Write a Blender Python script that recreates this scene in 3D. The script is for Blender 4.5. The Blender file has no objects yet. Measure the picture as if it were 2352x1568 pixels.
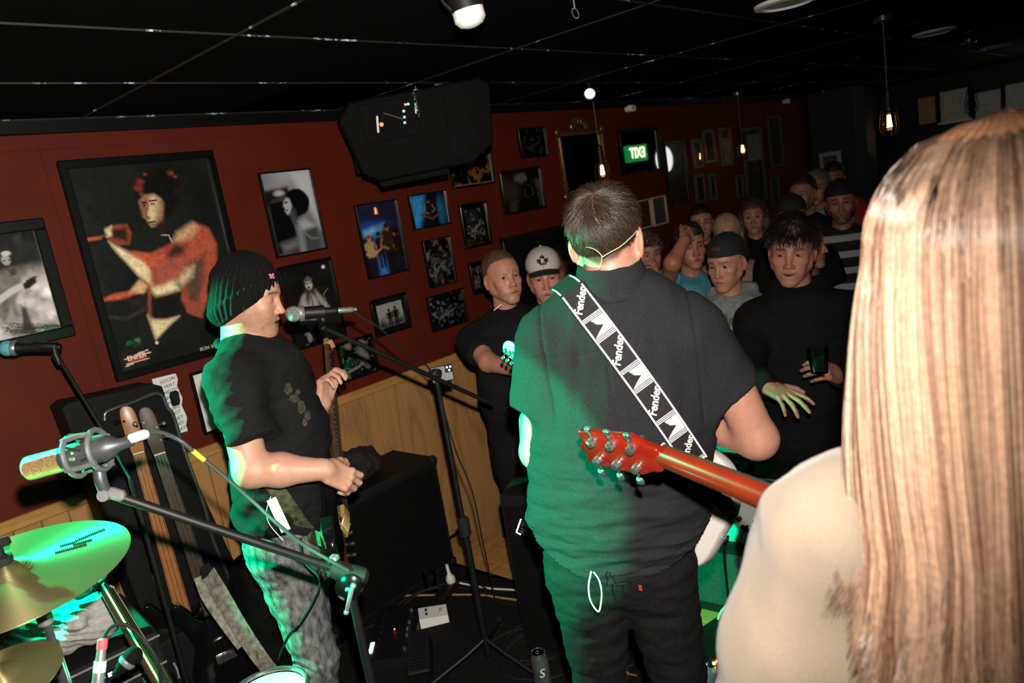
import bpy, bmesh, math, random
import numpy as np
from mathutils import Vector, Matrix
random.seed(7); rng = np.random.default_rng(7)
SC = bpy.context.scene
COL = SC.collection
PI = math.pi

# ------------------------------------------------------------------ camera
EYE = np.array([0.0, 0.0, 1.85])                      # camera, 1.85 m above the stage floor
FPX = 1715.0                                          # focal length in pixels of the 2352 x 1568 frame
RW = np.array([[0.64733913, -0.25020371, 0.71996538],
               [-0.74498171, -0.00804429, 0.66703639],
               [-0.16110337, -0.9681598, -0.19160457]])   # columns: camera right, down, forward in the room's axes
cam_d = bpy.data.cameras.new('camera'); cam = bpy.data.objects.new('camera', cam_d); COL.objects.link(cam)
cam_d.sensor_width = 36; cam_d.lens = FPX / 2352 * 36; cam_d.clip_start = 0.05; cam_d.clip_end = 60
m4 = np.eye(4); m4[:3, 0] = RW[:, 0]; m4[:3, 1] = -RW[:, 1]; m4[:3, 2] = -RW[:, 2]; m4[:3, 3] = EYE
cam.matrix_world = Matrix([list(r) for r in m4])
cam_d.dof.use_dof = True; cam_d.dof.focus_distance = 2.05; cam_d.dof.aperture_fstop = 4.5
SC.camera = cam
SC.view_settings.view_transform = 'Standard'; SC.view_settings.look = 'None'
SC.view_settings.exposure = 0.0; SC.view_settings.gamma = 1.0; SC.view_settings.use_curve_mapping = False

# ------------------------------------------------------------------ world and lights
wd = bpy.data.worlds.new('night'); SC.world = wd; wd.use_nodes = True
wd.node_tree.nodes['Background'].inputs[0].default_value = (0.6, 0.55, 0.5, 1)
wd.node_tree.nodes['Background'].inputs[1].default_value = 0.0004

def ray(px, py):
    return RW @ np.array([px - 1176.0, py - 784.0, FPX]) / FPX
def P(px, py, depth):
    return EYE + ray(px, py) * depth
WALL_Y = 3.2; CEIL_Z = 2.40; LOW = -0.25              # red wall, stage ceiling, audience floor (stage floor is z = 0)
def W(px, py, y=WALL_Y):
    r = ray(px, py); return EYE + r * (y / r[1])
def Cz(px, py, z=CEIL_Z):
    r = ray(px, py); return EYE + r * ((z - EYE[2]) / r[2])
Fl = lambda px, py, z=0.0: Cz(px, py, z)

def aim(o, target):
    d = Vector(target) - o.location
    o.rotation_euler = d.to_track_quat('-Z', 'Y').to_euler()
def spot(name, loc, target, energy, color, angle, blend, radius):
    l = bpy.data.lights.new(name, 'SPOT'); l.energy = energy; l.color = color
    l.spot_size = math.radians(angle); l.spot_blend = blend; l.shadow_soft_size = radius
    o = bpy.data.objects.new(name, l); COL.objects.link(o); o.location = Vector([float(v) for v in loc]); aim(o, [float(v) for v in target]); return o
# the photographer's flash, 12 cm above the lens, beam aimed a little left of the picture's centre
FLASH = EYE + RW[:, 1] * -0.125 + RW[:, 0] * 0.02
spot('camera_flash', FLASH, P(560, 800, 2.0), 425, (1.0, 0.92, 0.84), 121, 1.0, 0.016)
# green stage spotlight by the red wall; a second added for the guitarist's back
spot('green_spotlight', (0.10, 3.0, 1.95), (0.609, 2.299, 1.45), 1300, (0.0, 1.0, 0.42), 52, 0.15, 0.03)
spot('green_spotlight', (-0.90, 1.0, 2.10), (1.28, 1.27, 1.14), 1900, (0.0, 1.0, 0.42), 17.5, 0.08, 0.02)

# ------------------------------------------------------------------ materials
MATS = {}
def mat(name, color=(.5, .5, .5), rough=.5, metal=0., spec=.5, var=0., vscale=20., bump=0., bscale=80., emit=0., ecol=None,
        coat=0., stretch=(1, 1, 1), vc=False, sheen=0., trans=0., c2=None, alpha=1.):
    if name in MATS: return MATS[name]
    m = bpy.data.materials.new(name); m.use_nodes = True; nt = m.node_tree; N = nt.nodes; L = nt.links
    b = N['Principled BSDF']
    b.inputs['Base Color'].default_value = (*color, 1); b.inputs['Roughness'].default_value = rough
    b.inputs['Metallic'].default_value = metal; b.inputs['Specular IOR Level'].default_value = spec
    b.inputs['Coat Weight'].default_value = coat; b.inputs['Transmission Weight'].default_value = trans
    if sheen: b.inputs['Sheen Weight'].default_value = sheen
    if emit:
        b.inputs['Emission Color'].default_value = (*(ecol or color), 1); b.inputs['Emission Strength'].default_value = emit
    src = None
    if vc:
        a = N.new('ShaderNodeVertexColor'); a.layer_name = 'Col'; src = a.outputs['Color']
    if var or bump:
        tc = N.new('ShaderNodeTexCoord'); mp = N.new('ShaderNodeMapping'); L.new(tc.outputs['Object'], mp.inputs[0])
        mp.inputs['Scale'].default_value = stretch
    if var:
        nz = N.new('ShaderNodeTexNoise'); nz.inputs['Scale'].default_value = vscale; nz.inputs['Detail'].default_value = 5
        L.new(mp.outputs[0], nz.inputs[0])
        rp = N.new('ShaderNodeMapRange'); L.new(nz.outputs[0], rp.inputs[0])
        rp.inputs[1].default_value = .3; rp.inputs[2].default_value = .7
        rp.inputs[3].default_value = 1 - var; rp.inputs[4].default_value = 1 + var
        mx = N.new('ShaderNodeMix'); mx.data_type = 'RGBA'
        if c2:
            rp.inputs[3].default_value = 0; rp.inputs[4].default_value = 1
            L.new(rp.outputs[0], mx.inputs[0]); mx.inputs[6].default_value = (*color, 1); mx.inputs[7].default_value = (*c2, 1)
        else:
            mx.blend_type = 'MULTIPLY'; mx.inputs[0].default_value = 1
            mx.inputs[6].default_value = (*color, 1)
            if src: L.new(src, mx.inputs[6])
            L.new(rp.outputs[0], mx.inputs[7])
        src = mx.outputs[2]
    if src: L.new(src, b.inputs['Base Color'])
    if bump:
        n2 = N.new('ShaderNodeTexNoise'); n2.inputs['Scale'].default_value = bscale; n2.inputs['Detail'].default_value = 3
        L.new(mp.outputs[0], n2.inputs[0])
        bp = N.new('ShaderNodeBump'); bp.inputs['Strength'].default_value = bump; bp.inputs['Distance'].default_value = .004
        L.new(n2.outputs[0], bp.inputs['Height']); L.new(bp.outputs[0], b.inputs['Normal'])
    MATS[name] = m; return m
def srgb(r, g, b):
    f = lambda c: (c / 255 / 12.92) if c / 255 <= .04045 else ((c / 255 + .055) / 1.055) ** 2.4
    return (f(r), f(g), f(b))
def thin_glass(name='picture_glass', tint=(1, 1, 1), rough=.02, gain=1.0):
    if name in MATS: return MATS[name]
    m = bpy.data.materials.new(name); m.use_nodes = True; nt = m.node_tree; N = nt.nodes; L = nt.links
    N.remove(N['Principled BSDF']); o = N['Material Output']
    t = N.new('ShaderNodeBsdfTransparent'); t.inputs[0].default_value = (*tint, 1)
    g = N.new('ShaderNodeBsdfGlossy'); g.inputs['Roughness'].default_value = rough
    fr = N.new('ShaderNodeFresnel'); fr.inputs[0].default_value = 1.45
    ml = N.new('ShaderNodeMath'); ml.operation = 'MULTIPLY'; ml.inputs[1].default_value = gain; L.new(fr.outputs[0], ml.inputs[0])
    mx = N.new('ShaderNodeMixShader'); L.new(ml.outputs[0], mx.inputs[0]); L.new(t.outputs[0], mx.inputs[1]); L.new(g.outputs[0], mx.inputs[2])
    L.new(mx.outputs[0], o.inputs[0]); MATS[name] = m; return m

BLACK = mat('black_plastic', (.005, .005, .0055), .5, spec=.35, var=.25, vscale=40)
BLACKG = mat('black_gloss', (.004, .004, .004), .12, coat=.6, var=.1)
BLACKM = mat('black_matt', (.0028, .0028, .0028), .85, spec=.12, var=.3, vscale=30)
RUBBER = mat('rubber_black', (.008, .008, .008), .7, spec=.3, var=.2)
TOLEX = mat('black_vinyl_cover', (.0035, .0035, .0038), .65, spec=.25, var=.2, bump=.6, bscale=500)
CHROME = mat('chrome', (.6, .6, .61), .17, .95, var=.08)
STEEL = mat('worn_steel', (.42, .42, .43), .35, .75, var=.2, vscale=60)
GOLD = mat('gold_plate', (.8, .5, .2), .28, .75, var=.1)
WHITEP = mat('white_plastic', (.75, .74, .7), .35, var=.05)
WHITE = mat('white_paint', (.8, .79, .76), .4, var=.05)
PAPER = mat('white_paper', (.7, .7, .68), .8, spec=.2, var=.06, vscale=8)
INK = mat('black_ink', (.01, .01, .012), .7, var=.1)

# ------------------------------------------------------------------ mesh helpers
def frame_of(d, up=(0, 0, 1)):
    d = np.array(d, float); d /= np.linalg.norm(d); u = np.array(up, float)
    if abs(d @ u) > .98: u = np.array([1., 0, 0]) if abs(d[0]) < .9 else np.array([0, 1., 0])
    x = np.cross(u, d); x /= np.linalg.norm(x); y = np.cross(d, x); return x, y, d
def basis(o, x, y, z):
    m = np.eye(4); m[:3, 0] = x; m[:3, 1] = y; m[:3, 2] = z; m[:3, 3] = o; return m
def along(a, b, up=(0, 0, 1)):                        # local z runs from a to b
    a = np.array(a, float); b = np.array(b, float); x, y, z = frame_of(b - a, up); return basis(a, x, y, z)
def rotm(axis, ang):
    m = np.eye(4); m[:3, :3] = np.array(Matrix.Rotation(ang, 3, axis)); return m
def trans(v):
    m = np.eye(4); m[:3, 3] = v; return m
def xf(M, v):
    v = np.asarray(v, float).reshape(-1, 3); return v @ M[:3, :3].T + M[:3, 3]
def spline(pts, n=8, closed=False):
    p = np.array(pts, float); out = []; k = len(p)
    rngi = range(k if closed else k - 1)
    for i in rngi:
        p0 = p[(i - 1) % k] if closed or i > 0 else 2 * p[0] - p[1]
        p1 = p[i]; p2 = p[(i + 1) % k]
        p3 = p[(i + 2) % k] if closed or i + 2 < k else 2 * p[-1] - p[-2]
        for j in range(n):
            t = j / n
            out.append(.5 * ((2 * p1) + (-p0 + p2) * t + (2 * p0 - 5 * p1 + 4 * p2 - p3) * t * t + (-p0 + 3 * p1 - 3 * p2 + p3) * t ** 3))
    if not closed: out.append(p[-1])
    return np.array(out)

class MB:
    def __init__(s): s.v = []; s.f = []; s.n = 0
    def raw(s, v, f, M=None):
        v = np.asarray(v, float).reshape(-1, 3)
        if M is not None: v = xf(M, v)
        s.v.append(v); s.f += [tuple(int(i) + s.n for i in q) for q in f]; s.n += len(v); return s
    def box(s, size, M=None, c=(0, 0, 0), bev=0.):
        hx, hy, hz = [q / 2 for q in size]; cx, cy, cz = c
        if bev <= 0:
            v = [(cx + a * hx, cy + b * hy, cz + d * hz) for a in (-1, 1) for b in (-1, 1) for d in (-1, 1)]
            f = [(0, 1, 3, 2), (4, 6, 7, 5), (0, 4, 5, 1), (2, 3, 7, 6), (0, 2, 6, 4), (1, 5, 7, 3)]
            return s.raw(v, f, M)
        bev = min(bev, hx * .98, hy * .98, hz * .98)
        v = []; idx = {}
        for a in (-1, 1):
            for b in (-1, 1):
                for d in (-1, 1):
                    for ax in range(3):
                        q = [a * (hx - bev), b * (hy - bev), d * (hz - bev)]
                        q[ax] = (a * hx, b * hy, d * hz)[ax]
                        idx[(a, b, d, ax)] = len(v); v.append((q[0] + cx, q[1] + cy, q[2] + cz))
        f = []
        for ax in range(3):
            o1, o2 = [i for i in range(3) if i != ax]
            for sgn in (-1, 1):
                q = []
                for (p1, p2) in ((-1, -1), (1, -1), (1, 1), (-1, 1)):
                    k = [0, 0, 0]; k[ax] = sgn; k[o1] = p1; k[o2] = p2; q.append(idx[(*k, ax)])
                flip = (sgn > 0) == (ax == 1)
                f.append(tuple(q[::-1]) if flip else tuple(q))
            for p1 in (-1, 1):
                for p2 in (-1, 1):
                    k0 = [0, 0, 0]; k1 = [0, 0, 0]; k0[ax] = -1; k1[ax] = 1
                    k0[o1] = k1[o1] = p1; k0[o2] = k1[o2] = p2
                    q = (idx[(*k0, o1)], idx[(*k1, o1)], idx[(*k1, o2)], idx[(*k0, o2)])
                    f.append(q)
        for a in (-1, 1):
            for b in (-1, 1):
                for d in (-1, 1):
                    f.append((idx[(a, b, d, 0)], idx[(a, b, d, 1)], idx[(a, b, d, 2)]))
        return s.raw(v, f, M)
    def tube(s, pts, r, n=8, caps=True, flat=None):
        p = np.array(pts, float); k = len(p); r = np.broadcast_to(np.array(r, float), (k,))
        t = np.gradient(p, axis=0); t /= np.maximum(np.linalg.norm(t, axis=1, keepdims=True), 1e-9)
        x, y, _ = frame_of(t[0]); v = []
        for i in range(k):
            x = x - t[i] * (x @ t[i]); x /= max(np.linalg.norm(x), 1e-9); y = np.cross(t[i], x)
            for j in range(n):
                a = 2 * PI * j / n; v.append(p[i] + r[i] * (math.cos(a) * x + math.sin(a) * y * (flat or 1)))
        f = [(i * n + j, i * n + (j + 1) % n, (i + 1) * n + (j + 1) % n, (i + 1) * n + j) for i in range(k - 1) for j in range(n)]
        if caps: f += [tuple(range(n))[::-1], tuple((k - 1) * n + j for j in range(n))]
        return s.raw(v, f)
    def rod(s, a, b, r, r2=None, n=12):
        return s.tube([a, b], [r, r if r2 is None else r2], n)
    def lathe(s, prof, n=24, M=None, caps=True):       # prof: (radius, z)
        v = []; k = len(prof)
        for (r, z) in prof:
            for j in range(n): a = 2 * PI * j / n; v.append((r * math.cos(a), r * math.sin(a), z))
        f = [(i * n + j, i * n + (j + 1) % n, (i + 1) * n + (j + 1) % n, (i + 1) * n + j) for i in range(k - 1) for j in range(n)]
        if caps: f += [tuple(range(n))[::-1], tuple((k - 1) * n + j for j in range(n))]
        return s.raw(v, f, M)
    def ball(s, c, r, n=12, M=None):
        r = np.broadcast_to(np.array(r, float), (3,)); v = []; m = max(6, n // 2 + 1)
        for i in range(m + 1):
            th = PI * i / m
            for j in range(n): a = 2 * PI * j / n; v.append((c[0] + r[0] * math.sin(th) * math.cos(a), c[1] + r[1] * math.sin(th) * math.sin(a), c[2] - r[2] * math.cos(th)))
        f = [(i * n + j, i * n + (j + 1) % n, (i + 1) * n + (j + 1) % n, (i + 1) * n + j) for i in range(m) for j in range(n)]
        return s.raw(v, f, M)
    def torus(s, c, R_, r, M=None, n=20, m=8, a0=0., a1=2 * PI):
        full = abs(a1 - a0 - 2 * PI) < 1e-6; k = n if full else n + 1
        pts = [(c[0] + R_ * math.cos(a0 + (a1 - a0) * i / n), c[1] + R_ * math.sin(a0 + (a1 - a0) * i / n), c[2]) for i in range(k)]
        v = []
        for i, q in enumerate(pts):
            a = a0 + (a1 - a0) * i / n
            for j in range(m):
                b = 2 * PI * j / m
                v.append((q[0] + r * math.cos(b) * math.cos(a), q[1] + r * math.cos(b) * math.sin(a), q[2] + r * math.sin(b)))
        f = [(i * m + j, ((i + 1) % k) * m + j, ((i + 1) % k) * m + (j + 1) % m, i * m + (j + 1) % m) for i in range(n) for j in range(m)]
        return s.raw(v, f, M)
    def prism(s, poly, z0, z1, M=None):                # outline in local xy, extruded z0..z1
        n = len(poly); v = [(x, y, z0) for x, y in poly] + [(x, y, z1) for x, y in poly]
        f = [tuple(range(n))[::-1], tuple(range(n, 2 * n))] + [(i, (i + 1) % n, n + (i + 1) % n, n + i) for i in range(n)]
        return s.raw(v, f, M)
    def bevprism(s, poly, z0, z1, bev, M=None):        # prism with rounded rim
        p = np.array(poly, float); n = len(p)
        e = np.roll(p, -1, 0) - np.roll(p, 1, 0); nr = np.stack([e[:, 1], -e[:, 0]], 1); nr /= np.maximum(np.linalg.norm(nr, axis=1, keepdims=True), 1e-9)
        area = .5 * np.sum(p[:, 0] * np.roll(p[:, 1], -1) - np.roll(p[:, 0], -1) * p[:, 1])
        if area < 0: nr = -nr
        rings = [(bev, z0), (bev * .3, z0 + bev * .3), (0, z0 + bev), (0, z1 - bev), (bev * .3, z1 - bev * .3), (bev, z1)]
        v = []
        for ins, z in rings: v += [(x, y, z) for x, y in p - nr * ins]
        f = [tuple(range(n))[::-1], tuple(range(5 * n, 6 * n))] + [(i * n + j, i * n + (j + 1) % n, (i + 1) * n + (j + 1) % n, (i + 1) * n + j) for i in range(5) for j in range(n)]
        return s.raw(v, f, M)
    def ribbon(s, pts, width, nrm, th=.002):           # strip of given width along pts; nrm = face normal(s)
        p = np.array(pts, float); nn = np.broadcast_to(np.array(nrm, float), p.shape)
        t = np.gradient(p, axis=0); w = np.cross(t, nn); w /= np.maximum(np.linalg.norm(w, axis=1, keepdims=True), 1e-9)
        nn = np.cross(w, t); nn = nn / np.maximum(np.linalg.norm(nn, axis=1, keepdims=True), 1e-9)
        wd_ = np.broadcast_to(np.array(width, float), (len(p),))[:, None] / 2
        v = np.stack([p - w * wd_ - nn * th / 2, p + w * wd_ - nn * th / 2, p + w * wd_ + nn * th / 2, p - w * wd_ + nn * th / 2], 1).reshape(-1, 3)
        k = len(p); f = [(i * 4 + j, i * 4 + (j + 1) % 4, (i + 1) * 4 + (j + 1) % 4, (i + 1) * 4 + j) for i in range(k - 1) for j in range(4)]
        f += [(0, 3, 2, 1), tuple((k - 1) * 4 + j for j in range(4))]
        return s.raw(v, f)

def mesh_of(name, v, f, m, smooth=True, cols=None, angle=38):
    me = bpy.data.meshes.new(name)
    v = np.ascontiguousarray(v, dtype=np.float32)
    if isinstance(f, np.ndarray):
        k = f.shape[1]; me.vertices.add(len(v)); me.vertices.foreach_set('co', v.ravel())
        me.loops.add(f.size); me.polygons.add(len(f))
        me.loops.foreach_set('vertex_index', np.ascontiguousarray(f, dtype=np.int32).ravel())
        me.polygons.foreach_set('loop_start', np.arange(0, f.size, k, dtype=np.int32))
        me.update(calc_edges=True); me.validate()
    else:
        me.from_pydata(v.tolist(), [], f); me.update()
    if cols is not None:
        a = me.color_attributes.new('Col', 'FLOAT_COLOR', 'POINT')
        c = np.ones((len(v), 4), np.float32); c[:, :3] = cols; a.data.foreach_set('color', c.ravel())
    if smooth:
        me.polygons.foreach_set('use_smooth', np.ones(len(me.polygons), bool))
        if angle and len(me.polygons) < 60000: me.set_sharp_from_angle(angle=math.radians(angle))
    if m is not None: me.materials.append(m)
    return me
def tag(o, label=None, cat=None, group=None, kind=None):
    if label: o['label'] = label
    if cat: o['category'] = cat
    if group: o['group'] = group
    if kind: o['kind'] = kind
    return o
def thing(name, label, cat, loc, group=None):
    o = bpy.data.objects.new(name, None); COL.objects.link(o); o.location = [float(q) for q in loc]
    o.empty_display_size = .05; return tag(o, label, cat, group)
ORG = {}
def origin(o):
    p = np.zeros(3)
    while o is not None: p = p + np.array(o.location); o = o.parent
    return p
def part(parent, name, mb, m, smooth=True, cols=None, label=None, angle=38, kind=None):
    """mb: MB or (verts, faces), in room coordinates; linked as ONE mesh object under parent"""
    if isinstance(mb, MB): v = np.concatenate(mb.v); f = mb.f
    else: v, f = mb
    o = bpy.data.objects.new(name, mesh_of(name, np.asarray(v) - origin(parent), f, m, smooth, cols, angle))
    COL.objects.link(o); o.parent = parent
    return tag(o, label, None, None, kind)
def single(name, mb, m, label=None, cat=None, group=None, kind=None, smooth=True, cols=None, angle=38):
    if isinstance(mb, MB): v = np.concatenate(mb.v); f = mb.f
    else: v, f = mb
    v = np.asarray(v); lo, hi = v.min(0), v.max(0); c = np.array([(lo[0] + hi[0]) / 2, (lo[1] + hi[1]) / 2, lo[2]])
    o = bpy.data.objects.new(name, mesh_of(name, v - c, f, m, smooth, cols, angle)); COL.objects.link(o); o.location = [float(q) for q in c]
    return tag(o, label, cat, group, kind)
def dupe(o, loc, parent=None, **k):
    c = o.copy(); COL.objects.link(c); c.location = loc; c.parent = parent; return tag(c, **k)
def text_geo(s, size, shear=0., extrude=.0004, align='CENTER', weight=0.):
    cu = bpy.data.curves.new('lettering', 'FONT'); cu.body = s; cu.size = size; cu.shear = shear; cu.extrude = extrude
    cu.align_x = align; cu.align_y = 'CENTER'; cu.offset = weight; cu.resolution_u = 3
    o = bpy.data.objects.new('lettering', cu); me = o.to_mesh()
    v = np.array([tuple(q.co) for q in me.vertices]); f = [tuple(p.vertices) for p in me.polygons]
    o.to_mesh_clear(); bpy.data.objects.remove(o); bpy.data.curves.remove(cu); return v, f
def text_on(mb, s, size, M, **k):
    v, f = text_geo(s, size, **k); return mb.raw(v, f, M)

# ------------------------------------------------------------------ smooth noise and signed distance fields
_LAT = np.random.default_rng(3).random((32, 32, 32)).astype(np.float32)
def vnoise(p):
    p = np.asarray(p, np.float32); i = np.floor(p).astype(int); f = p - i; f = f * f * (3 - 2 * f)
    out = 0
    for a in (0, 1):
        wx = f[:, 0] if a else 1 - f[:, 0]
        for b in (0, 1):
            wy = f[:, 1] if b else 1 - f[:, 1]
            for c in (0, 1):
                wz = f[:, 2] if c else 1 - f[:, 2]
                out = out + wx * wy * wz * _LAT[(i[:, 0] + a) & 31, (i[:, 1] + b) & 31, (i[:, 2] + c) & 31]
    return out * 2 - 1
def fbm(p, o=3):
    p = np.asarray(p, float); return sum(vnoise(p * 2 ** i + 7.3 * i) * .5 ** i for i in range(o))

class Field:
    """solid built from smoothly blended primitives on a grid; mesh() gives one continuous surface"""
    def __init__(s, lo, hi, h):
        s.lo = np.array(lo, float); s.h = h; n = np.ceil((np.array(hi, float) - s.lo) / h).astype(int) + 1
        s.ax = [s.lo[i] + h * np.arange(n[i]) for i in range(3)]; s.n = n; s.d = np.full(n, 9., np.float32); s.M = np.eye(4); s.stack = []
    def _op(s, fn, lo, hi, k, sub):
        mg = max(4 * s.h, k * 1.3) + .004
        cs = np.array([(a, b, c) for a in (lo[0], hi[0]) for b in (lo[1], hi[1]) for c in (lo[2], hi[2])], float)
        w = xf(s.M, cs); a = np.floor((w.min(0) - mg - s.lo) / s.h).astype(int); b = np.ceil((w.max(0) + mg - s.lo) / s.h).astype(int) + 1
        a = np.clip(a, 0, s.n); b = np.clip(b, 0, s.n)
        if (b <= a).any(): return s
        X = s.ax[0][a[0]:b[0], None, None] - s.M[0, 3]; Y = s.ax[1][None, a[1]:b[1], None] - s.M[1, 3]; Z = s.ax[2][None, None, a[2]:b[2]] - s.M[2, 3]
        m = s.M[:3, :3]
        v = fn(X * m[0, 0] + Y * m[1, 0] + Z * m[2, 0], X * m[0, 1] + Y * m[1, 1] + Z * m[2, 1], X * m[0, 2] + Y * m[1, 2] + Z * m[2, 2]).astype(np.float32)
        sl = (slice(a[0], b[0]), slice(a[1], b[1]), slice(a[2], b[2])); c = s.d[sl]; k = max(k, 1e-5)
        if sub:
            t = np.clip(.5 - .5 * (c + v) / k, 0, 1); s.d[sl] = c * (1 - t) - v * t + k * t * (1 - t)
        else:
            t = np.clip(.5 + .5 * (c - v) / k, 0, 1); s.d[sl] = c * (1 - t) + v * t - k * t * (1 - t)
        return s
    def ell(s, c, r, k=.01, sub=False, M=None):
        c = np.array(c, float); r = np.array(r, float)
        if M is not None:
            s.push(trans(c) @ M); c = np.zeros(3)
        def fn(x, y, z):
            x = x - c[0]; y = y - c[1]; z = z - c[2]
            k0 = np.sqrt((x / r[0]) ** 2 + (y / r[1]) ** 2 + (z / r[2]) ** 2)
            k1 = np.sqrt((x / r[0] ** 2) ** 2 + (y / r[1] ** 2) ** 2 + (z / r[2] ** 2) ** 2)
            return k0 * (k0 - 1) / np.maximum(k1, 1e-6)
        s._op(fn, c - r, c + r, k, sub)
        if M is not None: s.pop()
        return s
    def cone(s, a, b, ra, rb=None, k=.01, sub=False, flat=None):
        """tapered capsule from a to b; flat=(axis vector, factor) squeezes the section along that axis"""
        a = np.array(a, float); b = np.array(b, float); rb = ra if rb is None else rb; ab = b - a; L2 = max(ab @ ab, 1e-12)
        r = max(ra, rb)
        if flat is not None:
            fa = np.array(flat[0], float); fa /= np.linalg.norm(fa); q = 1 / flat[1] - 1
        def fn(x, y, z):
            x = x - a[0]; y = y - a[1]; z = z - a[2]
            t = np.clip((x * ab[0] + y * ab[1] + z * ab[2]) / L2, 0, 1)
            x = x - t * ab[0]; y = y - t * ab[1]; z = z - t * ab[2]
            if flat is not None:
                e = (x * fa[0] + y * fa[1] + z * fa[2]) * q; x = x + e * fa[0]; y = y + e * fa[1]; z = z + e * fa[2]
                dd = np.sqrt(x * x + y * y + z * z) - (ra + t * (rb - ra)); return np.where(dd > 0, dd * min(flat[1], 1), dd * min(flat[1], 1))
            return np.sqrt(x * x + y * y + z * z) - (ra + t * (rb - ra))
        return s._op(fn, np.minimum(a, b) - r, np.maximum(a, b) + r, k, sub)
    def chain(s, pts, rs, k=.01, flat=None):
        for i in range(len(pts) - 1): s.cone(pts[i], pts[i + 1], rs[i], rs[i + 1], k, flat=flat)
        return s
    def box(s, c, half, rad=.01, k=.005, sub=False, M=None):
        c = np.array(c, float); hf = np.array(half, float) - rad
        if M is not None: s.push(trans(c) @ M); c = np.zeros(3)
        def fn(x, y, z):
            x = np.abs(x - c[0]) - hf[0]; y = np.abs(y - c[1]) - hf[1]; z = np.abs(z - c[2]) - hf[2]
            return np.sqrt(np.maximum(x, 0) ** 2 + np.maximum(y, 0) ** 2 + np.maximum(z, 0) ** 2) + np.minimum(np.maximum(x, np.maximum(y, z)), 0) - rad
        s._op(fn, c - hf - rad, c + hf + rad, k, sub)
        if M is not None: s.pop()
        return s
    def push(s, M): s.stack.append(s.M); s.M = s.M @ M; return s
    def pop(s): s.M = s.stack.pop(); return s
    def mesh(s):
        d = np.clip(s.d, -4 * s.h, 4 * s.h); b = d < 0
        cnt = np.zeros(s.n - 1, np.int8)
        offs = [(i, j, k) for i in (0, 1) for j in (0, 1) for k in (0, 1)]
        for (i, j, k) in offs: cnt += b[i:s.n[0] - 1 + i, j:s.n[1] - 1 + j, k:s.n[2] - 1 + k]
        I = np.argwhere((cnt > 0) & (cnt < 8)); idx = np.full(s.n - 1, -1, np.int32); idx[tuple(I.T)] = np.arange(len(I))
        val = np.stack([d[I[:, 0] + i, I[:, 1] + j, I[:, 2] + k] for (i, j, k) in offs], 1)
        acc = np.zeros((len(I), 3)); num = np.zeros(len(I)); O = np.array(offs, float)
        for a in range(8):
            for c in range(a + 1, 8):
                if np.abs(O[a] - O[c]).sum() != 1: continue
                va, vb = val[:, a], val[:, c]; mk = (va < 0) != (vb < 0); t = np.where(mk, va / np.where(mk, va - vb, 1), 0)
                acc += np.where(mk[:, None], O[a] + t[:, None] * (O[c] - O[a]), 0); num += mk
        v = s.lo + s.h * (I + acc / num[:, None]); F = []
        for ax in range(3):
            o1, o2 = (ax + 1) % 3, (ax + 2) % 3
            sl0 = [slice(1, -1)] * 3; sl0[ax] = slice(0, -1); sl1 = list(sl0); sl1[ax] = slice(1, None)
            A = b[tuple(sl0)]; B = b[tuple(sl1)]
            for sgn in (0, 1):
                E = np.argwhere((A & ~B) if sgn == 0 else (~A & B))
                if not len(E): continue
                base = E + 1; base[:, ax] -= 1
                q = []
                for (p1, p2) in ((-1, -1), (0, -1), (0, 0), (-1, 0)):
                    c = base.copy(); c[:, o1] += p1; c[:, o2] += p2; q.append(idx[c[:, 0], c[:, 1], c[:, 2]])
                q = np.stack(q, 1); F.append(q if sgn == 0 else q[:, ::-1])
        return v, np.concatenate(F)
def normals(v, f):
    n = np.zeros_like(v); a = v[f[:, 0]]; c = np.cross(v[f[:, 2]] - a, v[f[:, 3]] - v[f[:, 1]])
    for i in range(4): np.add.at(n, f[:, i], c)
    return n / np.maximum(np.linalg.norm(n, axis=1, keepdims=True), 1e-12)
def relax(v, f, it=1, lam=.5):
    e = np.concatenate([f[:, [0, 1]], f[:, [1, 2]], f[:, [2, 3]], f[:, [3, 0]]])
    for _ in range(it):
        s = np.zeros_like(v); c = np.zeros(len(v))
        for k in range(3): s[:, k] = np.bincount(e[:, 0], v[e[:, 1], k], len(v)) + np.bincount(e[:, 1], v[e[:, 0], k], len(v))
        c = np.bincount(e[:, 0], minlength=len(v)) + np.bincount(e[:, 1], minlength=len(v))
        v = v * (1 - lam) + lam * s / np.maximum(c, 1)[:, None]
    return v
def keep(v, f, mask):                                  # drop faces whose vertices are all masked out
    k = mask[f].any(1); f = f[k]; u, inv = np.unique(f, return_inverse=True); return v[u], inv.reshape(f.shape), u
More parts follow.
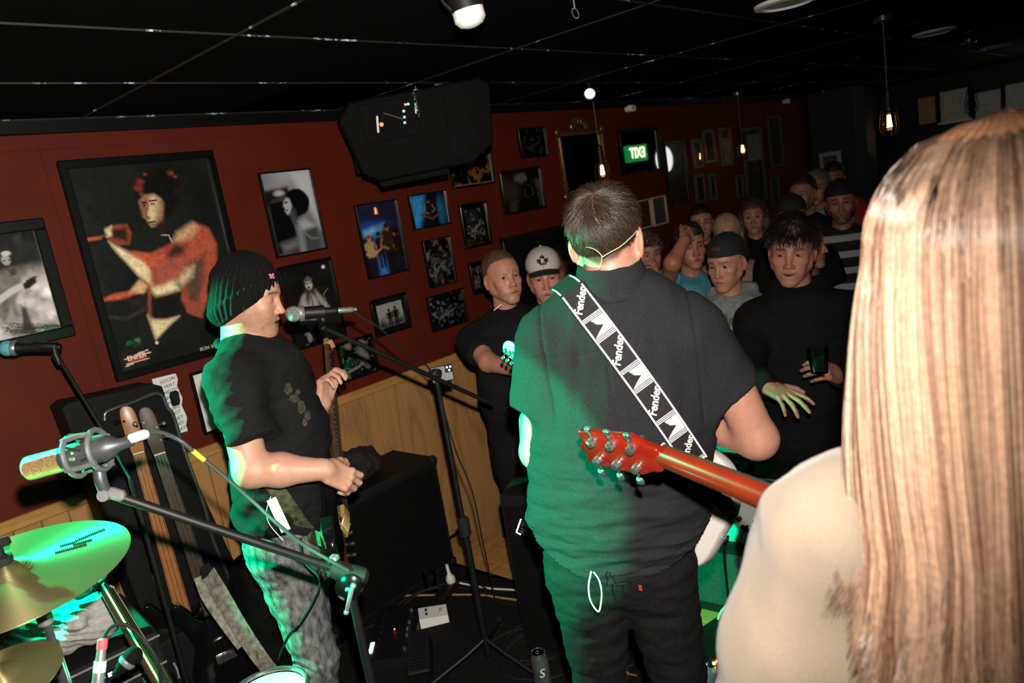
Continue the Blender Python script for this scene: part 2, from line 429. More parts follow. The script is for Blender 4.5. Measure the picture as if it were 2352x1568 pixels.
# ------------------------------------------------------------------ the room
def wood_mat(name, a, b, scale=1.0, rough=.45, axis='Z'):
    if name in MATS: return MATS[name]
    m = bpy.data.materials.new(name); m.use_nodes = True; nt = m.node_tree; N = nt.nodes; L = nt.links; bs = N['Principled BSDF']
    tc = N.new('ShaderNodeTexCoord'); ge = N.new('ShaderNodeNewGeometry'); mp = N.new('ShaderNodeMapping')
    L.new(ge.outputs['Position'], mp.inputs[0])
    mp.inputs['Scale'].default_value = (3 * scale, 3 * scale, .55 * scale) if axis == 'Z' else (.4 * scale, 3 * scale, 3 * scale)
    nz = N.new('ShaderNodeTexNoise'); nz.inputs['Scale'].default_value = 1.6; nz.inputs['Detail'].default_value = 1.5; L.new(mp.outputs[0], nz.inputs[0])
    mu = N.new('ShaderNodeMath'); mu.operation = 'MULTIPLY'; mu.inputs[1].default_value = 7; L.new(nz.outputs[0], mu.inputs[0])
    fr = N.new('ShaderNodeMath'); fr.operation = 'PINGPONG'; fr.inputs[1].default_value = .5; L.new(mu.outputs[0], fr.inputs[0])
    n2 = N.new('ShaderNodeTexNoise'); n2.inputs['Scale'].default_value = 30; n2.inputs['Detail'].default_value = 4; L.new(mp.outputs[0], n2.inputs[0])
    ad = N.new('ShaderNodeMath'); ad.operation = 'MULTIPLY_ADD'; L.new(n2.outputs[0], ad.inputs[0]); ad.inputs[1].default_value = .55; L.new(fr.outputs[0], ad.inputs[2])
    rp = N.new('ShaderNodeValToRGB'); L.new(ad.outputs[0], rp.inputs[0])
    rp.color_ramp.elements[0].position = .15; rp.color_ramp.elements[0].color = (*b, 1); rp.color_ramp.elements[1].position = .5; rp.color_ramp.elements[1].color = (*a, 1)
    L.new(rp.outputs[0], bs.inputs['Base Color']); bs.inputs['Roughness'].default_value = rough; bs.inputs['Specular IOR Level'].default_value = .3
    MATS[name] = m; return m
RED = mat('red_wall_paint', (.086, .0084, .0016), .68, spec=.2, var=.12, vscale=5, bump=.25, bscale=260)
PINE = wood_mat('varnished_pine_plywood', (.36, .185, .066), (.24, .115, .038), .8)
PINER = wood_mat('varnished_pine_rail', (.40, .195, .06), (.26, .12, .035), 1.6, axis='X')
CEILB = mat('black_ceiling_paint', (.0016, .0017, .0017), .9, spec=.05, var=.3, vscale=12, bump=.3, bscale=120)
FLOORB = mat('black_stage_carpet', (.006, .006, .006), .9, spec=.15, var=.5, vscale=60, bump=.6, bscale=400)
FLOORW = wood_mat('audience_floorboards', (.09, .05, .025), (.05, .027, .012), 1.5, axis='X')
DARKW = mat('dark_blue_wall_paint', (.006, .008, .014), .7, var=.2)

b = MB().box((12.6, .12, 2.75), c=(4.7, WALL_Y + .06, 1.1)); wall_left = single('wall_left', b, RED, kind='structure')
# sheet joints of the red wall: shallow battens of the same paint
for px in (86, 690, 1118, 1330):
    p = W(px, 330 if px < 200 else 300)
    part(wall_left, 'joint_strip', MB().box((.006, .004, 1.32), c=(p[0], WALL_Y - .001, 1.65), bev=.0015), RED)
part(wall_left, 'joint_strip', MB().box((11.4, .004, .006), c=(4.7, WALL_Y - .001, 2.295), bev=.0015), RED)
RAIL_Z = float(W(550, 990)[2]) - .0
wains = MB().box((12.4, .02, RAIL_Z - LOW - .03), c=(4.7, WALL_Y - .003, (RAIL_Z + LOW) / 2 - .02))
wains = part(wall_left, 'wainscot_backing', wains, mat('groove_brown', (.12, .055, .02), .6, var=.2))  # darker brown backing that shows between the boards
bd = None
for i in range(62):
    x = .0 + i * .094
    if bd is None:
        bd = part(wall_left, 'board', MB().box((.0905, .012, RAIL_Z - LOW - .05), c=(x, WALL_Y - .016, (RAIL_Z + LOW) / 2 - .02), bev=.0025), PINE); b0 = np.array(bd.location)
    else:
        o = bd.copy(); COL.objects.link(o); o.location = (b0[0] + i * .094, b0[1], b0[2])
part(wall_left, 'wainscot_backing', MB().box((5.2, .014, RAIL_Z - LOW - .05), c=(8.4, WALL_Y - .015, (RAIL_Z + LOW) / 2 - .02)), PINE)
rail = MB().box((12.4, .035, .048), c=(4.7, WALL_Y - .0175, RAIL_Z - .03), bev=.008)
single('trim_1', rail, PINER, kind='structure')
single('trim_2', MB().box((12.4, .03, .05), c=(4.7, WALL_Y - .015, CEIL_Z - .025), bev=.004), mat('black_gloss_trim', (.002, .002, .002), .5, spec=.2, var=.2), kind='structure')
single('wall_end', MB().box((.12, 8.2, 2.75), c=(10.96, -.86, 1.1)), DARKW, kind='structure')
single('wall_right', MB().box((12.6, .12, 2.75), c=(4.7, -3.1, 1.1)), mat('dark_brown_wall', (.02, .012, .008), .7, var=.2), kind='structure')
single('wall_back', MB().box((.12, 6.4, 2.75), c=(-1.55, 0.05, 1.1)), DARKW, kind='structure')
STAGE_X = 2.70
single('floor', MB().box((12.6, 6.5, .1), c=(4.7, .05, LOW - .05)), FLOORW, kind='structure')
stg = single('stage', MB().box((STAGE_X + 1.48, 6.18, .235), c=((STAGE_X - 1.49) / 2, .06, -.1325)), FLOORB, kind='structure')
part(stg, 'front_edge', MB().box((.05, 6.18, .21), c=(STAGE_X + .02, .06, -.135), bev=.006), PINER)
# stage boards, plain dark carpet tiles showing pale wood at the lip
for i in range(9):
    for j in range(3): part(stg, 'plank', MB().box((.116, .68, .018), c=(STAGE_X - .06 - .12 * j, 2.75 - i * .69, -.009), bev=.003), PINER)
part(stg, 'carpet', MB().box((2.37 + 1.49, 6.18, .012), c=((2.37 - 1.49) / 2, .06, -.006), bev=.002), FLOORB)

# ceiling: suspended tiles of 1.2 x 0.6 m painted black, paint chipped white along the seams
TX0, TY0 = 1.21, 2.555
ceil = single('ceiling', MB().box((12.6, 6.5, .06), c=(4.7, .05, CEIL_Z + .055)), CEILB, kind='structure')
tile = None
for i in range(-2, 9):
    for j in range(-4, 6):
        x, y = TX0 + (i + .5) * 1.2, TY0 - (j + .5) * .6
        if y > 3.2 or x > 11: continue
        if tile is None:
            tile = part(ceil, 'ceiling_tile', MB().box((1.190, .590, .024), c=(x, y, CEIL_Z + .012), bev=.003), CEILB); t0 = np.array(tile.location) - [x, y, 0]
        else:
            o = tile.copy(); COL.objects.link(o); o.location = (t0[0] + x, t0[1] + y, t0[2])
for i in range(5): part(ceil, 'ceiling_tile', MB().box((1.190, .63, .024), c=(TX0 + (i * 2 - 1.5) * 1.2 + .6, 2.88, CEIL_Z + .012), bev=.003), CEILB)
chip = bpy.data.materials.new('black_paint_chipped_white'); chip.use_nodes = True
nt = chip.node_tree; N = nt.nodes; L = nt.links; bs = N['Principled BSDF']; bs.inputs['Roughness'].default_value = .7
ge = N.new('ShaderNodeNewGeometry'); nz = N.new('ShaderNodeTexNoise'); nz.inputs['Scale'].default_value = 7; nz.inputs['Detail'].default_value = 7; nz.inputs['Roughness'].default_value = .75
L.new(ge.outputs['Position'], nz.inputs[0]); rp = N.new('ShaderNodeValToRGB'); L.new(nz.outputs[0], rp.inputs[0])
rp.color_ramp.elements[0].position = .57; rp.color_ramp.elements[0].color = (.004, .004, .004, 1); rp.color_ramp.elements[1].position = .63; rp.color_ramp.elements[1].color = (.4, .53, .48, 1)
L.new(rp.outputs[0], bs.inputs['Base Color'])
for i in range(-1, 8):
    part(ceil, 'runner', MB().box((.006, 6.2, .006), c=(TX0 + i * 1.2, .1, CEIL_Z - .0005)), chip)
for j in range(-1, 9):
    part(ceil, 'runner', MB().box((12.2, .005, .006), c=(4.7, TY0 - j * .6, CEIL_Z - .001)), chip)
part(ceil, 'runner', MB().box((12.2, .004, .004), c=(4.7, WALL_Y - .031, CEIL_Z - .002)), chip)

# ------------------------------------------------------------------ prints: painted on a dense grid, in picture coordinates u 0..1, v 0..1 (v down)
class Cv:
    def __init__(s, w, h, res, base, q=None):
        s.asp = w / h; s.nx = max(12, int(res * w)); s.ny = max(12, int(res * h)); s.q = q
        u, v = np.meshgrid((np.arange(s.nx) + .5) / s.nx, (np.arange(s.ny) + .5) / s.ny); s.u = u; s.v = v; s.w = w; s.h = h
        s.c = np.ones((s.ny, s.nx, 3)) * np.array(srgb(*base))
    def pt(s, p):                                      # photograph pixel -> picture coordinates when q is set
        p = np.array(p, float).reshape(-1, 2)
        if s.q is None: return p
        x0, x1, z0, z1 = s.q; out = []
        for a in p:
            w = W(*a); out.append(((w[0] - x0) / (x1 - x0), (z1 - w[2]) / (z1 - z0)))
        return np.array(out)
    def blend(s, m, col, k=1.0):
        col = np.array(srgb(*col)) if not isinstance(col, np.ndarray) else col
        m = np.clip(m * k, 0, 1)[..., None]; s.c = s.c * (1 - m) + col * m
    def mpoly(s, pts, soft=.004):
        p = s.pt(pts) * [s.w, s.h]; X = s.u * s.w; Y = s.v * s.h; ins = np.zeros(X.shape, bool); d = np.full(X.shape, 9.)
        for i in range(len(p)):
            a, b = p[i], p[(i + 1) % len(p)]; e = b - a
            t = np.clip(((X - a[0]) * e[0] + (Y - a[1]) * e[1]) / max(e @ e, 1e-12), 0, 1)
            d = np.minimum(d, np.hypot(X - a[0] - t * e[0], Y - a[1] - t * e[1]))
            cr = ((a[1] > Y) != (b[1] > Y)) & (X < (b[0] - a[0]) * (Y - a[1]) / (b[1] - a[1] + 1e-12) + a[0]); ins ^= cr
        return np.clip(.5 + np.where(ins, d, -d) / soft / 2, 0, 1)
    def poly(s, pts, col, soft=.004, k=1.): s.blend(s.mpoly(pts, soft), col, k); return s
    def ell(s, c, r, col, ang=0., soft=.3, k=1.):       # r in picture-width units
        c = s.pt([c])[0]; X = (s.u - c[0]) * s.asp; Y = s.v - c[1]; r = (r[0] * s.asp, r[1] * s.asp); ca, sa = math.cos(ang), math.sin(ang)
        d = np.hypot((X * ca + Y * sa) / r[0], (-X * sa + Y * ca) / r[1]); s.blend(np.clip((1 - d) / soft + .5, 0, 1), col, k); return s
    def line(s, pts, w, col, soft=None, k=1.):
        p = s.pt(pts) * [s.w, s.h]; X = s.u * s.w; Y = s.v * s.h; d = np.full(X.shape, 9.)
        for i in range(len(p) - 1):
            a, e = p[i], p[i + 1] - p[i]; t = np.clip(((X - a[0]) * e[0] + (Y - a[1]) * e[1]) / max(e @ e, 1e-12), 0, 1)
            d = np.minimum(d, np.hypot(X - a[0] - t * e[0], Y - a[1] - t * e[1]))
        sf = soft or w * .3; s.blend(np.clip((w / 2 - d) / sf + .5, 0, 1), col, k); return s
    def noise(s, sc, amt, seed=0, o=3, col=None, th=0., soft=.3, mask=None):
        n = fbm(np.stack([s.u.ravel() * s.asp * sc + seed, s.v.ravel() * sc + seed * .7, np.full(s.u.size, seed * 1.3)], 1), o).reshape(s.u.shape)
        if col is None: s.c = s.c * np.clip(1 + n * amt, 0, 3)[..., None]
        else:
            m = np.clip((n - th) / soft, 0, 1)
            if mask is not None: m = m * mask
            s.blend(m, col, amt)
        return s
    def grad(s, a, b, k=1., axis='v'):
        t = (s.v if axis == 'v' else s.u)[..., None]; s.c = s.c * (1 - k) + k * (np.array(srgb(*a)) * (1 - t) + np.array(srgb(*b)) * t); return s
    def person(s, x, y, h, top, skin=(150, 110, 90), hair=(20, 18, 16), legs=None, soft=.006, lean=0.):
        """small figure: feet at (x,y), height h of the picture height"""
        H = h / s.asp
        def q(a, b_): return (x + (a + lean * b_) * H, y - b_ * h)
        s.poly([q(-.1, 0), q(-.12, .5), q(.12, .5), q(.1, 0), q(.02, 0), q(0, .4), q(-.02, 0)], legs or (25, 25, 28), soft)
        s.poly([q(-.11, .48), q(-.16, .8), q(-.06, .86), q(.06, .86), q(.16, .8), q(.11, .48)], top, soft)
        s.line([q(-.15, .78), q(-.22, .6), q(-.05, .52)], .05 * h * s.h, skin); s.line([q(.15, .78), q(.24, .62), q(.1, .55)], .05 * h * s.h, skin)
        s.ell(q(0, .93), (.06 * H, .075 * H), skin); s.ell(q(0, .965), (.065 * H, .05 * H), hair)
        return s
PRINT = mat('glossy_photographic_print', rough=.35, spec=.3, vc=True)
FRAMEB = mat('black_lacquered_frame', (.003, .003, .0032), .35, spec=.35, var=.2, vscale=30)
FRAMEG = mat('dark_gilt_frame', (.16, .085, .025), .35, .6, var=.5, vscale=60)
GLASS = thin_glass(gain=.5)
def wrect(tl, tr, bl, br):
    a, b_, c, d = W(*tl), W(*tr), W(*bl), W(*br)
    return ((a[0] + c[0]) / 2, (b_[0] + d[0]) / 2, (c[2] + d[2]) / 2, (a[2] + b_[2]) / 2)
def grid_print(root, x0, x1, z0, z1, y, cv, name='print'):
    nx, ny = cv.nx, cv.ny; X = np.linspace(x0, x1, nx); Z = np.linspace(z1, z0, ny); xx, zz = np.meshgrid(X, Z)
    v = np.stack([xx.ravel(), np.full(xx.size, y), zz.ravel()], 1); i = np.arange(nx * ny).reshape(ny, nx)
    f = np.stack([i[:-1, :-1], i[1:, :-1], i[1:, 1:], i[:-1, 1:]], -1).reshape(-1, 4)
    return part(root, name, (v, f), PRINT, cols=cv.c.reshape(-1, 3), smooth=False)
def picture(name, label, rect, fw, paint, base=(10, 10, 10), matw=0., matcol=None, frame=None, res=260, depth=.022, px=False, glass=True, cat='picture', group=None):
    x0, x1, z0, z1 = rect
    root = thing(name, label, cat, ((x0 + x1) / 2, WALL_Y, z0), group)
    yb = WALL_Y; fr = MB()
    def bar(xa, xb, za, zb): fr.box((xb - xa, depth, zb - za), c=((xa + xb) / 2, yb - depth / 2, (za + zb) / 2), bev=min(.004, fw * .3))
    bar(x0, x1, z1 - fw, z1); bar(x0, x1, z0, z0 + fw); bar(x0, x0 + fw, z0 + fw, z1 - fw); bar(x1 - fw, x1, z0 + fw, z1 - fw)
    part(root, 'frame', fr, frame or FRAMEB)
    a0, a1, c0, c1 = x0 + fw, x1 - fw, z0 + fw, z1 - fw
    part(root, 'backing_board', MB().box((a1 - a0, .004, c1 - c0), c=((a0 + a1) / 2, yb - .004, (c0 + c1) / 2)), BLACKM)
    if matw:
        mm = MB(); y = yb - .0085
        def mbar(xa, xb, za, zb): mm.box((xb - xa, .003, zb - za), c=((xa + xb) / 2, y, (za + zb) / 2))
        mbar(a0, a1, c1 - matw, c1); mbar(a0, a1, c0, c0 + matw); mbar(a0, a0 + matw, c0 + matw, c1 - matw); mbar(a1 - matw, a1, c0 + matw, c1 - matw)
        part(root, 'mount', mm, mat('mount_card_%d_%d_%d' % matcol, srgb(*matcol), .8, spec=.1, var=.05))
        a0 += matw; a1 -= matw; c0 += matw; c1 -= matw
    cv = Cv(a1 - a0, c1 - c0, res, base, (a0, a1, c0, c1) if px else None); paint(cv)
    grid_print(root, a0, a1, c0, c1, yb - .0072, cv)
    if glass: part(root, 'glass', MB().box((x1 - x0 - 2 * fw, .002, z1 - z0 - 2 * fw), c=((x0 + x1) / 2, yb - depth * .62, (z0 + z1) / 2)), GLASS, smooth=False)
    return root
# ------------------------------------------------------------------ pictures on the red wall
def cq(x, y): return (x / 2.4117, 250 + y / 2.4117)
def pc(pts): return [cq(*p) for p in pts]
def paint_poster(c):
    c.noise(5, .35, 3)
    skin, hot, cream = (176, 84, 62), (196, 92, 66), (232, 212, 168)
    # far arm holding the microphone, body, near arm
    c.poly(pc([(735, 790), (830, 800), (960, 740), (980, 690), (1070, 630), (1150, 660), (1195, 750), (1195, 880), (1165, 1010), (1110, 1150), (1040, 1130), (1000, 1050), (1010, 960), (950, 940), (880, 985), (830, 975), (760, 900)]), skin, .008)
    c.poly(pc([(820, 980), (960, 940), (990, 1000), (860, 1040)]), cream, .012)
    c.poly(pc([(980, 690), (1060, 635), (1090, 660), (1040, 720), (960, 735)]), (205, 170, 130), .018)
    c.poly(pc([(600, 735), (660, 770), (720, 800), (800, 850), (835, 910), (830, 980), (760, 920), (700, 850), (640, 790)]), cream, .008)
    c.poly(pc([(700, 790), (850, 820), (960, 750), (1010, 760), (900, 830), (860, 880), (800, 850)]), hot, .012)
    c.poly(pc([(915, 800), (960, 745), (1025, 760), (1010, 800), (940, 830)]), (60, 45, 38), .016)
    c.poly(pc([(835, 905), (880, 850), (1000, 830), (1100, 800), (1010, 900), (900, 980), (840, 985)]), (168, 88, 70), .014)
    c.poly(pc([(1060, 850), (1130, 800), (1120, 960), (1090, 1080), (1040, 1060), (1010, 960)]), (96, 70, 56), .016)
    c.poly(pc([(1020, 890), (1070, 870), (1060, 930), (1000, 980), (980, 960)]), (205, 185, 145), .014)
    c.poly(pc([(580, 660), (640, 645), (700, 640), (725, 690), (715, 750), (660, 755), (600, 730), (585, 700)]), (150, 72, 50), .006)
    c.poly(pc([(580, 670), (615, 648), (620, 700), (590, 712)]), cream, .006); c.poly(pc([(612, 670), (700, 660), (705, 735), (625, 720)]), (52, 30, 24), .01)
    c.poly(pc([(485, 715), (560, 705), (560, 722), (485, 735)]), hot, .004); c.line(pc([(550, 710), (590, 700)]), .006, (120, 90, 80))
    # head, dark curls
    c.poly(pc([(752, 470), (758, 395), (800, 345), (880, 332), (955, 352), (990, 420), (980, 530), (945, 600), (905, 615), (880, 560), (800, 520), (768, 520)]), (20, 18, 16), .014)
    for i in range(70):
        a = rng.random() * 6.28; rr = .75 + .35 * rng.random(); c.ell(cq(872 + 105 * rr * math.cos(a), 440 + 105 * rr * math.sin(a)), (.010, .010), [(38, 27, 21), (15, 14, 13), (24, 20, 18)][i % 3], soft=.8, k=.8)
    for (x, y, r) in ((765, 440, .030), (772, 405, .026), (782, 475, .018), (940, 358, .022), (965, 378, .014), (800, 365, .014)): c.ell(cq(x, y), (r, r * .8), (146, 62, 44), soft=.9, k=.75)
    c.poly(pc([(772, 520), (798, 486), (850, 478), (884, 502), (892, 560), (888, 620), (868, 646), (838, 650), (820, 630), (812, 606), (796, 600), (790, 570)]), (214, 186, 146), .010)
    c.poly(pc([(770, 520), (800, 486), (822, 500), (812, 560), (806, 600), (792, 590), (780, 560)]), (120, 62, 46), .014); c.poly(pc([(866, 500), (895, 520), (892, 630), (870, 645), (862, 600), (874, 560)]), (150, 112, 84), .014)
    c.line(pc([(826, 512), (862, 508)]), .007, (46, 34, 28)); c.line(pc([(784, 520), (806, 522)]), .007, (40, 24, 20)); c.ell(cq(842, 528), (.016, .007), (54, 42, 36)); c.ell(cq(796, 536), (.010, .006), (40, 24, 20))
    c.line(pc([(815, 530), (804, 598), (826, 606)]), .007, (120, 84, 64)); c.line(pc([(818, 632), (856, 624)]), .007, (72, 44, 36)); c.ell(cq(840, 642), (.018, .006), (150, 112, 84))
    c.poly(pc([(850, 640), (900, 610), (930, 680), (900, 700), (870, 690)]), (40, 28, 24), .014)
    c.line(pc([(890, 700), (930, 700), (950, 740)]), .004, (200, 190, 170))
    # low arm, jeans waist
    c.poly(pc([(570, 1050), (640, 1020), (720, 1010), (760, 960), (800, 950), (805, 1010), (740, 1030), (690, 1050), (575, 1065)]), hot, .006)
    c.poly(pc([(720, 1010), (770, 950), (810, 980), (790, 1020)]), (222, 190, 140), .01)
    c.poly(pc([(690, 1050), (800, 1030), (810, 1090), (720, 1090)]), (44, 34, 30), .014)
    c.poly(pc([(820, 1045), (990, 1030), (985, 1140), (840, 1160)]), (26, 24, 22), .012)
    c.poly(pc([(815, 1140), (850, 1165), (920, 1165), (990, 1145), (930, 1200), (860, 1275)]), (224, 205, 160), .008)
    c.poly(pc([(815, 960), (832, 980), (835, 1180), (818, 1130)]), (150, 80, 58), .006)
    c.line(pc([(580, 1150), (700, 1160), (810, 1100)]), .012, (56, 50, 46), .014)
    c.poly(pc([(1030, 1120), (1115, 1155), (1118, 1100), (1060, 1060)]), (150, 80, 60), .008)
    c.ell(cq(865, 1293), (.012, .012), (205, 195, 180))
    n_ = fbm(np.stack([c.u.ravel() * 60, c.v.ravel() * 84, 0 * c.u.ravel()], 1), 2).reshape(c.u.shape); c.c *= np.clip(1 + .22 * n_, .5, 1.5)[..., None]
    # small masthead
    c.poly(pc([(700, 1372), (800, 1345), (812, 1385), (712, 1410)]), (150, 66, 50), .003)
    for a, b_ in (((690, 1385), (830, 1345)), ((700, 1412), (822, 1378)), ((760, 1352), (815, 1332)), ((696, 1424), (735, 1408))): c.line(pc([a, b_]), .004, (235, 205, 180))
A = wrect((125, 368), (485, 348), (265, 878), (600, 786))
A = (A[0], float(W(485, 348)[0]), float(W(265, 878)[2]), A[3])
poster = picture('concert_poster', 'large black framed concert poster of a shirtless singer pointing a microphone', A, .033, paint_poster, (27, 29, 27), res=330, px=True)
def wall_text(root, s, size, px, py, m, name='lettering', y=.009, **k):
    p = W(px, py); M = basis((p[0], WALL_Y - y, p[2]), (1, 0, 0), (0, 0, 1), (0, -1, 0)); return part(root, name, text_on(MB(), s, size, M, **k), m, smooth=False)
wall_text(poster, 'BON SCOTT', .021, 486, 795, mat('printed_white', (.6, .6, .57), .6, var=.05))
wall_text(poster, 'ENFER', .027, 312, 819, mat('printed_cream_logo', (.75, .6, .45), .6, var=.05), y=.0095, weight=.0008)

def paint_left(c):
    c.grad((16, 16, 17), (70, 68, 66)); c.noise(4, .6, 5)
    c.ell((85, 690), (.42, .36), (214, 206, 202), soft=.9, k=.9); c.ell((20, 740), (.5, .3), (190, 182, 178), soft=.9, k=.8); c.noise(9, .45, 2)
    c.poly([(30, 545), (42, 535), (55, 560), (40, 580)], (46, 46, 46), .008)
    c.poly([(-14, 640), (0, 622), (28, 614), (46, 628), (50, 655), (36, 690), (46, 740), (14, 742), (-14, 720)], (112, 107, 104), .008); c.noise(14, .4, 6)
    c.ell((12, 598), (.05, .065), (168, 162, 158), soft=.4); c.ell((12, 583), (.052, .03), (205, 200, 197), soft=.5); c.line([(6, 600), (10, 600)], .005, (60, 58, 56)); c.line([(18, 598), (22, 597)], .005, (60, 58, 56))
    c.poly([(18, 620), (34, 616), (36, 632), (22, 634)], (62, 60, 58), .004)
    c.line([(-10, 694), (20, 672), (56, 652)], .022, (198, 192, 188)); c.poly([(50, 652), (64, 642), (78, 634), (82, 648), (66, 662), (54, 664)], (26, 26, 26), .003)
    for i in range(5): c.ell((60 + 5 * i, 644 - 2 * i), (.012, .012), (30, 30, 30))
    c.poly([(10, 745), (24, 700), (40, 740)], (150, 145, 142), .006); c.poly([(44, 700), (60, 705), (80, 760), (50, 762)], (60, 58, 56), .008)
    for i in range(60): c.line([(rng.random() * 170, 745 + 20 * rng.random()), (rng.random() * 170, 740 + 30 * rng.random())], .003, (44, 42, 41), k=.6)
B = (float(W(0, 700)[0]) - .16, float((W(95, 500)[0] + W(172, 770)[0]) / 2), float(W(172, 770)[2]), float(W(95, 500)[2]))
picture('framed_photograph', 'black framed smoky white photo of a bass player beside the big poster', B, .042, paint_left, (20, 20, 20), res=300, px=True)

def paint_profile(c):
    c.grad((150, 152, 156), (96, 98, 100)); c.noise(3, .25, 4)
    c.poly([(0, .2), (.5, .18), (.5, .3), (.16, .33), (0, .4)], (26, 27, 28), .01); c.ell((.3, .25), (.1, .05), (180, 180, 180), soft=.9); c.poly([(0, .32), (.38, .3), (.55, .75), (.5, 1), (0, 1)], (10, 10, 11), .02)
    c.poly([(.6, 0), (1, 0), (1, .75), (.86, .5), (.72, .3)], (192, 194, 198), .02)
    c.poly([(.36, .34), (.5, .25), (.72, .24), (.84, .36), (.8, .5), (.66, .55), (.52, .6), (.48, .5), (.42, .5)], (8, 8, 9), .012)
    for i in range(26): c.ell((.62 + .2 * math.cos(i), .38 + .13 * math.sin(i)), (.05, .05), (9, 9, 10), soft=.6)
    c.poly([(.36, .35), (.33, .41), (.36, .44), (.34, .47), (.38, .52), (.44, .5), (.5, .42), (.48, .33), (.42, .31)], (176, 178, 182), .006)
    c.line([(.38, .37), (.42, .365)], .008, (40, 40, 40)); c.line([(.36, .465), (.4, .46)], .005, (50, 50, 50))
    c.poly([(.44, .5), (.54, .46), (.56, .6), (.72, .62), (.9, .72), (.93, .9), (.9, 1), (.5, 1), (.52, .8), (.46, .62)], (70, 72, 75), .01)
    c.poly([(.55, .62), (.7, .6), (.92, .7), (.8, .72), (.6, .74)], (168, 170, 174), .012); c.poly([(.52, .68), (.6, .7), (.58, 1), (.5, 1)], (150, 152, 156), .02); c.line([(.62, .75), (.75, .85), (.9, .86)], .01, (110, 112, 115))
    c.poly([(.14, .87), (.45, .83), (.46, .92), (.18, .96)], (120, 122, 126), .02)
picture('framed_photograph', 'narrow framed black and white photo of a curly haired singer in profile', wrect((588, 396), (710, 388), (634, 593), (748, 572)), .008, paint_profile, (90, 92, 94), res=300)

def paint_singer(c):
    c.noise(4, .5, 9); c.ell((.86, .08), (.035, .03), (225, 225, 220), soft=.8)
    c.poly([(.3, .4), (.36, .36), (.6, .34), (.68, .42), (.82, .6), (.76, .62), (.62, .5), (.62, .66), (.66, .78), (.36, .8), (.38, .6), (.3, .56), (.22, .7), (.16, .68), (.22, .5)], (168, 162, 156), .008)
    c.noise(12, .15, 1); c.poly([(.4, .36), (.44, .2), (.56, .19), (.6, .34), (.62, .5), (.57, .42), (.5, .38), (.42, .5), (.38, .44)], (60, 56, 52), .01)
    c.ell((.5, .26), (.07, .085), (186, 180, 174)); c.ell((.49, .295), (.02, .026), (24, 20, 18)); c.line([(.45, .245), (.48, .245)], .006, (50, 46, 42)); c.line([(.52, .24), (.55, .24)], .006, (50, 46, 42))
    c.poly([(.42, .2), (.5, .15), (.58, .19), (.58, .215), (.42, .225)], (96, 92, 88), .004); c.line([(.5, .4), (.5, .55)], .006, (90, 84, 80)); c.poly([(.36, .78), (.66, .76), (.68, 1), (.3, 1)], (16, 16, 16), .02)
    c.line([(.2, .7), (.3, .72), (.36, .78)], .03, (150, 144, 138)); c.noise(14, .9, 7, col=(150, 146, 140), th=.35, mask=(c.v > .8) * (c.u < .5) * .8)
    c.line([(.75, .42), (.86, .36)], .004, (130, 130, 130)); c.line([(.75, .42), (.78, .55)], .004, (120, 120, 120))
picture('framed_photograph', 'black framed photo of a bare chested singer with a headscarf behind the microphone', wrect((632, 612), (757, 592), (676, 808), (793, 771)), .013, paint_singer, (20, 21, 20), res=300)

def paint_dark(c):
    c.noise(5, .8, 12); c.ell((.28, .12), (.1, .09), (120, 112, 110), soft=.9); c.ell((.7, .16), (.1, .1), (130, 120, 118), soft=.9)
    c.poly([(.55, .3), (.68, .28), (.8, .55), (.76, .8), (.66, .6), (.58, .5)], (130, 122, 120), .02); c.line([(.2, .8), (.5, .75), (.75, .62)], .012, (120, 120, 120)); c.noise(14, .8, 3, col=(110, 108, 106), th=.4)
picture('framed_photograph', 'small dark framed photo half hidden behind the bass headstock', wrect((765, 788), (850, 768), (790, 880), (868, 850)), .012, paint_dark, (12, 12, 13), res=260)
def paint_mat(c):
    c.grad((66, 72, 76), (44, 48, 46)); c.noise(5, .5, 8); c.ell((.5, .45), (.22, .25), (110, 112, 110), soft=.7)
picture('framed_photograph', 'small photo in a wide white mount behind the bassist', wrect((430, 858), (500, 838), (468, 998), (530, 978)), .012, paint_mat, (60, 66, 66), matw=.052, matcol=(214, 212, 204), res=240)
def paint_stage(c):
    c.grad((36, 34, 58), (14, 15, 20)); c.noise(3, .4, 2); c.ell((.3, .3), (.4, .1), (36, 70, 150), soft=.9); c.poly([(.08, .36), (.6, .3), (.5, .4), (.08, .42)], (120, 190, 235), .02)
    c.poly([(.3, .42), (.46, .42), (.5, 1), (.3, 1)], (70, 120, 200), .02); c.noise(6, .4, 4)
    c.person(.18, 1.0, .58, (176, 150, 96), (196, 150, 110), (150, 70, 40)); c.person(.42, .9, .5, (20, 22, 34), (110, 80, 66)); c.person(.66, 1.02, .72, (52, 34, 24), (150, 96, 66), (40, 30, 22)); c.person(.88, 1.0, .6, (30, 20, 18), (60, 40, 32)); c.line([(.2, .72), (.45, .62)], .008, (190, 150, 90))
picture('framed_photograph', 'framed colour photo of a band on stage under blue light', wrect((810, 472), (907, 457), (845, 642), (936, 622)), .007, paint_stage, (20, 20, 28), res=300)
def paint_blue(c):
    c.noise(4, .4, 6); c.poly([(.02, .05), (.42, 0), (.35, .5), (.16, 1), (0, 1)], (60, 160, 220), .02); c.ell((.85, .6), (.12, .3), (50, 140, 200), soft=.9, k=.8)
    c.person(.5, 1.1, .95, (34, 26, 24), (150, 110, 90)); c.line([(.25, .6), (.55, .78), (.8, .6)], .012, (110, 70, 44)); c.noise(12, .3, 2)
picture('framed_photograph', 'small framed photo of a guitarist in bright blue stage light', wrect((935, 448), (1020, 438), (948, 530), (1031, 514)), .007, paint_blue, (14, 20, 30), res=300)
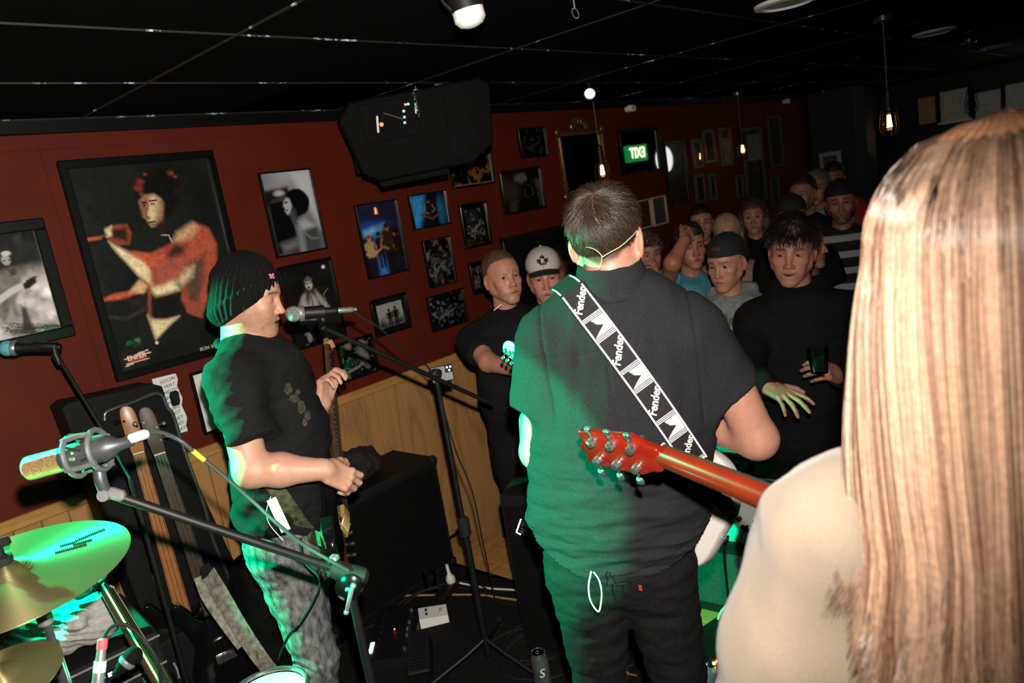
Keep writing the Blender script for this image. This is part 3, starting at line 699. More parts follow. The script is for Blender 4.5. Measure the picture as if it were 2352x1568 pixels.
def bw_band(seed, hi=150, dark=16):
    def f(c):
        c.noise(4, .6, seed)
        for i in range(3): c.person(.2 + .3 * i + .05 * math.sin(seed + i), 1.05, .6 + .15 * math.sin(seed * 2 + i), (hi // 3,) * 3, (hi,) * 3)
        c.noise(10, .8, seed + 3, col=(hi,) * 3, th=.3, soft=.4); c.noise(8, .5, seed + 1)
        c.line([(.25, .7), (.75, .5)], .01, (hi,) * 3)
    return f
picture('framed_photograph', 'small framed black and white photo of a guitarist below the blue one', wrect((968, 552), (1030, 543), (983, 662), (1045, 648)), .006, bw_band(3, 110), (16, 17, 17), res=300)
def paint_white_sil(c):
    c.noise(3, .15, 2); c.poly([(.0, .75), (.2, .6), (.3, 1), (0, 1)], (16, 16, 16), .02); c.person(.46, 1.1, .85, (14, 14, 14), (24, 24, 24), (8, 8, 8)); c.person(.7, 1.1, .9, (12, 12, 12), (20, 20, 20), (8, 8, 8)); c.poly([(.2, .85), (.95, .7), (1, 1), (.2, 1)], (15, 15, 15), .02)
picture('framed_photograph', 'black mounted photo of two seated silhouettes on a white background', wrect((845, 690), (928, 671), (862, 775), (942, 752)), .014, paint_white_sil, (150, 148, 144), matw=.022, matcol=(14, 14, 14), res=320)
picture('framed_photograph', 'wide framed grey photo of a crowded small stage', wrect((978, 682), (1060, 662), (990, 762), (1071, 740)), .008, bw_band(7, 120), (20, 21, 20), res=300)
def paint_yellow(c):
    c.noise(4, .5, 3); c.noise(7, 1, 5, col=(22, 16, 8), th=.0, soft=.12, mask=(c.v > .55) * 1.); c.noise(16, .9, 2, col=(20, 14, 8), th=.15, soft=.15, mask=(c.v > .5) * 1.)
Y0 = (float(W(1037, 430)[0]), float(W(1135, 420)[0]), float(W(1037, 436)[2]), float(W(1110, 262)[2]))
picture('framed_poster', 'framed mustard yellow crowd poster partly behind the hanging loudspeaker', Y0, .014, paint_yellow, (186, 128, 36), matw=.006, matcol=(190, 182, 160), res=300)
picture('framed_photograph', 'black mounted white photo of long haired musicians, above another mounted photo', wrect((1053, 470), (1113, 460), (1065, 574), (1126, 560)), .014, bw_band(11, 200), (60, 60, 60), matw=.024, matcol=(13, 13, 13), res=340)
picture('framed_photograph', 'small black mounted photo of two people hanging behind the man with cropped ginger hair', wrect((1075, 603), (1130, 591), (1083, 680), (1138, 663)), .014, bw_band(13, 160), (40, 42, 46), matw=.016, matcol=(13, 13, 13), res=340)
def paint_drum(c):
    c.noise(4, .5, 8); c.poly([(.35, .1), (.62, .06), (.66, .25), (.5, .32), (.33, .24)], (150, 146, 142), .01); c.poly([(.0, .25), (.4, .3), (.42, .6), (.1, .65)], (72, 70, 68), .02); c.person(.66, 1.1, .8, (12, 12, 12), (90, 86, 82), (8, 8, 8)); c.poly([(.15, .7), (.35, .7), (.3, 1), (.12, 1)], (96, 94, 92), .02); c.poly([(.88, .3), (1, .3), (1, .9), (.92, .9)], (120, 118, 116), .02); c.noise(14, .6, 2)
picture('framed_photograph', 'framed grey photo of a musician seated by amplifiers under a white sign', wrect((1143, 392), (1237, 384), (1157, 497), (1250, 477)), .012, paint_drum, (34, 34, 34), res=300)
picture('framed_photograph', 'small framed black photo with a bright edge, left of the gilt mirror', wrect((1185, 295), (1248, 292), (1194, 366), (1257, 359)), .007, bw_band(17, 90), (12, 12, 13), res=300)

# gilt mirror with a crest
MIRROR = mat('dark_mirror_glass', (.25, .26, .26), .02, 1., var=.02)
def mirror(name, label, rect, fw, gilt):
    x0, x1, z0, z1 = rect; root = thing(name, label, 'mirror', ((x0 + x1) / 2, WALL_Y, z0)); fr = MB()
    for (xa, xb, za, zb) in ((x0, x1, z1 - fw, z1), (x0, x1, z0, z0 + fw), (x0, x0 + fw, z0 + fw, z1 - fw), (x1 - fw, x1, z0 + fw, z1 - fw)):
        fr.box((xb - xa, .035, zb - za), c=((xa + xb) / 2, WALL_Y - .0175, (za + zb) / 2), bev=.008)
    part(root, 'frame', fr, FRAMEG if gilt else FRAMEB)
    part(root, 'glass', MB().box((x1 - x0 - 2 * fw, .006, z1 - z0 - 2 * fw), c=((x0 + x1) / 2, WALL_Y - .01, (z0 + z1) / 2)), MIRROR, smooth=False)
    if gilt:
        cr = MB(); cx = (x0 + x1) / 2
        for i in range(7):
            a = -1.2 + .4 * i; cr.ball((cx + .09 * math.sin(a), WALL_Y - .02, z1 + .012 + .055 * math.cos(a)), (.022, .012, .032), 8)
        part(root, 'crest', cr, FRAMEG)
        for (x, z) in ((x0, z0), (x1, z0), (x0, z1), (x1, z1)): part(root, 'corner_ornament', MB().ball((x, WALL_Y - .03, z), (.03, .016, .03), 10), FRAMEG)
    return root
mirror('wall_mirror', 'tall dark mirror in a gilt frame with carved crest', wrect((1276, 308), (1376, 294), (1292, 450), (1394, 436)), .03, True)
M2 = wrect((1414, 296), (1508, 293), (1426, 404), (1514, 393))
mirror('wall_mirror', 'black framed bar mirror reflecting the green exit sign', M2, .02, False)
# tall pub poster and small frames farther along the wall
def paint_tall(c):
    c.grad((120, 112, 100), (40, 34, 26)); c.poly([(0, .25), (1, .2), (1, .5), (0, .5)], (70, 92, 104), .05, .7); c.noise(5, .5, 4); c.noise(9, .8, 6, col=(120, 60, 60), th=.3, mask=(c.v > .55) * 1.); c.noise(9, .8, 2, col=(80, 100, 40), th=.3, mask=(c.v > .5) * (c.v < .8) * 1.)
picture('framed_poster', 'tall framed landscape poster with a round white light reflected in its glass', wrect((1521, 326), (1567, 322), (1537, 478), (1584, 466)), .02, paint_tall, (90, 90, 90), res=120)
picture('framed_notice', 'small brown notice in a pale frame next to a matching grey one', wrect((1455, 462), (1489, 456), (1464, 528), (1497, 521)), .012, lambda c: c.noise(6, .3, 3), (110, 84, 62), frame=mat('pale_wood_frame', (.42, .33, .22), .5, var=.1), res=120)
picture('framed_notice', 'small grey text notice in a pale frame', wrect((1492, 454), (1524, 448), (1500, 521), (1532, 512)), .014, lambda c: c.noise(30, .4, 4), (120, 122, 128), frame=MATS['pale_wood_frame'], res=120)
far = [((1582, 322), (1606, 318), (1592, 390), (1614, 384), (60, 62, 60), 'narrow grey poster with pale edges past the tall landscape poster'),
       ((1610, 300), (1636, 296), (1618, 378), (1642, 372), (34, 36, 38), 'dark poster with a faint figure on the far wall'),
       ((1646, 293), (1674, 292), (1655, 385), (1682, 378), (120, 110, 100), 'white bordered poster with an amber lamp reflected'),
       ((1698, 294), (1746, 292), (1716, 468), (1758, 462), (96, 86, 66), 'long pale bordered poster behind a pendant bulb'),
       ((1760, 266), (1790, 264), (1768, 386), (1798, 382), (76, 60, 44), 'tall brown poster with two bright reflections'),
       ((1592, 402), (1614, 398), (1598, 468), (1620, 464), (52, 54, 48), 'faded green print low on the far wall'),
       ((1624, 400), (1640, 398), (1630, 462), (1646, 458), (44, 46, 44), 'slim grey print low on the far wall'),
       ((1686, 404), (1702, 400), (1692, 456), (1708, 452), (40, 40, 40), 'tiny dark print beside the long bordered poster'),
       ((1766, 406), (1786, 402), (1772, 474), (1790, 470), (70, 70, 66), 'small white bordered print below the brown poster')]
for tl, tr, bl, br, colr, lab in far:
    picture('framed_print', lab, wrect(tl, tr, bl, br), .03, (lambda s: (lambda c: (c.noise(5, .8, s), c.noise(9, .7, s + 2, col=(20, 20, 20), th=.1))))(tl[0] % 17), colr, frame=mat('far_frame_grey', (.05, .048, .044), .5, var=.2), res=60)
# paper set list taped to the wall
q = wrect((357, 864), (412, 856), (372, 1002), (428, 998)); sl_root = thing('set_list', 'torn white handwritten set list taped to the wall by the guitar case', 'paper', (q[0], WALL_Y, q[2]))
x0, x1, z0, z1 = q; pp = [(x0, z1), (x1, z1 - .004)] + [(x1 + .006 * math.sin(i * 2.1) - .004 * i / 8, z1 - (z1 - z0) * i / 9) for i in range(1, 9)] + [(x1 - .01, z0), (x0 + .01, z0 + .004)]
M = basis((0, WALL_Y - .002, 0), (1, 0, 0), (0, 0, 1), (0, -1, 0)); part(sl_root, 'sheet', MB().prism(pp, 0, .0012, M), PAPER, smooth=False)
tx = MB()
for i, s in enumerate(['SOCIAL', 'WAY', 'HELD?', 'LEGEND', 'MAY', 'BIG', 'RIOT', 'HEY', 'LINES', 'DAYS', 'STAY']):
    zz = z1 - .022 - i * .0245
    text_on(tx, s, .021, basis((x0 + .062 + .006 * math.sin(i * 3), WALL_Y - .0036, zz), (.995, 0, .09), (-.09, 0, .995), (0, -1, 0)), shear=.2)
part(sl_root, 'handwriting', tx, INK, smooth=False)
# red and grey gig poster stuck behind the guitar case
q = (float(W(120, 930)[0]), float(W(272, 892)[0]), float(W(150, 1010)[2]), float(W(120, 930)[2]) + .0); gp = thing('gig_poster', 'grey gig poster with pink block letters behind the guitar case', 'poster', (q[0], WALL_Y, q[2]))
cv = Cv(q[1] - q[0], q[3] - q[2], 200, (150, 140, 132)); cv.noise(8, .5, 4); cv.noise(14, .8, 2, col=(60, 54, 52), th=.2)
cv.poly([(.0, .0), (1, 0), (1, .36), (.0, .34)], (24, 18, 18), .01); cv.poly([(.16, .05), (.28, .02), (.28, .5), (.16, .52)], (206, 60, 84), .01)
grid_print(gp, *q, WALL_Y - .003, cv)
part(gp, 'lettering', text_on(MB(), 'PIONTS', .085, basis(((q[0] + q[1]) / 2 + .04, WALL_Y - .0036, q[3] - .04), (1, 0, 0), (0, 0, 1), (0, -1, 0)), weight=.002), mat('pink_print', (.42, .035, .06), .6, var=.1), smooth=False)
# black notice board behind the audience
q = wrect((1150, 545), (1330, 508), (1180, 780), (1360, 720))
bb = thing('notice_board', 'large black board on the wall behind the man in the white cap', 'board', ((q[0] + q[1]) / 2, WALL_Y, q[2]))
part(bb, 'panel', MB().box((q[1] - q[0] - .06, .02, q[3] - q[2] - .06), c=((q[0] + q[1]) / 2, WALL_Y - .01, (q[2] + q[3]) / 2)), BLACKM)
fr = MB()
for (xa, xb, za, zb) in ((q[0], q[1], q[3] - .03, q[3]), (q[0], q[1], q[2], q[2] + .03), (q[0], q[0] + .03, q[2], q[3]), (q[1] - .03, q[1], q[2], q[3])): fr.box((xb - xa, .03, zb - za), c=((xa + xb) / 2, WALL_Y - .015, (za + zb) / 2), bev=.004)
part(bb, 'frame', fr, BLACK)
# ------------------------------------------------------------------ people: bodies are one continuous surface each
def yaw_m(a): return rotm('Z', a)
def add_head(F, Mh, q):
    """face looks along local +Y, eyes at the origin's height; returns eye centres"""
    s = q.get('s', 1.); w = q.get('w', 1.) * s; jw = q.get('jaw', 1.) * s; nl = q.get('nose', 1.) * s
    F.push(Mh)
    F.ell((0, -.018 * s, .036 * s), (.0765 * w, .098 * s, .088 * s), .01)
    F.ell((0, .020 * s, .012 * s), (.068 * w, .072 * s, .080 * s), .03)              # forehead, temples
    F.ell((0, .030 * s, -.045 * s), (.056 * w, .060 * s, .070 * s), .025)            # middle face
    for sx in (-1, 1):
        F.cone((sx * .054 * jw, .004 * s, -.052 * s), (sx * .016 * jw, .070 * s, -.106 * s), .0175 * s, .0165 * s, .025)   # jaw line
        F.cone((sx * .060 * w, .0 * s, -.01 * s), (sx * .055 * jw, .004 * s, -.055 * s), .016 * s, .016 * s, .02)
        F.ell((sx * .043 * w, .058 * s, -.028 * s), (.022 * s, .022 * s, .017 * s), .02)     # cheek bones
        F.ell((sx * .030 * w, .062 * s, -.062 * s), (.022 * s, .022 * s, .024 * s), .02)     # cheeks
        F.cone((sx * .012 * w, .085 * s, .019 * s), (sx * .048 * w, .068 * s, .022 * s), .0085 * s, .0075 * s, .012)   # brow ridge
    F.ell((0, .078 * s, -.108 * s), (.019 * s, .015 * s, .016 * s), .018)            # chin
    F.ell((0, .078 * s, -.075 * s), (.028 * s, .017 * s, .022 * s), .015)            # muzzle
    for sx in (-1, 1): F.ell((sx * .031 * w, .098 * s, -.001 * s), (.018 * s, .020 * s, .0125 * s), .012, sub=True)
    F.cone((0, .083 * s, .014 * s), (0, .103 * s, -.034 * nl), .0075 * s, .0105 * s, .010)
    F.ell((0, .1065 * s, -.040 * nl), (.0115 * s, .0125 * s, .0105 * s), .006)
    for sx in (-1, 1):
        F.ell((sx * .0125 * s, .0945 * s, -.0435 * nl), (.0085 * s, .0115 * s, .008 * s), .005)
        F.ell((sx * .0065 * s, .100 * s, -.0525 * nl), (.0038 * s, .005 * s, .004 * s), .002, sub=True)
    mo = q.get('open', 0.) * s; sm_ = q.get('smile', 0.) * s
    F.cone((-.0215 * s, .0885 * s, -.0715 * s + mo * .3 + sm_), (0, .0955 * s, -.0672 * s + mo * .3), .0035 * s, .0052 * s, .004)
    F.cone((.0215 * s, .0885 * s, -.0715 * s + mo * .3 + sm_), (0, .0955 * s, -.0672 * s + mo * .3), .0035 * s, .0052 * s, .004)
    F.cone((-.0165 * s, .0885 * s, -.0785 * s - mo), (.0165 * s, .0885 * s, -.0785 * s - mo), .0055 * s, .0055 * s, .005)
    for sx in (-1, 1): F.cone((sx * .0235 * s, .0935 * s, -.0738 * s - mo * .2 + sm_ * .9), (0, .1015 * s, -.0742 * s - mo * .35 - sm_ * .25), .0012 * s + mo * .12, .0016 * s + mo * .58, .002, sub=True)
    eyes = []
    for sx in (-1, 1):
        e = (sx * .0315 * w, .0735 * s, -.0015 * s); eyes.append(e)
        F.ell(e, (.0145 * s, .0138 * s, .0125 * s), .004)                             # lids
        if not q.get('shut'): F.ell((e[0], e[1] + .013 * s, e[2] - .0003 * s), (.0112 * s, .012 * s, q.get('lid', .0047) * s), .002, sub=True)
        # ears
        Me = rotm('Z', sx * .42) @ rotm('X', -.14)
        F.push(trans((sx * .0785 * w, -.012 * s, -.012 * s)) @ Me)
        F.ell((0, 0, .004 * s), (.0085 * s, .0195 * s, .0315 * s), .006)
        F.ell((0, .004 * s, -.022 * s), (.0065 * s, .011 * s, .013 * s), .006)
        F.ell((sx * .008 * s, .004 * s, .002 * s), (.006 * s, .0105 * s, .019 * s), .003, sub=True)
        F.pop()
    F.pop(); return eyes
def head_cols(v, Mi, q):
    """skin colours from head coordinates"""
    p = xf(Mi, v) / q.get('s', 1.); sk = np.array(q.get('skin', (.50, .27, .19))); n = len(v)
    c = np.ones((n, 3)) * sk; x, y, z = p[:, 0], p[:, 1], p[:, 2]; ax = np.abs(x)
    def mix(m, col): c[:] = c * (1 - m[:, None]) + np.array(col) * m[:, None]
    sm = lambda d, w: np.clip(.5 - d / w, 0, 1)
    inh = (z > -.14)
    mix(.35 * sm(np.hypot((ax - .04) / .025, (z + .035) / .025) - .7, .8) * np.clip(y / .03, 0, 1), sk * [1.05, .72, .66])
    mix(.4 * sm(np.hypot(x / .018, (z + .04) / .016) - .6, .8) * (y > .08), sk * [1.05, .7, .64])
    mix(.55 * sm(ax - .083, .004) * 0 + .35 * (ax > .076) * inh * (z > -.06) * (z < .04), sk * [1.1, .72, .66])       # ears
    mo = q.get('open', 0.)
    z = z - q.get('smile', 0.) * np.clip((x / .022) ** 2, 0, 1.2) * (y > .06) * (z < -.055) * (z > -.1)
    mix(.75 * sm(np.hypot(x / .0275, (z + .0735 + mo * .35) / (.0125 + mo)) - .8, .5) * (y > .07), np.array(q.get('lips', sk * [.82, .45, .42])))
    mix(sm(np.hypot(x / .0255, (z + .0735 + mo * .35) / (.0022 + mo * .5)) - .9, .7) * (y > .07), (.03, .008, .006))
    hb = np.array(q.get('brow', (.03, .02, .012)))
    bz = .0195 - 6. * (ax - .030) ** 2 + .003
    mix(q.get('browk', .85) * sm(np.abs(z - bz) / .0062 - .7, .8) * (ax > .012) * (ax < .052) * (y > .045), hb)
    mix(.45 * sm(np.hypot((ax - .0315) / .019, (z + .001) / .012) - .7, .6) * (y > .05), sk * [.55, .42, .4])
    mix(.55 * sm(np.hypot((ax - .0315) / .0155, (np.abs(z + .0012) - .0045) / .0018) - .6, .8) * (y > .06), (.02, .012, .01))
    st = q.get('stubble', 0.)
    if st:
        zz = z + .055 + .9 * np.maximum(0, ax - .03) - 1.2 * np.maximum(0, .03 - np.maximum(y, 0)) * 0
        beard = sm((z + .048 - .55 * np.clip(.05 - y, 0, .06)) / .02, 1.2) * np.clip((y + .02) / .03, 0, 1) * np.clip((z + .15) / .025, 0, 1) * sm((np.hypot(x / .024, (z + .073) / .012) < .9) * 1. - .5, .5)
        mix(st * beard * (.65 + .35 * vnoise(p * 260)), q.get('beard', (.06, .035, .02)))
    hr = q.get('scalp')
    if hr is not None:
        f = sm((z - (.052 + .45 * np.clip(y - .03, -.2, .08)) - q.get('hl', 0.)) / -.012, 1.) if False else None
        lim = np.where(y > .0, .052 + .25 * y, .052 - 1.25 * (-y)) + q.get('hl', 0.)
        lim = np.maximum(lim, q.get('nape', -.075))
        mix(.92 * sm((lim - z) / .012, 1.), hr)
    return np.clip(c, 0, 1)
SKIN = mat('skin', rough=.48, spec=.4, vc=True, var=.07, vscale=60, bump=.12, bscale=350)
EYEW = mat('eyeball', rough=.08, vc=True, coat=.5)
def add_eyes(root, Mw, eyes, q):
    s = q.get('s', 1.); gz = q.get('gaze', (0, 0))
    for e in eyes:
        m = MB().ball((0, 0, 0), .0122 * s, 20); v = np.concatenate(m.v); d = np.array([gz[0], 1., gz[1]]); d /= np.linalg.norm(d)
        t = (v / (.0122 * s)) @ d; c = np.where((t > .95)[:, None], (.004, .004, .004), np.where((t > .80)[:, None], q.get('iris', (.05, .035, .02)), (.26, .225, .20)))
        part(root, 'eye', (xf(Mw, v + np.array(e)), m.f), EYEW, cols=c)
def add_hand(F, Mhand, curl, s=1., side=1, thumb=(.55, .25), spread=.12, k=.004):
    """hand: wrist at origin, fingers run along +Y, back of hand faces +Z, thumb on side*+X; curl: 4 values or one"""
    F.push(Mhand)
    F.cone((0, -.01 * s, 0), (0, .02 * s, 0), .026 * s, .027 * s, .012, flat=((0, 0, 1), .72))
    F.box((0, .052 * s, -.002 * s), (.039 * s, .045 * s, .0125 * s), .012 * s, .012)
    F.ell((side * .026 * s, .030 * s, -.008 * s), (.017 * s, .030 * s, .014 * s), .01)
    if np.isscalar(curl): curl = [curl] * 4
    L = [(.043, .026, .021), (.048, .030, .023), (.045, .028, .022), (.036, .021, .019)]; xs = [.030, .0105, -.0095, -.029]
    for i in range(4):
        b = np.array([side * xs[i] * s, (.092 - (.004, 0, .003, .012)[i]) * s, .001 * s]); sp = side * (1.3 - i) * -spread * .5; ang = 0.
        cu = curl[i] if not np.isscalar(curl[i]) else (curl[i], curl[i] * 1.15, curl[i] * .8); r = (.0093, .0095, .0092, .0080)[i] * s
        pts = [b]
        for j in range(3):
            ang += cu[j]; d = np.array([-math.sin(sp) * math.cos(ang), math.cos(sp) * math.cos(ang), -math.sin(ang)]); pts.append(pts[-1] + d * L[i][j] * s)
        F.cone(pts[0], pts[1], r, r * .97, k); F.cone(pts[1], pts[2], r * .97, r * .88, .003); F.cone(pts[2], pts[3], r * .88, r * .76, .003)
        F.ell(pts[0] + [0, 0, .003 * s], (r * 1.05,) * 3, .006)
    a, dn = thumb; p0 = np.array([side * .026 * s, .018 * s, -.008 * s]); d1 = np.array([side * math.sin(a), math.cos(a) * math.cos(dn), -math.sin(dn)]); p1 = p0 + d1 * .042 * s
    d2 = d1 * .9 + np.array([-side * .25, .15, -dn * .5]); d2 /= np.linalg.norm(d2); p2 = p1 + d2 * .033 * s; d3 = d2 + np.array([-side * .3, .1, -dn * .4]); d3 /= np.linalg.norm(d3); p3 = p2 + d3 * .027 * s
    F.cone(p0, p1, .0135 * s, .0115 * s, .008); F.cone(p1, p2, .0112 * s, .0105 * s, .003); F.cone(p2, p3, .0105 * s, .0085 * s, .003)
    F.pop()
def hand_m(wrist, fwd, back):
    """wrist position, finger direction, direction the back of the hand faces"""
    y = np.array(fwd, float); y /= np.linalg.norm(y); z = np.array(back, float); z -= y * (z @ y); z /= np.linalg.norm(z); return basis(np.array(wrist, float), np.cross(y, z), y, z)
# hair -----------------------------------------------------------------
def hair_mat(name, a, b, rough=.55):
    return mat(name, a, rough, var=1., c2=b, vscale=35, stretch=(1, 1, .12), spec=.5, bump=.5, bscale=120)
def hair_cap(root, Mw, q, style, m, name='hair'):
    """hair mass modelled in head coordinates; style: short / crop / long / bun / curly"""
    s = q.get('s', 1.); w = q.get('w', 1.) * s
    F = Field((-.16, -.20, -.42 if style == 'long' else -.16), (.16, .15, .19), .0052)
    t = {'short': .010, 'crop': .004, 'long': .014, 'bun': .008, 'curly': .022, 'fringe': .014}[style] * s
    F.ell((0, -.020 * s, .038 * s), (.0775 * w + t, .099 * s + t, .090 * s + t * 1.2), .01)
    if style in ('short', 'curly', 'fringe'): F.ell((0, .02 * s, .085 * s), (.058 * w, .06 * s, .042 * s + t * .6), .02)
    if style == 'fringe': F.ell((.01, .066 * s, .074 * s), (.060 * w, .030 * s, .022 * s), .02)
    if style == 'long':
        for sx in (-1, 1): F.chain([(sx * .078 * w, -.0 * s, .02 * s), (sx * .088 * w, .005, -.12 * s), (sx * .094 * w, .03, -.26 * s), (sx * .09 * w, .05, -.34 * s)], [.026 * s, .03 * s, .034 * s, .02 * s], .02)
        F.cone((0, -.075 * s, 0), (0, -.09 * s, -.28 * s), .06 * s, .07 * s, .03)
    if style == 'bun': F.ell((0, -.12 * s, .07 * s), (.04 * s, .035 * s, .04 * s), .01)
    # face opening: cut away in front of the hairline
    hl = q.get('hl', 0.) * s
    F.box((0, .105 * s, -.062 * s + hl), (.062 * w if style == 'long' else .2, .085 * s, .112 * s), .03 * s, .012, sub=True, M=rotm('X', -.12))
    if style != 'long':
        F.box((0, -.04 * s, -.17 * s + q.get('nape', -.075) * s + .07 * s), (.2, .2, .09 * s), .02, .02, sub=True, M=rotm('X', .35))
        for sx in (-1, 1): F.ell((sx * .092 * w, -.006 * s, -.018 * s), (.022 * s, .030 * s, .040 * s), .008, sub=True)
    v, f = F.mesh()
    nr = normals(v, f); g = {'curly': 60, 'long': 30}.get(style, 46); amp = {'curly': .009, 'short': .0035, 'fringe': .005, 'long': .004}.get(style, .0018)
    st = np.array([1, 1, .25]) if style in ('long', 'short', 'fringe') else np.array([1, 1, 1])
    v = v + nr * (amp * fbm(v * g * st * 3 + 5, 3))[:, None]
    return part(root, name, (xf(Mw, v), f), m)
def strand_mesh(curves, widths, nrm=None):
    """curves (n, k, 3) -> three-sided thin tubes as one mesh"""
    n, k, _ = curves.shape; t = np.gradient(curves, axis=1); t /= np.maximum(np.linalg.norm(t, axis=2, keepdims=True), 1e-9)
    up = np.array([.31, .52, .79]); x = np.cross(t, up); x /= np.maximum(np.linalg.norm(x, axis=2, keepdims=True), 1e-9); y = np.cross(t, x)
    tp = np.ones(k); tp[-1] = .15; tp[-2] = .6; w = widths[:, None, None] * tp[None, :, None]
    ring = [curves + w * (math.cos(a) * x + math.sin(a) * y) for a in (0, 2.094, 4.189)]
    v = np.stack(ring, 2).reshape(-1, 3); b = (np.arange(n)[:, None] * k + np.arange(k - 1)[None]) * 3
    f = np.concatenate([np.stack([b + j, b + (j + 1) % 3, b + 3 + (j + 1) % 3, b + 3 + j], -1).reshape(-1, 4) for j in range(3)]); return v, f
# clothing helper: solid with folds
def cloth(root, name, F, M, m, folds=(), h_smooth=1, label=None, cut=None):
    v, f = F.mesh()
    if h_smooth: v = relax(v, f, h_smooth)
    nr = normals(v, f)
    for amp, frq in folds: v = v + nr * (amp * fbm(v * np.array(frq) + 11.7, 2))[:, None]
    if cut is not None:
        v, f, _ = keep(v, f, ~cut(v))
    return part(root, name, (xf(M, v), f), m, label=label)
from mathutils.bvhtree import BVHTree
def pm(pos, fac):
    f = np.array([fac[0], fac[1], 0.]); f /= np.linalg.norm(f); return basis(np.array(pos, float), np.cross(f, (0, 0, 1)), f, (0, 0, 1))
def bvh_of(o):
    me = o.data; off = origin(o); return BVHTree.FromPolygons([tuple(np.array(v.co) + off) for v in me.vertices], [tuple(p.vertices) for p in me.polygons])
def onto(bvh, px, py, off=.004):
    r = ray(px, py); r = r / np.linalg.norm(r); h = bvh.ray_cast(Vector(EYE), Vector(r)); return None if h[0] is None else np.array(h[0]) - r * off
DENIMB = mat('black_denim', (.0045, .0045, .005), .85, spec=.2, var=.4, vscale=90, bump=.4, bscale=500)
def legs(root, M, hip, knees, ankles, r=(.098, .062, .046), m=DENIMB, name='trousers', folds=((.004, (14, 14, 30)),), h=.009, top=.1, hipw=.15):
    """trousers: hip centre, knee and ankle points (local)"""
    pts = np.array([hip] + list(knees) + list(ankles)); F = Field(pts.min(0) - [.26, .24, .06], pts.max(0) + [.26, .24, .16], h)
    F.cone((hip[0] - hipw * .45, hip[1], hip[2]), (hip[0] + hipw * .45, hip[1], hip[2]), .12, .12, .03, flat=((0, 1, 0), .95))
    F.cone((hip[0] - hipw * .3, hip[1], hip[2] + top), (hip[0] + hipw * .3, hip[1], hip[2] + top), .115, .115, .05, flat=((0, 1, 0), .9))
    for i, sx in enumerate((-1, 1)):
        a = np.array(hip) + [sx * hipw * .55, 0, -.05]; F.cone(a, knees[i], r[0], r[1], .025); F.cone(knees[i], ankles[i], r[1], r[2], .02)
    return cloth(root, name, F, M, m, folds)
def shoes(root, M, ankles, m=BLACKM):
    for a in ankles:
        F = Field((a[0] - .09, a[1] - .14, -.02), (a[0] + .09, a[1] + .24, .16), .007)
        F.cone((a[0], a[1] - .05, .04), (a[0], a[1] + .14, .032), .042, .034, .02, flat=((0, 0, 1), .9)).cone((a[0], a[1] - .02, .05), (a[0], a[1], .11), .042, .045, .02)
        F.box((a[0], a[1] + .05, -.02), (.2, .3, .021), .001, .004, sub=True)
        part(root, 'shoe', tuple([xf(M, F.mesh()[0]), F.mesh()[1]]), m)

# ------------------------------------------------------------------ the guitarist seen from behind
GM = pm((1.385, 1.0, .13), (.85, .53)); G0 = pm((1.385, 1.0, 0), (.85, .53))
gt = thing('person', 'guitarist seen from behind in a charcoal short sleeved shirt and black jeans', 'person', G0[:3, 3])
gq = dict(s=1.0, w=.97, skin=(.39, .185, .126), scalp=(.04, .026, .017), hl=.0, nape=-.062)
GH = trans((.042, .012, 1.585)) @ rotm('Z', -.22) @ rotm('X', -.06) @ rotm('Y', .03)
F = Field((-.36, -.22, .80), (.48, .42, 1.76), .0046)
add_head(F, GH, gq)
F.cone((.042, -.02, 1.52), (.035, -.04, 1.40), .056, .066, .03)
F.cone((-.09, -.02, 1.37), (.17, -.02, 1.37), .055, .055, .03); F.chain([(.035, -.01, 1.36), (.0, .0, 1.1), (-.03, 0, .86)], [.11, .105, .11], .05, flat=((0, 1, 0), .62))
F.chain([(-.135, .0, 1.36), (-.195, .005, 1.10)], [.05, .041], .03); F.chain([(-.195, .005, 1.10), (-.235, .20, 1.12)], [.042, .032], .02)
F.chain([(.23, 0, 1.36), (.322, .012, 1.075)], [.052, .046], .03); F.chain([(.322, .012, 1.075), (.165, .165, 1.085)], [.047, .029], .02)
add_hand(F, hand_m((.165, .165, 1.085), (-.75, .6, -.1), (.2, .6, .75)), (.5, .5, .55, .6), side=-1)
add_hand(F, hand_m((-.235, .20, 1.12), (-.15, .95, .35), (-.9, 0, .4)), (.9, .9, .9, .9), side=1)
v, f = F.mesh(); c = head_cols(v, np.linalg.inv(GH), gq); vw = xf(GM, v); rt = ray(1707, 890); rt = rt / np.linalg.norm(rt); al = (vw - EYE) @ rt; dt = np.linalg.norm(vw - EYE - al[:, None] * rt, axis=1); tat = (dt < .011) & (dt > .005) & (al < 1.95); c[tat] = (.42, .09, .07); part(gt, 'body', (vw, f), SKIN, cols=c)
# shirt
SHIRT = mat('charcoal_linen', (.014, .0145, .0165), .88, spec=.15, var=.4, vscale=420, bump=.5, bscale=650)
F = Field((-.36, -.24, .68), (.48, .24, 1.56), .0048)
F.cone((-.125, -.01, 1.365), (-.180, .0, 1.20), .078, .066, .035); F.cone((.198, -.01, 1.350), (.296, .005, 1.160), .076, .074, .035)
F.box((-.205, .0, 1.150), (.13, .13, .075), .004, .003, sub=True, M=rotm('Y', .16) ); F.box((.332, .01, 1.128), (.14, .16, .085), .004, .003, sub=True, M=rotm('Y', -.55))
F.cone((-.10, -.02, 1.372), (.185, -.02, 1.362), .072, .072, .04); F.cone((-.02, -.03, 1.44), (.10, -.03, 1.435), .06, .06, .05)
F.chain([(.035, -.012, 1.33), (.015, -.01, 1.14), (-.022, -.005, .96), (-.034, 0, .70)], [.185, .192, .200, .208], .05, flat=((0, 1, 0), .66))
v, f = F.mesh(); v = relax(v, f, 2); nr = normals(v, f); x, y, z = v.T
lo_ = np.clip((1.28 - z) / .35, 0, 1)
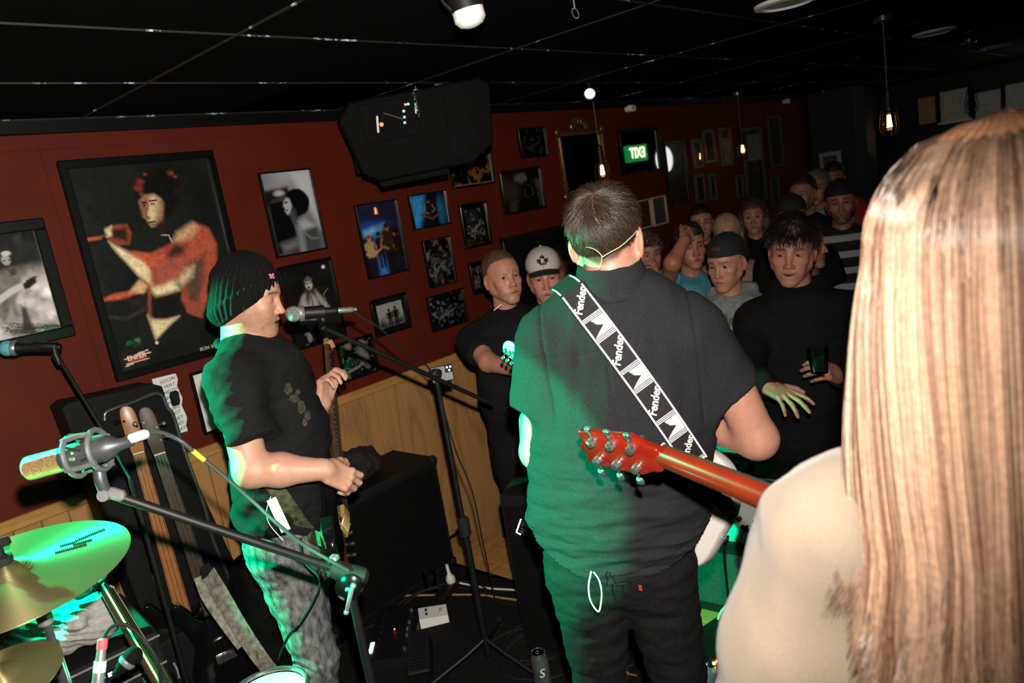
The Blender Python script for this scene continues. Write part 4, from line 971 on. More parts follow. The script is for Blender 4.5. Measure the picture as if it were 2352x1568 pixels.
d = .011 * lo_ * fbm(v * [7, 5, 26] + [0, 0, 3], 3) + .005 * (1 - lo_) * fbm(v * [24, 10, 9] + 2, 2) + .0045 * lo_ * fbm(np.stack([x * 16 + z * 5, y * 3, z * 3], 1), 2)
d += .004 * np.sin((z + .35 * np.abs(x - .02)) * 95 + 3 * vnoise(v * 9)) * np.clip((1.12 - z) / .1, 0, 1) * np.clip((z - .9) / .1, 0, 1) * .6
g = lambda t, w: np.exp(-(t / w) ** 2)
d += .003 * lo_ * fbm(v * [9, 8, 62] + 5, 2); d -= .0012 * g(z - 1.36 + .04 * np.abs(x - .03), .004)                                   # yoke seam
d -= .0022 * (g(x - .012, .004) + g(x - .052, .004)) * np.clip((z - 1.1) / .15, 0, 1) * (z < 1.33) * (y < 0)        # box pleat
d -= .004 * (g(x - .205 - .25 * (1.36 - z) * 0, .004) * (z > 1.16) + g(x + .125, .004) * (z > 1.2))   # armhole seams
d -= .002 * g(z - .835 - 2.3 * (x + .02) ** 2, .003)
v = v + nr * d[:, None]
hem = .815 + 2.4 * (v[:, 0] + .02) ** 2 - .03 * np.clip(v[:, 0], 0, .2) + .004 * np.sin(v[:, 0] * 40)
v, f, _ = keep(v, f, v[:, 2] > hem)
shirt = part(gt, 'shirt', (xf(GM, v), f), SHIRT)
# collar: folded stand-up band
Mc = GM @ trans((.040, -.026, 1.488)) @ rotm('X', .16) @ rotm('Y', .03)
cv_ = []; n = 40; rows = [(0.070, -.02), (.069, .030), (.068, .050), (.0715, .054), (.079, .030), (.090, -.012), (.087, -.018)]
for (r, zz) in rows:
    for j in range(n):
        a = 2 * PI * j / n; cv_.append((r * math.cos(a) * .98, r * math.sin(a) * 1.03, zz - .035 * max(0, math.sin(a)) + .0012 * math.sin(a * 9)))
ff = [(i * n + j, i * n + (j + 1) % n, (i + 1) * n + (j + 1) % n, (i + 1) * n + j) for i in range(len(rows) - 1) for j in range(n)]
part(shirt, 'collar', (xf(Mc, cv_), ff), SHIRT)
SB = bvh_of(shirt)
jeans = legs(gt, GM, (-.035, 0, .80), [(-.135, .02, .38), (.075, .02, .38)], [(-.165, 0, -.07), (.105, 0, -.07)], folds=((.006, (10, 10, 34)), (.003, (30, 30, 60))), h=.007)
shoes(gt, G0, [(-.165, 0, .06), (.105, 0, .06)])
p = GM @ np.array([.015, -.135, .80, 1]); part(jeans, 'pocket_tag', MB().box((.008, .003, .014), along(p[:3], p[:3] + [0, 0, 1]), bev=.0006), mat('red_woven_tag', (.35, .03, .03), .7, var=.1))
# short hair growing from a whorl at the crown
HAIRG = mat('brown_hair_strands', rough=.42, vc=True, spec=.5, var=.25, vscale=300)
def scalp_hair(root, Mw, q, n, length, whorl, cols, limit, seed=1, lift=.25, width=.0007, name='hair'):
    r_ = np.random.default_rng(seed); s = q.get('s', 1.); w = q.get('w', 1.)
    C = np.array([0, -.018, .036]) * s; R_ = np.array([.0765 * w, .098, .088]) * s
    u = r_.normal(size=(n * 4, 3)); u /= np.linalg.norm(u, axis=1, keepdims=True); p = C + u * R_ * 1.0
    ok = limit(p / s, r_.normal(size=len(p)) * .006); p = p[ok][:n]; u = u[ok][:n]; k = 6
    wh = np.array(whorl, float); wh /= np.linalg.norm(wh)
    nr = u / R_; nr /= np.linalg.norm(nr, axis=1, keepdims=True)
    ax = np.cross(wh, nr); t = nr * (nr @ wh)[:, None] - wh; t /= np.maximum(np.linalg.norm(t, axis=1, keepdims=True), 1e-6)
    sw = np.cross(nr, t); cl = fbm(p * 70 + 3, 2)[:, None]; t = t + sw * (.45 * cl + .25 * r_.normal(size=(len(p), 1)) * .5 + .25); t /= np.linalg.norm(t, axis=1, keepdims=True)
    ln = length(p / s) * (1 + .25 * r_.normal(size=len(p))) * s; ln = np.clip(ln, .003, .09)[:, None]
    cur = [p]; q_ = p; tt = t
    for j in range(k - 1):
        f_ = j / (k - 2); d = tt * 1. + nr * (lift * (1 - f_ * .9)) + np.array([0, 0, -.12 * f_]) + .10 * r_.normal(size=p.shape)
        d /= np.linalg.norm(d, axis=1, keepdims=True); q_ = q_ + d * ln / (k - 1)
        e = (q_ - C) / R_; nn = np.linalg.norm(e, axis=1, keepdims=True); q_ = np.where(nn < 1.02, C + e / nn * R_ * 1.02, q_); nr = e / np.linalg.norm(e, axis=1, keepdims=True); cur.append(q_)
    cur = np.stack(cur, 1); v, f = strand_mesh(cur, np.full(len(p), width * s)); a, b_ = np.array(cols[0]), np.array(cols[1]); m = np.clip(.5 + .35 * r_.normal(size=len(p)) + .3 * cl[:, 0], 0, 1)
    c = a + (b_ - a) * m[:, None]; c = np.repeat(c, k * 3, axis=0)
    o = part(root, name, (xf(Mw, v), f), HAIRG, cols=c, angle=None); return o
GHW = GM @ GH
def glim(p, j):
    lim = np.where(p[:, 1] > 0, .04 + .2 * p[:, 1], .04 + 1.15 * p[:, 1]); lim = np.maximum(lim, -.055 + .03 * np.abs(np.abs(p[:, 0]) - .02) / .05)
    ear = np.hypot((p[:, 1] + .012) / .024, (p[:, 2] + .01) / .036) < 1
    return (p[:, 2] > lim + j) & ~(ear & (np.abs(p[:, 0]) > .05))
hg = scalp_hair(gt, GHW, gq, 9000, lambda p: np.clip(.008 + (p[:, 2] + .05) * .21, .006, .036), (.02, -.62, .78), ((.010, .006, .0035), (.055, .033, .019)), glim, lift=.12)
# in-ear monitor lead: two thin wires joining at the nape
WIRE = mat('clear_amber_wire', (.5, .42, .28), .3, var=.1, coat=.5)
mon = thing('in_ear_lead', 'thin pale earphone lead behind the guitarist\'s neck, its end looping below his shirt', 'cable', P(1382, 590, 1.58))
a = [P(1343, 568, 1.62), P(1352, 568, 1.585), P(1368, 574, 1.572), P(1382, 588, 1.568), P(1380, 606, 1.562), P(1376, 618, 1.566)]
part(mon, 'left_wire', MB().tube(spline(a, 6), .0009, 6), WIRE)
a = [P(1462, 530, 1.62), P(1450, 544, 1.597), P(1425, 566, 1.583), P(1400, 580, 1.572), P(1384, 590, 1.566)]
part(mon, 'right_wire', MB().tube(spline(a, 6), .0011, 6), WIRE)
# white cable loop hanging below the shirt
a = [P(1358, 1312, 1.66), P(1352, 1345, 1.67), P(1356, 1378, 1.675), P(1371, 1402, 1.68), P(1378, 1398, 1.68), P(1382, 1362, 1.675), P(1376, 1332, 1.67), P(1364, 1314, 1.66)]
part(mon, 'hanging_loop', MB().tube(spline(a, 8), .0019, 8), mat('white_cable', (.72, .72, .68), .4, var=.05))
# ------------------------------------------------------------------ the bassist singing in profile
SB_ = 1.106; BM = pm((1.1 * SB_, 2.02 * SB_, 1.85 - 1.72 * SB_), (.656, -.755)); BM[:3, :3] *= SB_; B0 = pm((1.1 * SB_, 2.02 * SB_, 0), (.656, -.755))
def bl(px, py, x):                                      # photograph pixel -> bassist's own coordinates on the plane x
    o = np.linalg.inv(BM) @ np.append(EYE, 1); d = np.linalg.inv(BM)[:3, :3] @ ray(px, py); return o[:3] + d * ((x - o[0]) / d[0])
bt = thing('person', 'bassist in a black beanie, black tee and acid washed grey jeans singing in profile', 'person', B0[:3, 3])
bq = dict(s=.90, skin=(.52, .27, .185), stubble=.55, beard=(.10, .055, .03), open=.0075, shut=True, brow=(.05, .028, .015), lips=(.42, .16, .12))
BH = trans((.0, .002, 1.556)) @ rotm('X', -.26)
el = np.array([.235, -.015, 1.108]); wr = bl(748, 1078, .21); sh = np.array([.165, -.035, 1.345])
lw = bl(742, 925, -.20); lel = np.array([-.30, .02, 1.08]); lsh = np.array([-.165, -.035, 1.345])
F = Field((-.42, -.24, .80), (.36, .40, 1.72), .0036)
eyes = add_head(F, BH, bq)
F.cone((0, -.035, 1.50), (0, -.055, 1.36), .057, .068, .03); F.cone((0, .0, 1.45), (0, -.02, 1.36), .04, .05, .03)
F.cone((-.10, -.04, 1.35), (.10, -.04, 1.35), .055, .055, .03); F.chain([(0, -.03, 1.34), (0, -.01, 1.1), (0, -.06, .88)], [.10, .10, .10], .04, flat=((0, 1, 0), .8))
F.chain([sh, el], [.056, .046], .03); F.chain([el, el * .6 + wr * .4, wr], [.046, .045, .028], .02)
F.chain([lsh, lel], [.052, .044], .03); F.chain([lel, lel * .6 + lw * .4, lw], [.044, .042, .027], .02)
kn = bl(806, 1112, .185); fw = kn - wr
add_hand(F, hand_m(wr, fw + [-.02, 0, 0], (.8, .35, .55)), [(.25, .7, .5), (.35, .75, .5), (.5, .8, .5), (.6, .9, .6)], side=-1, thumb=(.65, .35), s=.92)
fw2 = bl(752, 862, -.20) - lw
add_hand(F, hand_m(lw, fw2 + [0, .0, .03], (-.3, -.75, .2)), [(.7, 1.0, .6), (.8, 1.0, .6), (.9, 1., .6), (1., 1., .6)], side=-1, thumb=(.35, .2), s=.92)
v, f = F.mesh(); c = head_cols(v, np.linalg.inv(BH), bq); part(bt, 'body', (xf(BM, v), f), SKIN, cols=c)
# beanie: ribbed knit with folded cuff
KNIT = mat('black_rib_knit', (.006, .006, .0065), .95, spec=.12, var=.4, vscale=200, bump=.6, bscale=400)
F = Field((-.12, -.15, -.15), (.12, .12, .16), .0032)
F.ell((0, -.012, .040), (.078, .090, .090), .01); F.ell((0, -.042, .030), (.072, .060, .073), .03); F.ell((0, -.048, -.045), (.076, .062, .055), .03)
F.ell((0, -.020, -.015), (.086, .070, .062), .03)
F.box((0, .0736, -.151), (.3, .3, .135), .005, .006, sub=True, M=rotm('X', .668))
v, f = F.mesh(); nr = normals(v, f); a = np.arctan2(v[:, 0], v[:, 1] + .02); dp = (v[:, 1] + .01) * -.619 + (v[:, 2] + .045) * .785; fd = np.clip(dp / .010, 0, 1); v = v + nr * (fd * .0018 * np.sin(a * 34) + .0008 * fbm(v * 40, 2) + fd * .004 * fbm(v * 16 + 4, 2) + .0042 * np.clip((.052 - dp) / .006, 0, 1))[:, None]
bn = part(bt, 'beanie', (xf(BM @ BH, v), f), KNIT)
p = P(624, 633, 2.3)
fl = MB()
for i, (dx, dy) in enumerate(((-4, -2), (3, -3), (-2, 4), (4, 4), (0, 0))): fl.ball(P(624 + dx, 633 + dy, 2.33), .0042, 8)
part(bn, 'flower_badge', fl, mat('pink_enamel', (.6, .16, .22), .3, var=.2))
# sideburn and moustache strands
r_ = np.random.default_rng(4); pts = []
for i in range(900):
    z = r_.uniform(-.115, -.02); y = r_.uniform(.012, .09); 
    if z > -.04 and y > .028: continue
    if z > -.06 and y > .05: continue
    pts.append((y, z))
bb_ = bvh_of(bt.children[0]); cur = []
Mi = BM @ BH
for (y, z) in pts:
    o = xf(Mi, [(.16, y, z)])[0]; dr = Mi[:3, :3] @ np.array([-1., 0, 0]); h = bb_.ray_cast(Vector(o), Vector(dr))
    if h[0] is None: continue
    a = np.array(h[0]); d = Mi[:3, :3] @ np.array([.25, .2 + .1 * r_.normal(), -1.]); cur.append([a, a + d * .004, a + d * .008 + .001 * r_.normal(size=3)])
v, f = strand_mesh(np.array(cur), np.full(len(cur), .00042)); part(bt, 'beard', (v, f), mat('brown_beard', (.06, .034, .018), .6, var=.3), angle=None)
# tee shirt
TEE = mat('black_cotton_jersey', (.010, .010, .0105), .9, spec=.15, var=.35, vscale=300, bump=.35, bscale=500)
def sleeve(F, a, b, ra, rb, over=.05):
    a = np.array(a); b = np.array(b); F.cone(a, b + (b - a) * .4, ra, rb, .03)
    x, y, z = frame_of(b - a); F.box(b + z * .15, (.16, .16, .15), .002, .002, sub=True, M=basis(np.zeros(3), x, y, z)); return F
F = Field((-.36, -.30, .70), (.36, .30, 1.50), .0055)
sleeve(F, sh, bl(580, 1010, .225), .078, .068); sleeve(F, lsh, (-.275, .0, 1.17), .076, .066)
F.cone((-.12, -.045, 1.342), (.12, -.045, 1.342), .070, .070, .04); F.cone((-.05, -.05, 1.40), (.05, -.05, 1.40), .058, .058, .04)
F.chain([(0, -.012, 1.29), (0, .002, 1.12), (0, -.030, .96), (0, -.05, .78)], [.158, .158, .160, .168], .05, flat=((0, 1, 0), .82))
v, f = F.mesh(); v = relax(v, f, 2); nr = normals(v, f)
v = v + nr * (.010 * fbm(np.stack([v[:, 0] * 5, v[:, 1] * 9 + v[:, 2] * 9, v[:, 2] * 13 - v[:, 1] * 7], 1), 3) + .004 * fbm(v * [12, 20, 30], 2))[:, None]
v, f, _ = keep(v, f, v[:, 2] > .845 - .35 * v[:, 1] + .01 * np.sin(v[:, 1] * 30)); tee = part(bt, 't_shirt', (xf(BM, v), f), TEE)
TB0 = bvh_of(tee); pr = MB()
for (px, py, rx, ry) in ((662, 893, 9, 14), (676, 915, 12, 10), (692, 935, 10, 16), (706, 955, 8, 12), (684, 900, 6, 6), (700, 970, 6, 10)):
    h_ = onto(TB0, px, py, .012)
    if h_ is not None: pr.raw([h_ + (RW[:, 0] * rx * math.cos(a) * (1 + .3 * math.sin(5 * a)) + RW[:, 1] * ry * math.sin(a)) * 2.3 / FPX for a in np.linspace(0, 6.28, 14)[:-1]], [tuple(range(13))])
if pr.n: part(tee, 'chest_print', pr, mat('faded_gold_print', (.024, .020, .010), .8, var=.9, vscale=70), smooth=False)
Mc = BM @ trans((0, -.045, 1.415)) @ rotm('X', -.30); part(tee, 'neck_band', MB().torus((0, 0, 0), .076, .010, Mc, 32, 8), TEE)
ACID = mat('acid_washed_grey_denim', (.035, .036, .038), .85, spec=.2, var=1., c2=(.22, .22, .22), vscale=55, stretch=(1, 1, .5), bump=.4, bscale=400)
bj = legs(bt, BM, (0, -.045, .80), [(-.075, -.085, .43), (.085, -.02, .42)], [(-.09, -.12, .09), (.10, -.09, .09)], r=(.090, .066, .055), m=ACID, folds=((.005, (9, 9, 26)), (.0022, (22, 22, 50))), h=.007, hipw=.13)
shoes(bt, B0, [(-.09, -.12, .05), (.10, -.09, .05)])
for (px, py) in ((655, 1225), (700, 1245)):
    pass
# ------------------------------------------------------------------ the woman with long hair right by the camera
WM = pm((.800, .150, .13), (.98, .2)); W0 = pm((.800, .150, 0), (.98, .2))
wt = thing('person', 'woman seen from behind with very long light brown hair and a beige jumper', 'person', W0[:3, 3])
wq = dict(s=.97, skin=(.45, .24, .17))
WH = trans((.035, .03, 1.592)) @ rotm('Z', -.05)
F = Field((-.42, -.16, .85), (.46, .46, 1.74), .008)
add_head(F, WH, wq); F.cone((.03, -.01, 1.53), (.03, -.03, 1.38), .048, .058, .03); F.cone((-.1, -.02, 1.355), (.16, -.02, 1.355), .05, .05, .03)
F.chain([(.03, 0, 1.34), (.03, 0, 1.1), (.03, 0, .9)], [.1, .1, .1], .04, flat=((0, 1, 0), .65))
F.chain([(-.155, -.01, 1.33), (-.235, -.03, 1.10)], [.045, .04], .03); F.chain([(-.235, -.03, 1.10), (-.15, .22, 1.10)], [.04, .03], .02)
F.chain([(.215, -.01, 1.33), (.29, -.03, 1.10)], [.045, .04], .03); F.chain([(.29, -.03, 1.10), (.12, .24, 1.05)], [.04, .03], .02)
add_hand(F, hand_m((-.15, .22, 1.10), (.3, .8, .5), (-.9, .2, .2)), .8, side=1); add_hand(F, hand_m((.12, .24, 1.05), (-.9, .3, -.2), (.1, 1, .2)), .6, side=-1)
v, f = F.mesh(); part(wt, 'body', (xf(WM, v), f), SKIN, cols=head_cols(v, np.linalg.inv(WH), wq))
JUMP = mat('beige_fine_knit', (.185, .145, .105), .9, spec=.15, var=.06, vscale=300, bump=.3, bscale=600, sheen=.2)
F = Field((-.44, -.26, .72), (.50, .40, 1.50), .0065)
F.chain([(-.150, -.015, 1.315), (-.200, -.03, 1.17), (-.222, -.04, 1.06)], [.068, .066, .062], .03); F.chain([(-.222, -.04, 1.06), (-.17, .20, 1.085)], [.062, .045], .03)
F.chain([(.21, -.01, 1.315), (.285, -.03, 1.10)], [.07, .063], .03); F.chain([(.285, -.03, 1.10), (.14, .22, 1.06)], [.06, .045], .03)
F.cone((-.115, -.02, 1.322), (.175, -.02, 1.322), .067, .067, .04); F.cone((-.01, -.02, 1.385), (.07, -.02, 1.385), .055, .055, .05)
F.chain([(.03, -.01, 1.28), (.03, -.005, 1.08), (.03, 0, .80)], [.170, .172, .178], .05, flat=((0, 1, 0), .70))
v, f = F.mesh(); v = relax(v, f, 2); nr = normals(v, f); v = v + nr * (.006 * fbm(v * [10, 10, 5], 3) + .004 * fbm(v * [20, 20, 12] + 4, 2))[:, None]
v, f, _ = keep(v, f, v[:, 2] > .84); part(wt, 'jumper', (xf(WM, v), f), JUMP)
legs(wt, WM, (.03, 0, .80), [(-.06, .02, .38), (.12, .02, .38)], [(-.07, 0, -.07), (.13, 0, -.07)], h=.014); shoes(wt, W0, [(-.07, 0, .06), (.13, 0, .06)])
# long straight hair: a shell plus many strands combed down the back
def hair_surface(th, t, off=0.):
    """th: -1 (left ear) .. 1 (right ear) around the back; t: 0 crown .. 1 tips; woman's own coordinates"""
    z = 1.722 - .54 * t
    top = np.clip((1.722 - z) / .115, 0, 1); dome = np.sqrt(np.clip(1 - (1 - top) ** 2, 0, 1))
    fall = np.clip((t - .23) / .77, 0, 1)
    a = (.116 + .062 * fall ** .8 - .02 * np.clip(fall - .8, 0, 1) * 3) * dome + off
    b = (.112 + .012 * fall) * dome + off; ang = th * (1.75 - .62 * np.clip(fall * 1.6, 0, 1))
    cy = .0 - .040 * fall + .02 * (1 - dome); cx = .035 + .0 * fall
    return np.stack([cx + a * np.sin(ang), cy - b * np.cos(ang), z + 0 * th], -1)
r_ = np.random.default_rng(11)
TH, TT = np.meshgrid(np.linspace(-1, 1, 150), np.linspace(0, .93, 70)); sh_ = hair_surface(TH, TT, -.003).reshape(-1, 3)
sh_ = sh_ + .0025 * np.sin(TH.reshape(-1, 1) * 70 + 2 * vnoise(sh_ * 20)[:, None]) * np.array([0, -1., 0]); i = np.arange(70 * 150).reshape(70, 150)
ff = np.stack([i[:-1, :-1], i[:-1, 1:], i[1:, 1:], i[1:, :-1]], -1).reshape(-1, 4)
HAIRW = mat('light_brown_hair', rough=.34, vc=True, spec=.6, var=.2, vscale=160)
whair = part(wt, 'hair', (xf(WM, sh_), ff), HAIRW, cols=np.ones((len(sh_), 3)) * (.20, .095, .048))
n, k = 9000, 22; th0 = np.sort(r_.uniform(-1, 1, n)); off = r_.uniform(-.006, .006, n) + .003 * vnoise(np.stack([th0 * 25, 0 * th0, 0 * th0], 1)); ln = .86 + .13 * r_.random(n) - .10 * np.clip(-.62 - th0, 0, 1) * 3 + .11 * vnoise(np.stack([th0 * 14, 0 * th0 + 3, 0 * th0], 1))
t = np.linspace(0, 1, k)[None] * ln[:, None]; lock = vnoise(np.stack([th0 * 18, 0 * th0 + 9, 0 * th0], 1))
th = th0[:, None] + .030 * lock[:, None] * np.sin(t * 7 + lock[:, None] * 6) * t + .02 * (r_.random(n)[:, None] - .5) * t * np.sin(t * 9 + r_.random(n)[:, None] * 6)
crl0 = np.clip((t - ln[:, None] + .16) / .16, 0, 1) ** 2; th = th + crl0 * (.06 * lock[:, None])
cur = hair_surface(th, t, 0.) ; nn_ = cur - np.array([.035, .0, 0]); nn_[..., 2] = 0; nn_ /= np.maximum(np.linalg.norm(nn_, axis=2, keepdims=True), 1e-6)
cur = cur + nn_ * (off[:, None] + .014 * np.clip(t - .72, 0, 1) * np.sin(t * 16 + lock[:, None] * 9) * 2)[..., None]
crl = np.clip((t - ln[:, None] + .10) / .10, 0, 1) ** 2; cur = cur + nn_ * (crl * .012 * (1 + lock[:, None]))[..., None]; cur[..., 2] += crl * .012 * (lock[:, None] > .1)
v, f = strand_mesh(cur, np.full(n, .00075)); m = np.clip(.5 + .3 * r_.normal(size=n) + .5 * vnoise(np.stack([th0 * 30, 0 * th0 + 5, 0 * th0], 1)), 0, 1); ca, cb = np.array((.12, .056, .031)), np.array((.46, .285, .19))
tf = np.clip(np.tile(np.linspace(0, 1, k), (n, 1)) * 1.6, .25, 1); cc = (ca + (cb - ca) * m[:, None])[:, None] * np.interp(np.tile(np.linspace(0, 1, k), (n, 1)), [0, .10, .26, .7, 1], [.22, .36, 1, 1, .6])[..., None]; cc = np.repeat(cc.reshape(-1, 3), 3, axis=0)  # crown shade under the flash painted into the strand colour; tips darker brown
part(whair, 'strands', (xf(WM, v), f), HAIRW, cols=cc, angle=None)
# ------------------------------------------------------------------ instruments
def smooth_poly(pts, n=6): return [tuple(p) for p in spline([(x, y, 0) for x, y in pts], n, True)[:, :2]]
SUNRED = mat('cherry_red_lacquer', (.17, .009, .004), .2, coat=.6, var=.15, vscale=14)
IVORY = mat('olympic_white_lacquer', (.62, .57, .52), .2, coat=.5, var=.03)
MAPLE = mat('amber_maple', (.30, .115, .033), .35, coat=.3, var=.15, vscale=30, stretch=(1, .1, 1))
ROSE = mat('dark_rosewood', (.035, .018, .011), .5, var=.35, vscale=50, stretch=(1, .1, 1))
WALNUT = mat('walnut_neck', (.085, .038, .018), .4, var=.3, vscale=40, stretch=(1, .1, 1), coat=.2)
STRINGM = mat('steel_string', (.6, .58, .55), .25, 1., var=.05)
def neck_geo(L0, L1, w0, w1, t0, t1, n=12, m=10):
    """half-round neck along y from L0 to L1, back bulging to -z"""
    v = []
    for i in range(m + 1):
        f = i / m; y = L0 + (L1 - L0) * f; w = (w0 + (w1 - w0) * f) / 2; t = t0 + (t1 - t0) * f
        for j in range(n + 1): a = PI * j / n; v.append((w * math.cos(a), y, -t * math.sin(a)))
    k = n + 1; F_ = [(i * k + j, i * k + j + 1, (i + 1) * k + j + 1, (i + 1) * k + j) for i in range(m) for j in range(n)]
    F_ += [(i * k, (i + 1) * k, (i + 1) * k + n, i * k + n) for i in range(m)] + [tuple(range(k)), tuple(m * k + j for j in range(k))[::-1]]
    return v, F_
def guitar(root, M, body, bt_, scale, mats, head='three', w=(.056, .043), nfr=20, neck_end=-.02, ns=6, headm=None, tilt=.0, parts_front=True, frets=True, hpoly=None, tun=None, hth=.015, headless=False):
    """origin at the bridge, y runs to the headstock, z is the front; body outline in xy"""
    bodym, neckm, fbm_, hw = mats
    if body is not None:
        part(root, 'body', MB().bevprism(smooth_poly(body), -bt_ * .5, bt_ * .5, .008, M), bodym, angle=50)
    zt = bt_ * .5 if body is not None else 0
    nut = scale; y0 = scale * .26
    M2 = M @ trans((0, 0, zt))
    nk = MB(); v, f_ = neck_geo(y0, nut + .004, w[0], w[1], .021, .019); nk.raw(v, f_, M2); neck = part(root, 'neck', nk, neckm, angle=50)
    fb = MB().raw([(sx * (w[0] + (w[1] - w[0]) * (y - y0) / (nut - y0)) / 2, y, z) for y in (y0 - .03, nut) for sx in (-1, 1) for z in (0, .006)], [(0, 1, 3, 2), (4, 6, 7, 5), (0, 4, 5, 1), (2, 3, 7, 6), (0, 2, 6, 4), (1, 5, 7, 3)], M2)
    part(neck, 'fingerboard', fb, fbm_, smooth=False)
    if frets:
        fr = MB()
        for i in range(1, nfr + 1):
            y = nut - scale * (1 - .5 ** (i / 12.)); ww = w[0] + (w[1] - w[0]) * (y - y0) / (nut - y0); fr.box((ww, .0022, .0018), M2, c=(0, y, .0066), bev=.0006)
        part(neck, 'frets', fr, hw)
    part(neck, 'nut', MB().box((w[1], .005, .008), M2, c=(0, nut + .0025, .005), bev=.001), IVORY)
    st = MB()
    for i in range(ns):
        u = (i / (ns - 1) - .5); a = xf(M2, [(u * w[0] * 1.0, 0, .012), (u * w[1] * .82, nut, .0085)]); st.tube(a, .0007 if ns > 5 else .0011, 5)
    part(root, 'strings', st, STRINGM)
    if parts_front and body is not None:
        part(root, 'bridge', MB().box((.075, .03, .012), M2, c=(0, 0, .006), bev=.002), hw)
        for y in (scale * .08, scale * .19): part(root, 'pickup', MB().box((.075, .03, .012), M2, c=(0, y, .005), bev=.004), BLACKG)
        for i in range(3): part(root, 'knob', MB().lathe([(.009, 0), (.010, .004), (.0085, .014), (.0, .0145)], 14, M2 @ trans((.07 + .012 * i, -.03 - .035 * i, 0))), BLACK)
    part(root, 'strap_button', MB().lathe([(.004, 0), (.004, .006), (.008, .010), (.008, .012), (0, .013)], 12, M @ trans((0, min(p[1] for p in body) if body is not None else 0, 0)) @ rotm('X', PI / 2)), hw)
    Mh = M2 @ trans((0, nut + .002, -.002)) @ rotm('X', -tilt)
    if hpoly is not None:
        hd = part(root, 'headstock', MB().bevprism(smooth_poly(hpoly, 4), -hth, 0, .002, Mh), headm or neckm, angle=50)
        for (x, y, sx) in tun:
            tm = MB(); tm.lathe([(.005, -.004), (.0045, .018)], 10, Mh @ trans((x, y, 0)))
            tm.box((.013, .017, .010), Mh, c=(x, y, -hth - .005), bev=.004); tm.lathe([(.0085, 0), (.0085, .012), (.007, .015), (0, .0155)], 14, Mh @ trans((x, y, -hth - .001)) @ rotm('X', PI))
            b_ = Mh @ trans((x, y, -hth - .007)) @ rotm('Y', sx * PI / 2)
            tm.lathe([(.0026, 0), (.0026, .020 + abs(0) )], 8, b_); t_ = part(hd, 'tuner', tm, hw)
            part(t_, 'button', MB().box((.011, .018, .017), b_, c=(0, 0, .029), bev=.0045), hw) if False else None
            tm2 = MB().box((.009, .017, .016), b_, c=(0, 0, .028), bev=.004); tb = part(hd, 'tuner_button', tm2, hw)
    return zt
def gmat(o, ydir, zdir):
    y = np.array(ydir, float); y /= np.linalg.norm(y); z = np.array(zdir, float); z -= y * (y @ z); z /= np.linalg.norm(z); return basis(np.array(o, float), np.cross(y, z), y, z)
SCUT = [(0, -.165), (.09, -.16), (.165, -.105), (.178, -.03), (.145, .04), (.118, .10), (.122, .15), (.16, .20), (.165, .25), (.125, .265), (.07, .205), (.03, .19), (-.03, .19), (-.07, .22), (-.12, .30), (-.158, .305), (-.165, .25), (-.135, .16), (-.122, .09), (-.145, .03), (-.172, -.04), (-.16, -.11), (-.09, -.16)]
# woman's cherry red guitar: the back of its headstock and neck
nut_w = P(1506, 1062, 1.30); far_w = P(1740, 1160, 1.12)
yd = nut_w - far_w; yd /= np.linalg.norm(yd)
wg = thing('electric_guitar', 'cherry red electric guitar held by the long haired woman, back of headstock showing', 'guitar', nut_w - yd * .62 - [0, 0, .18])
zf = RW[:, 2] + RW[:, 1] * -.42
Mg = gmat(nut_w - yd * .628, yd, zf)
hp3 = [(.0, -.003), (.024, -.002), (.030, .022), (.043, .055), (.041, .10), (.039, .165), (.034, .185), (.016, .180), (0, .192), (-.016, .180), (-.034, .185), (-.039, .165), (-.041, .10), (-.043, .055), (-.030, .022), (-.024, -.002)]
hp3 = [(x * .95, y * .93) for x, y in hp3]
t3 = [(sx * .021, y, sx) for y in (.048, .092, .136) for sx in (-1, 1)]
LPB = [(0, -.17), (.09, -.165), (.16, -.11), (.168, -.03), (.135, .04), (.10, .09), (.105, .14), (.125, .18), (.11, .21), (.07, .18), (.03, .20), (-.03, .21), (-.10, .205), (-.135, .165), (-.125, .10), (-.112, .06), (-.14, .02), (-.168, -.04), (-.155, -.12), (-.09, -.165)]
guitar(wg, Mg, LPB, .045, .628, (SUNRED, SUNRED, ROSE, CHROME), w=(.054, .044), hpoly=hp3, tun=t3, tilt=.24, headm=SUNRED)
# guitarist's white guitar: body behind his right side, headstock out past his left arm
ga = P(1552, 1136, 1.94); gb = P(1246, 856, 2.36); yd = gb - ga; yd /= np.linalg.norm(yd)
gg = thing('electric_guitar', 'white electric guitar worn by the guitarist in the charcoal shirt', 'guitar', ga - [0, 0, .2])
zf2 = GM[:3, 1] + np.array([0, 0, .12])
Mgg = gmat(ga, yd, zf2)
hf = [(-.021, 0), (.021, 0), (.024, .02), (.034, .05), (.040, .09), (.042, .14), (.036, .172), (.018, .18), (.002, .172), (-.006, .155), (-.008, .12), (-.016, .09), (-.030, .075), (-.038, .055), (-.034, .035), (-.024, .02)]
hf = [(x, y) for x, y in hf]
guitar(gg, Mgg, [(x * .98, y) for x, y in SCUT], .045, .648, (IVORY, MAPLE, ROSE, CHROME), hpoly=hf, tun=[(.012 + .003 * i, .035 + .023 * i, 1) for i in range(6)], tilt=.05, headm=IVORY, w=(.056, .043))
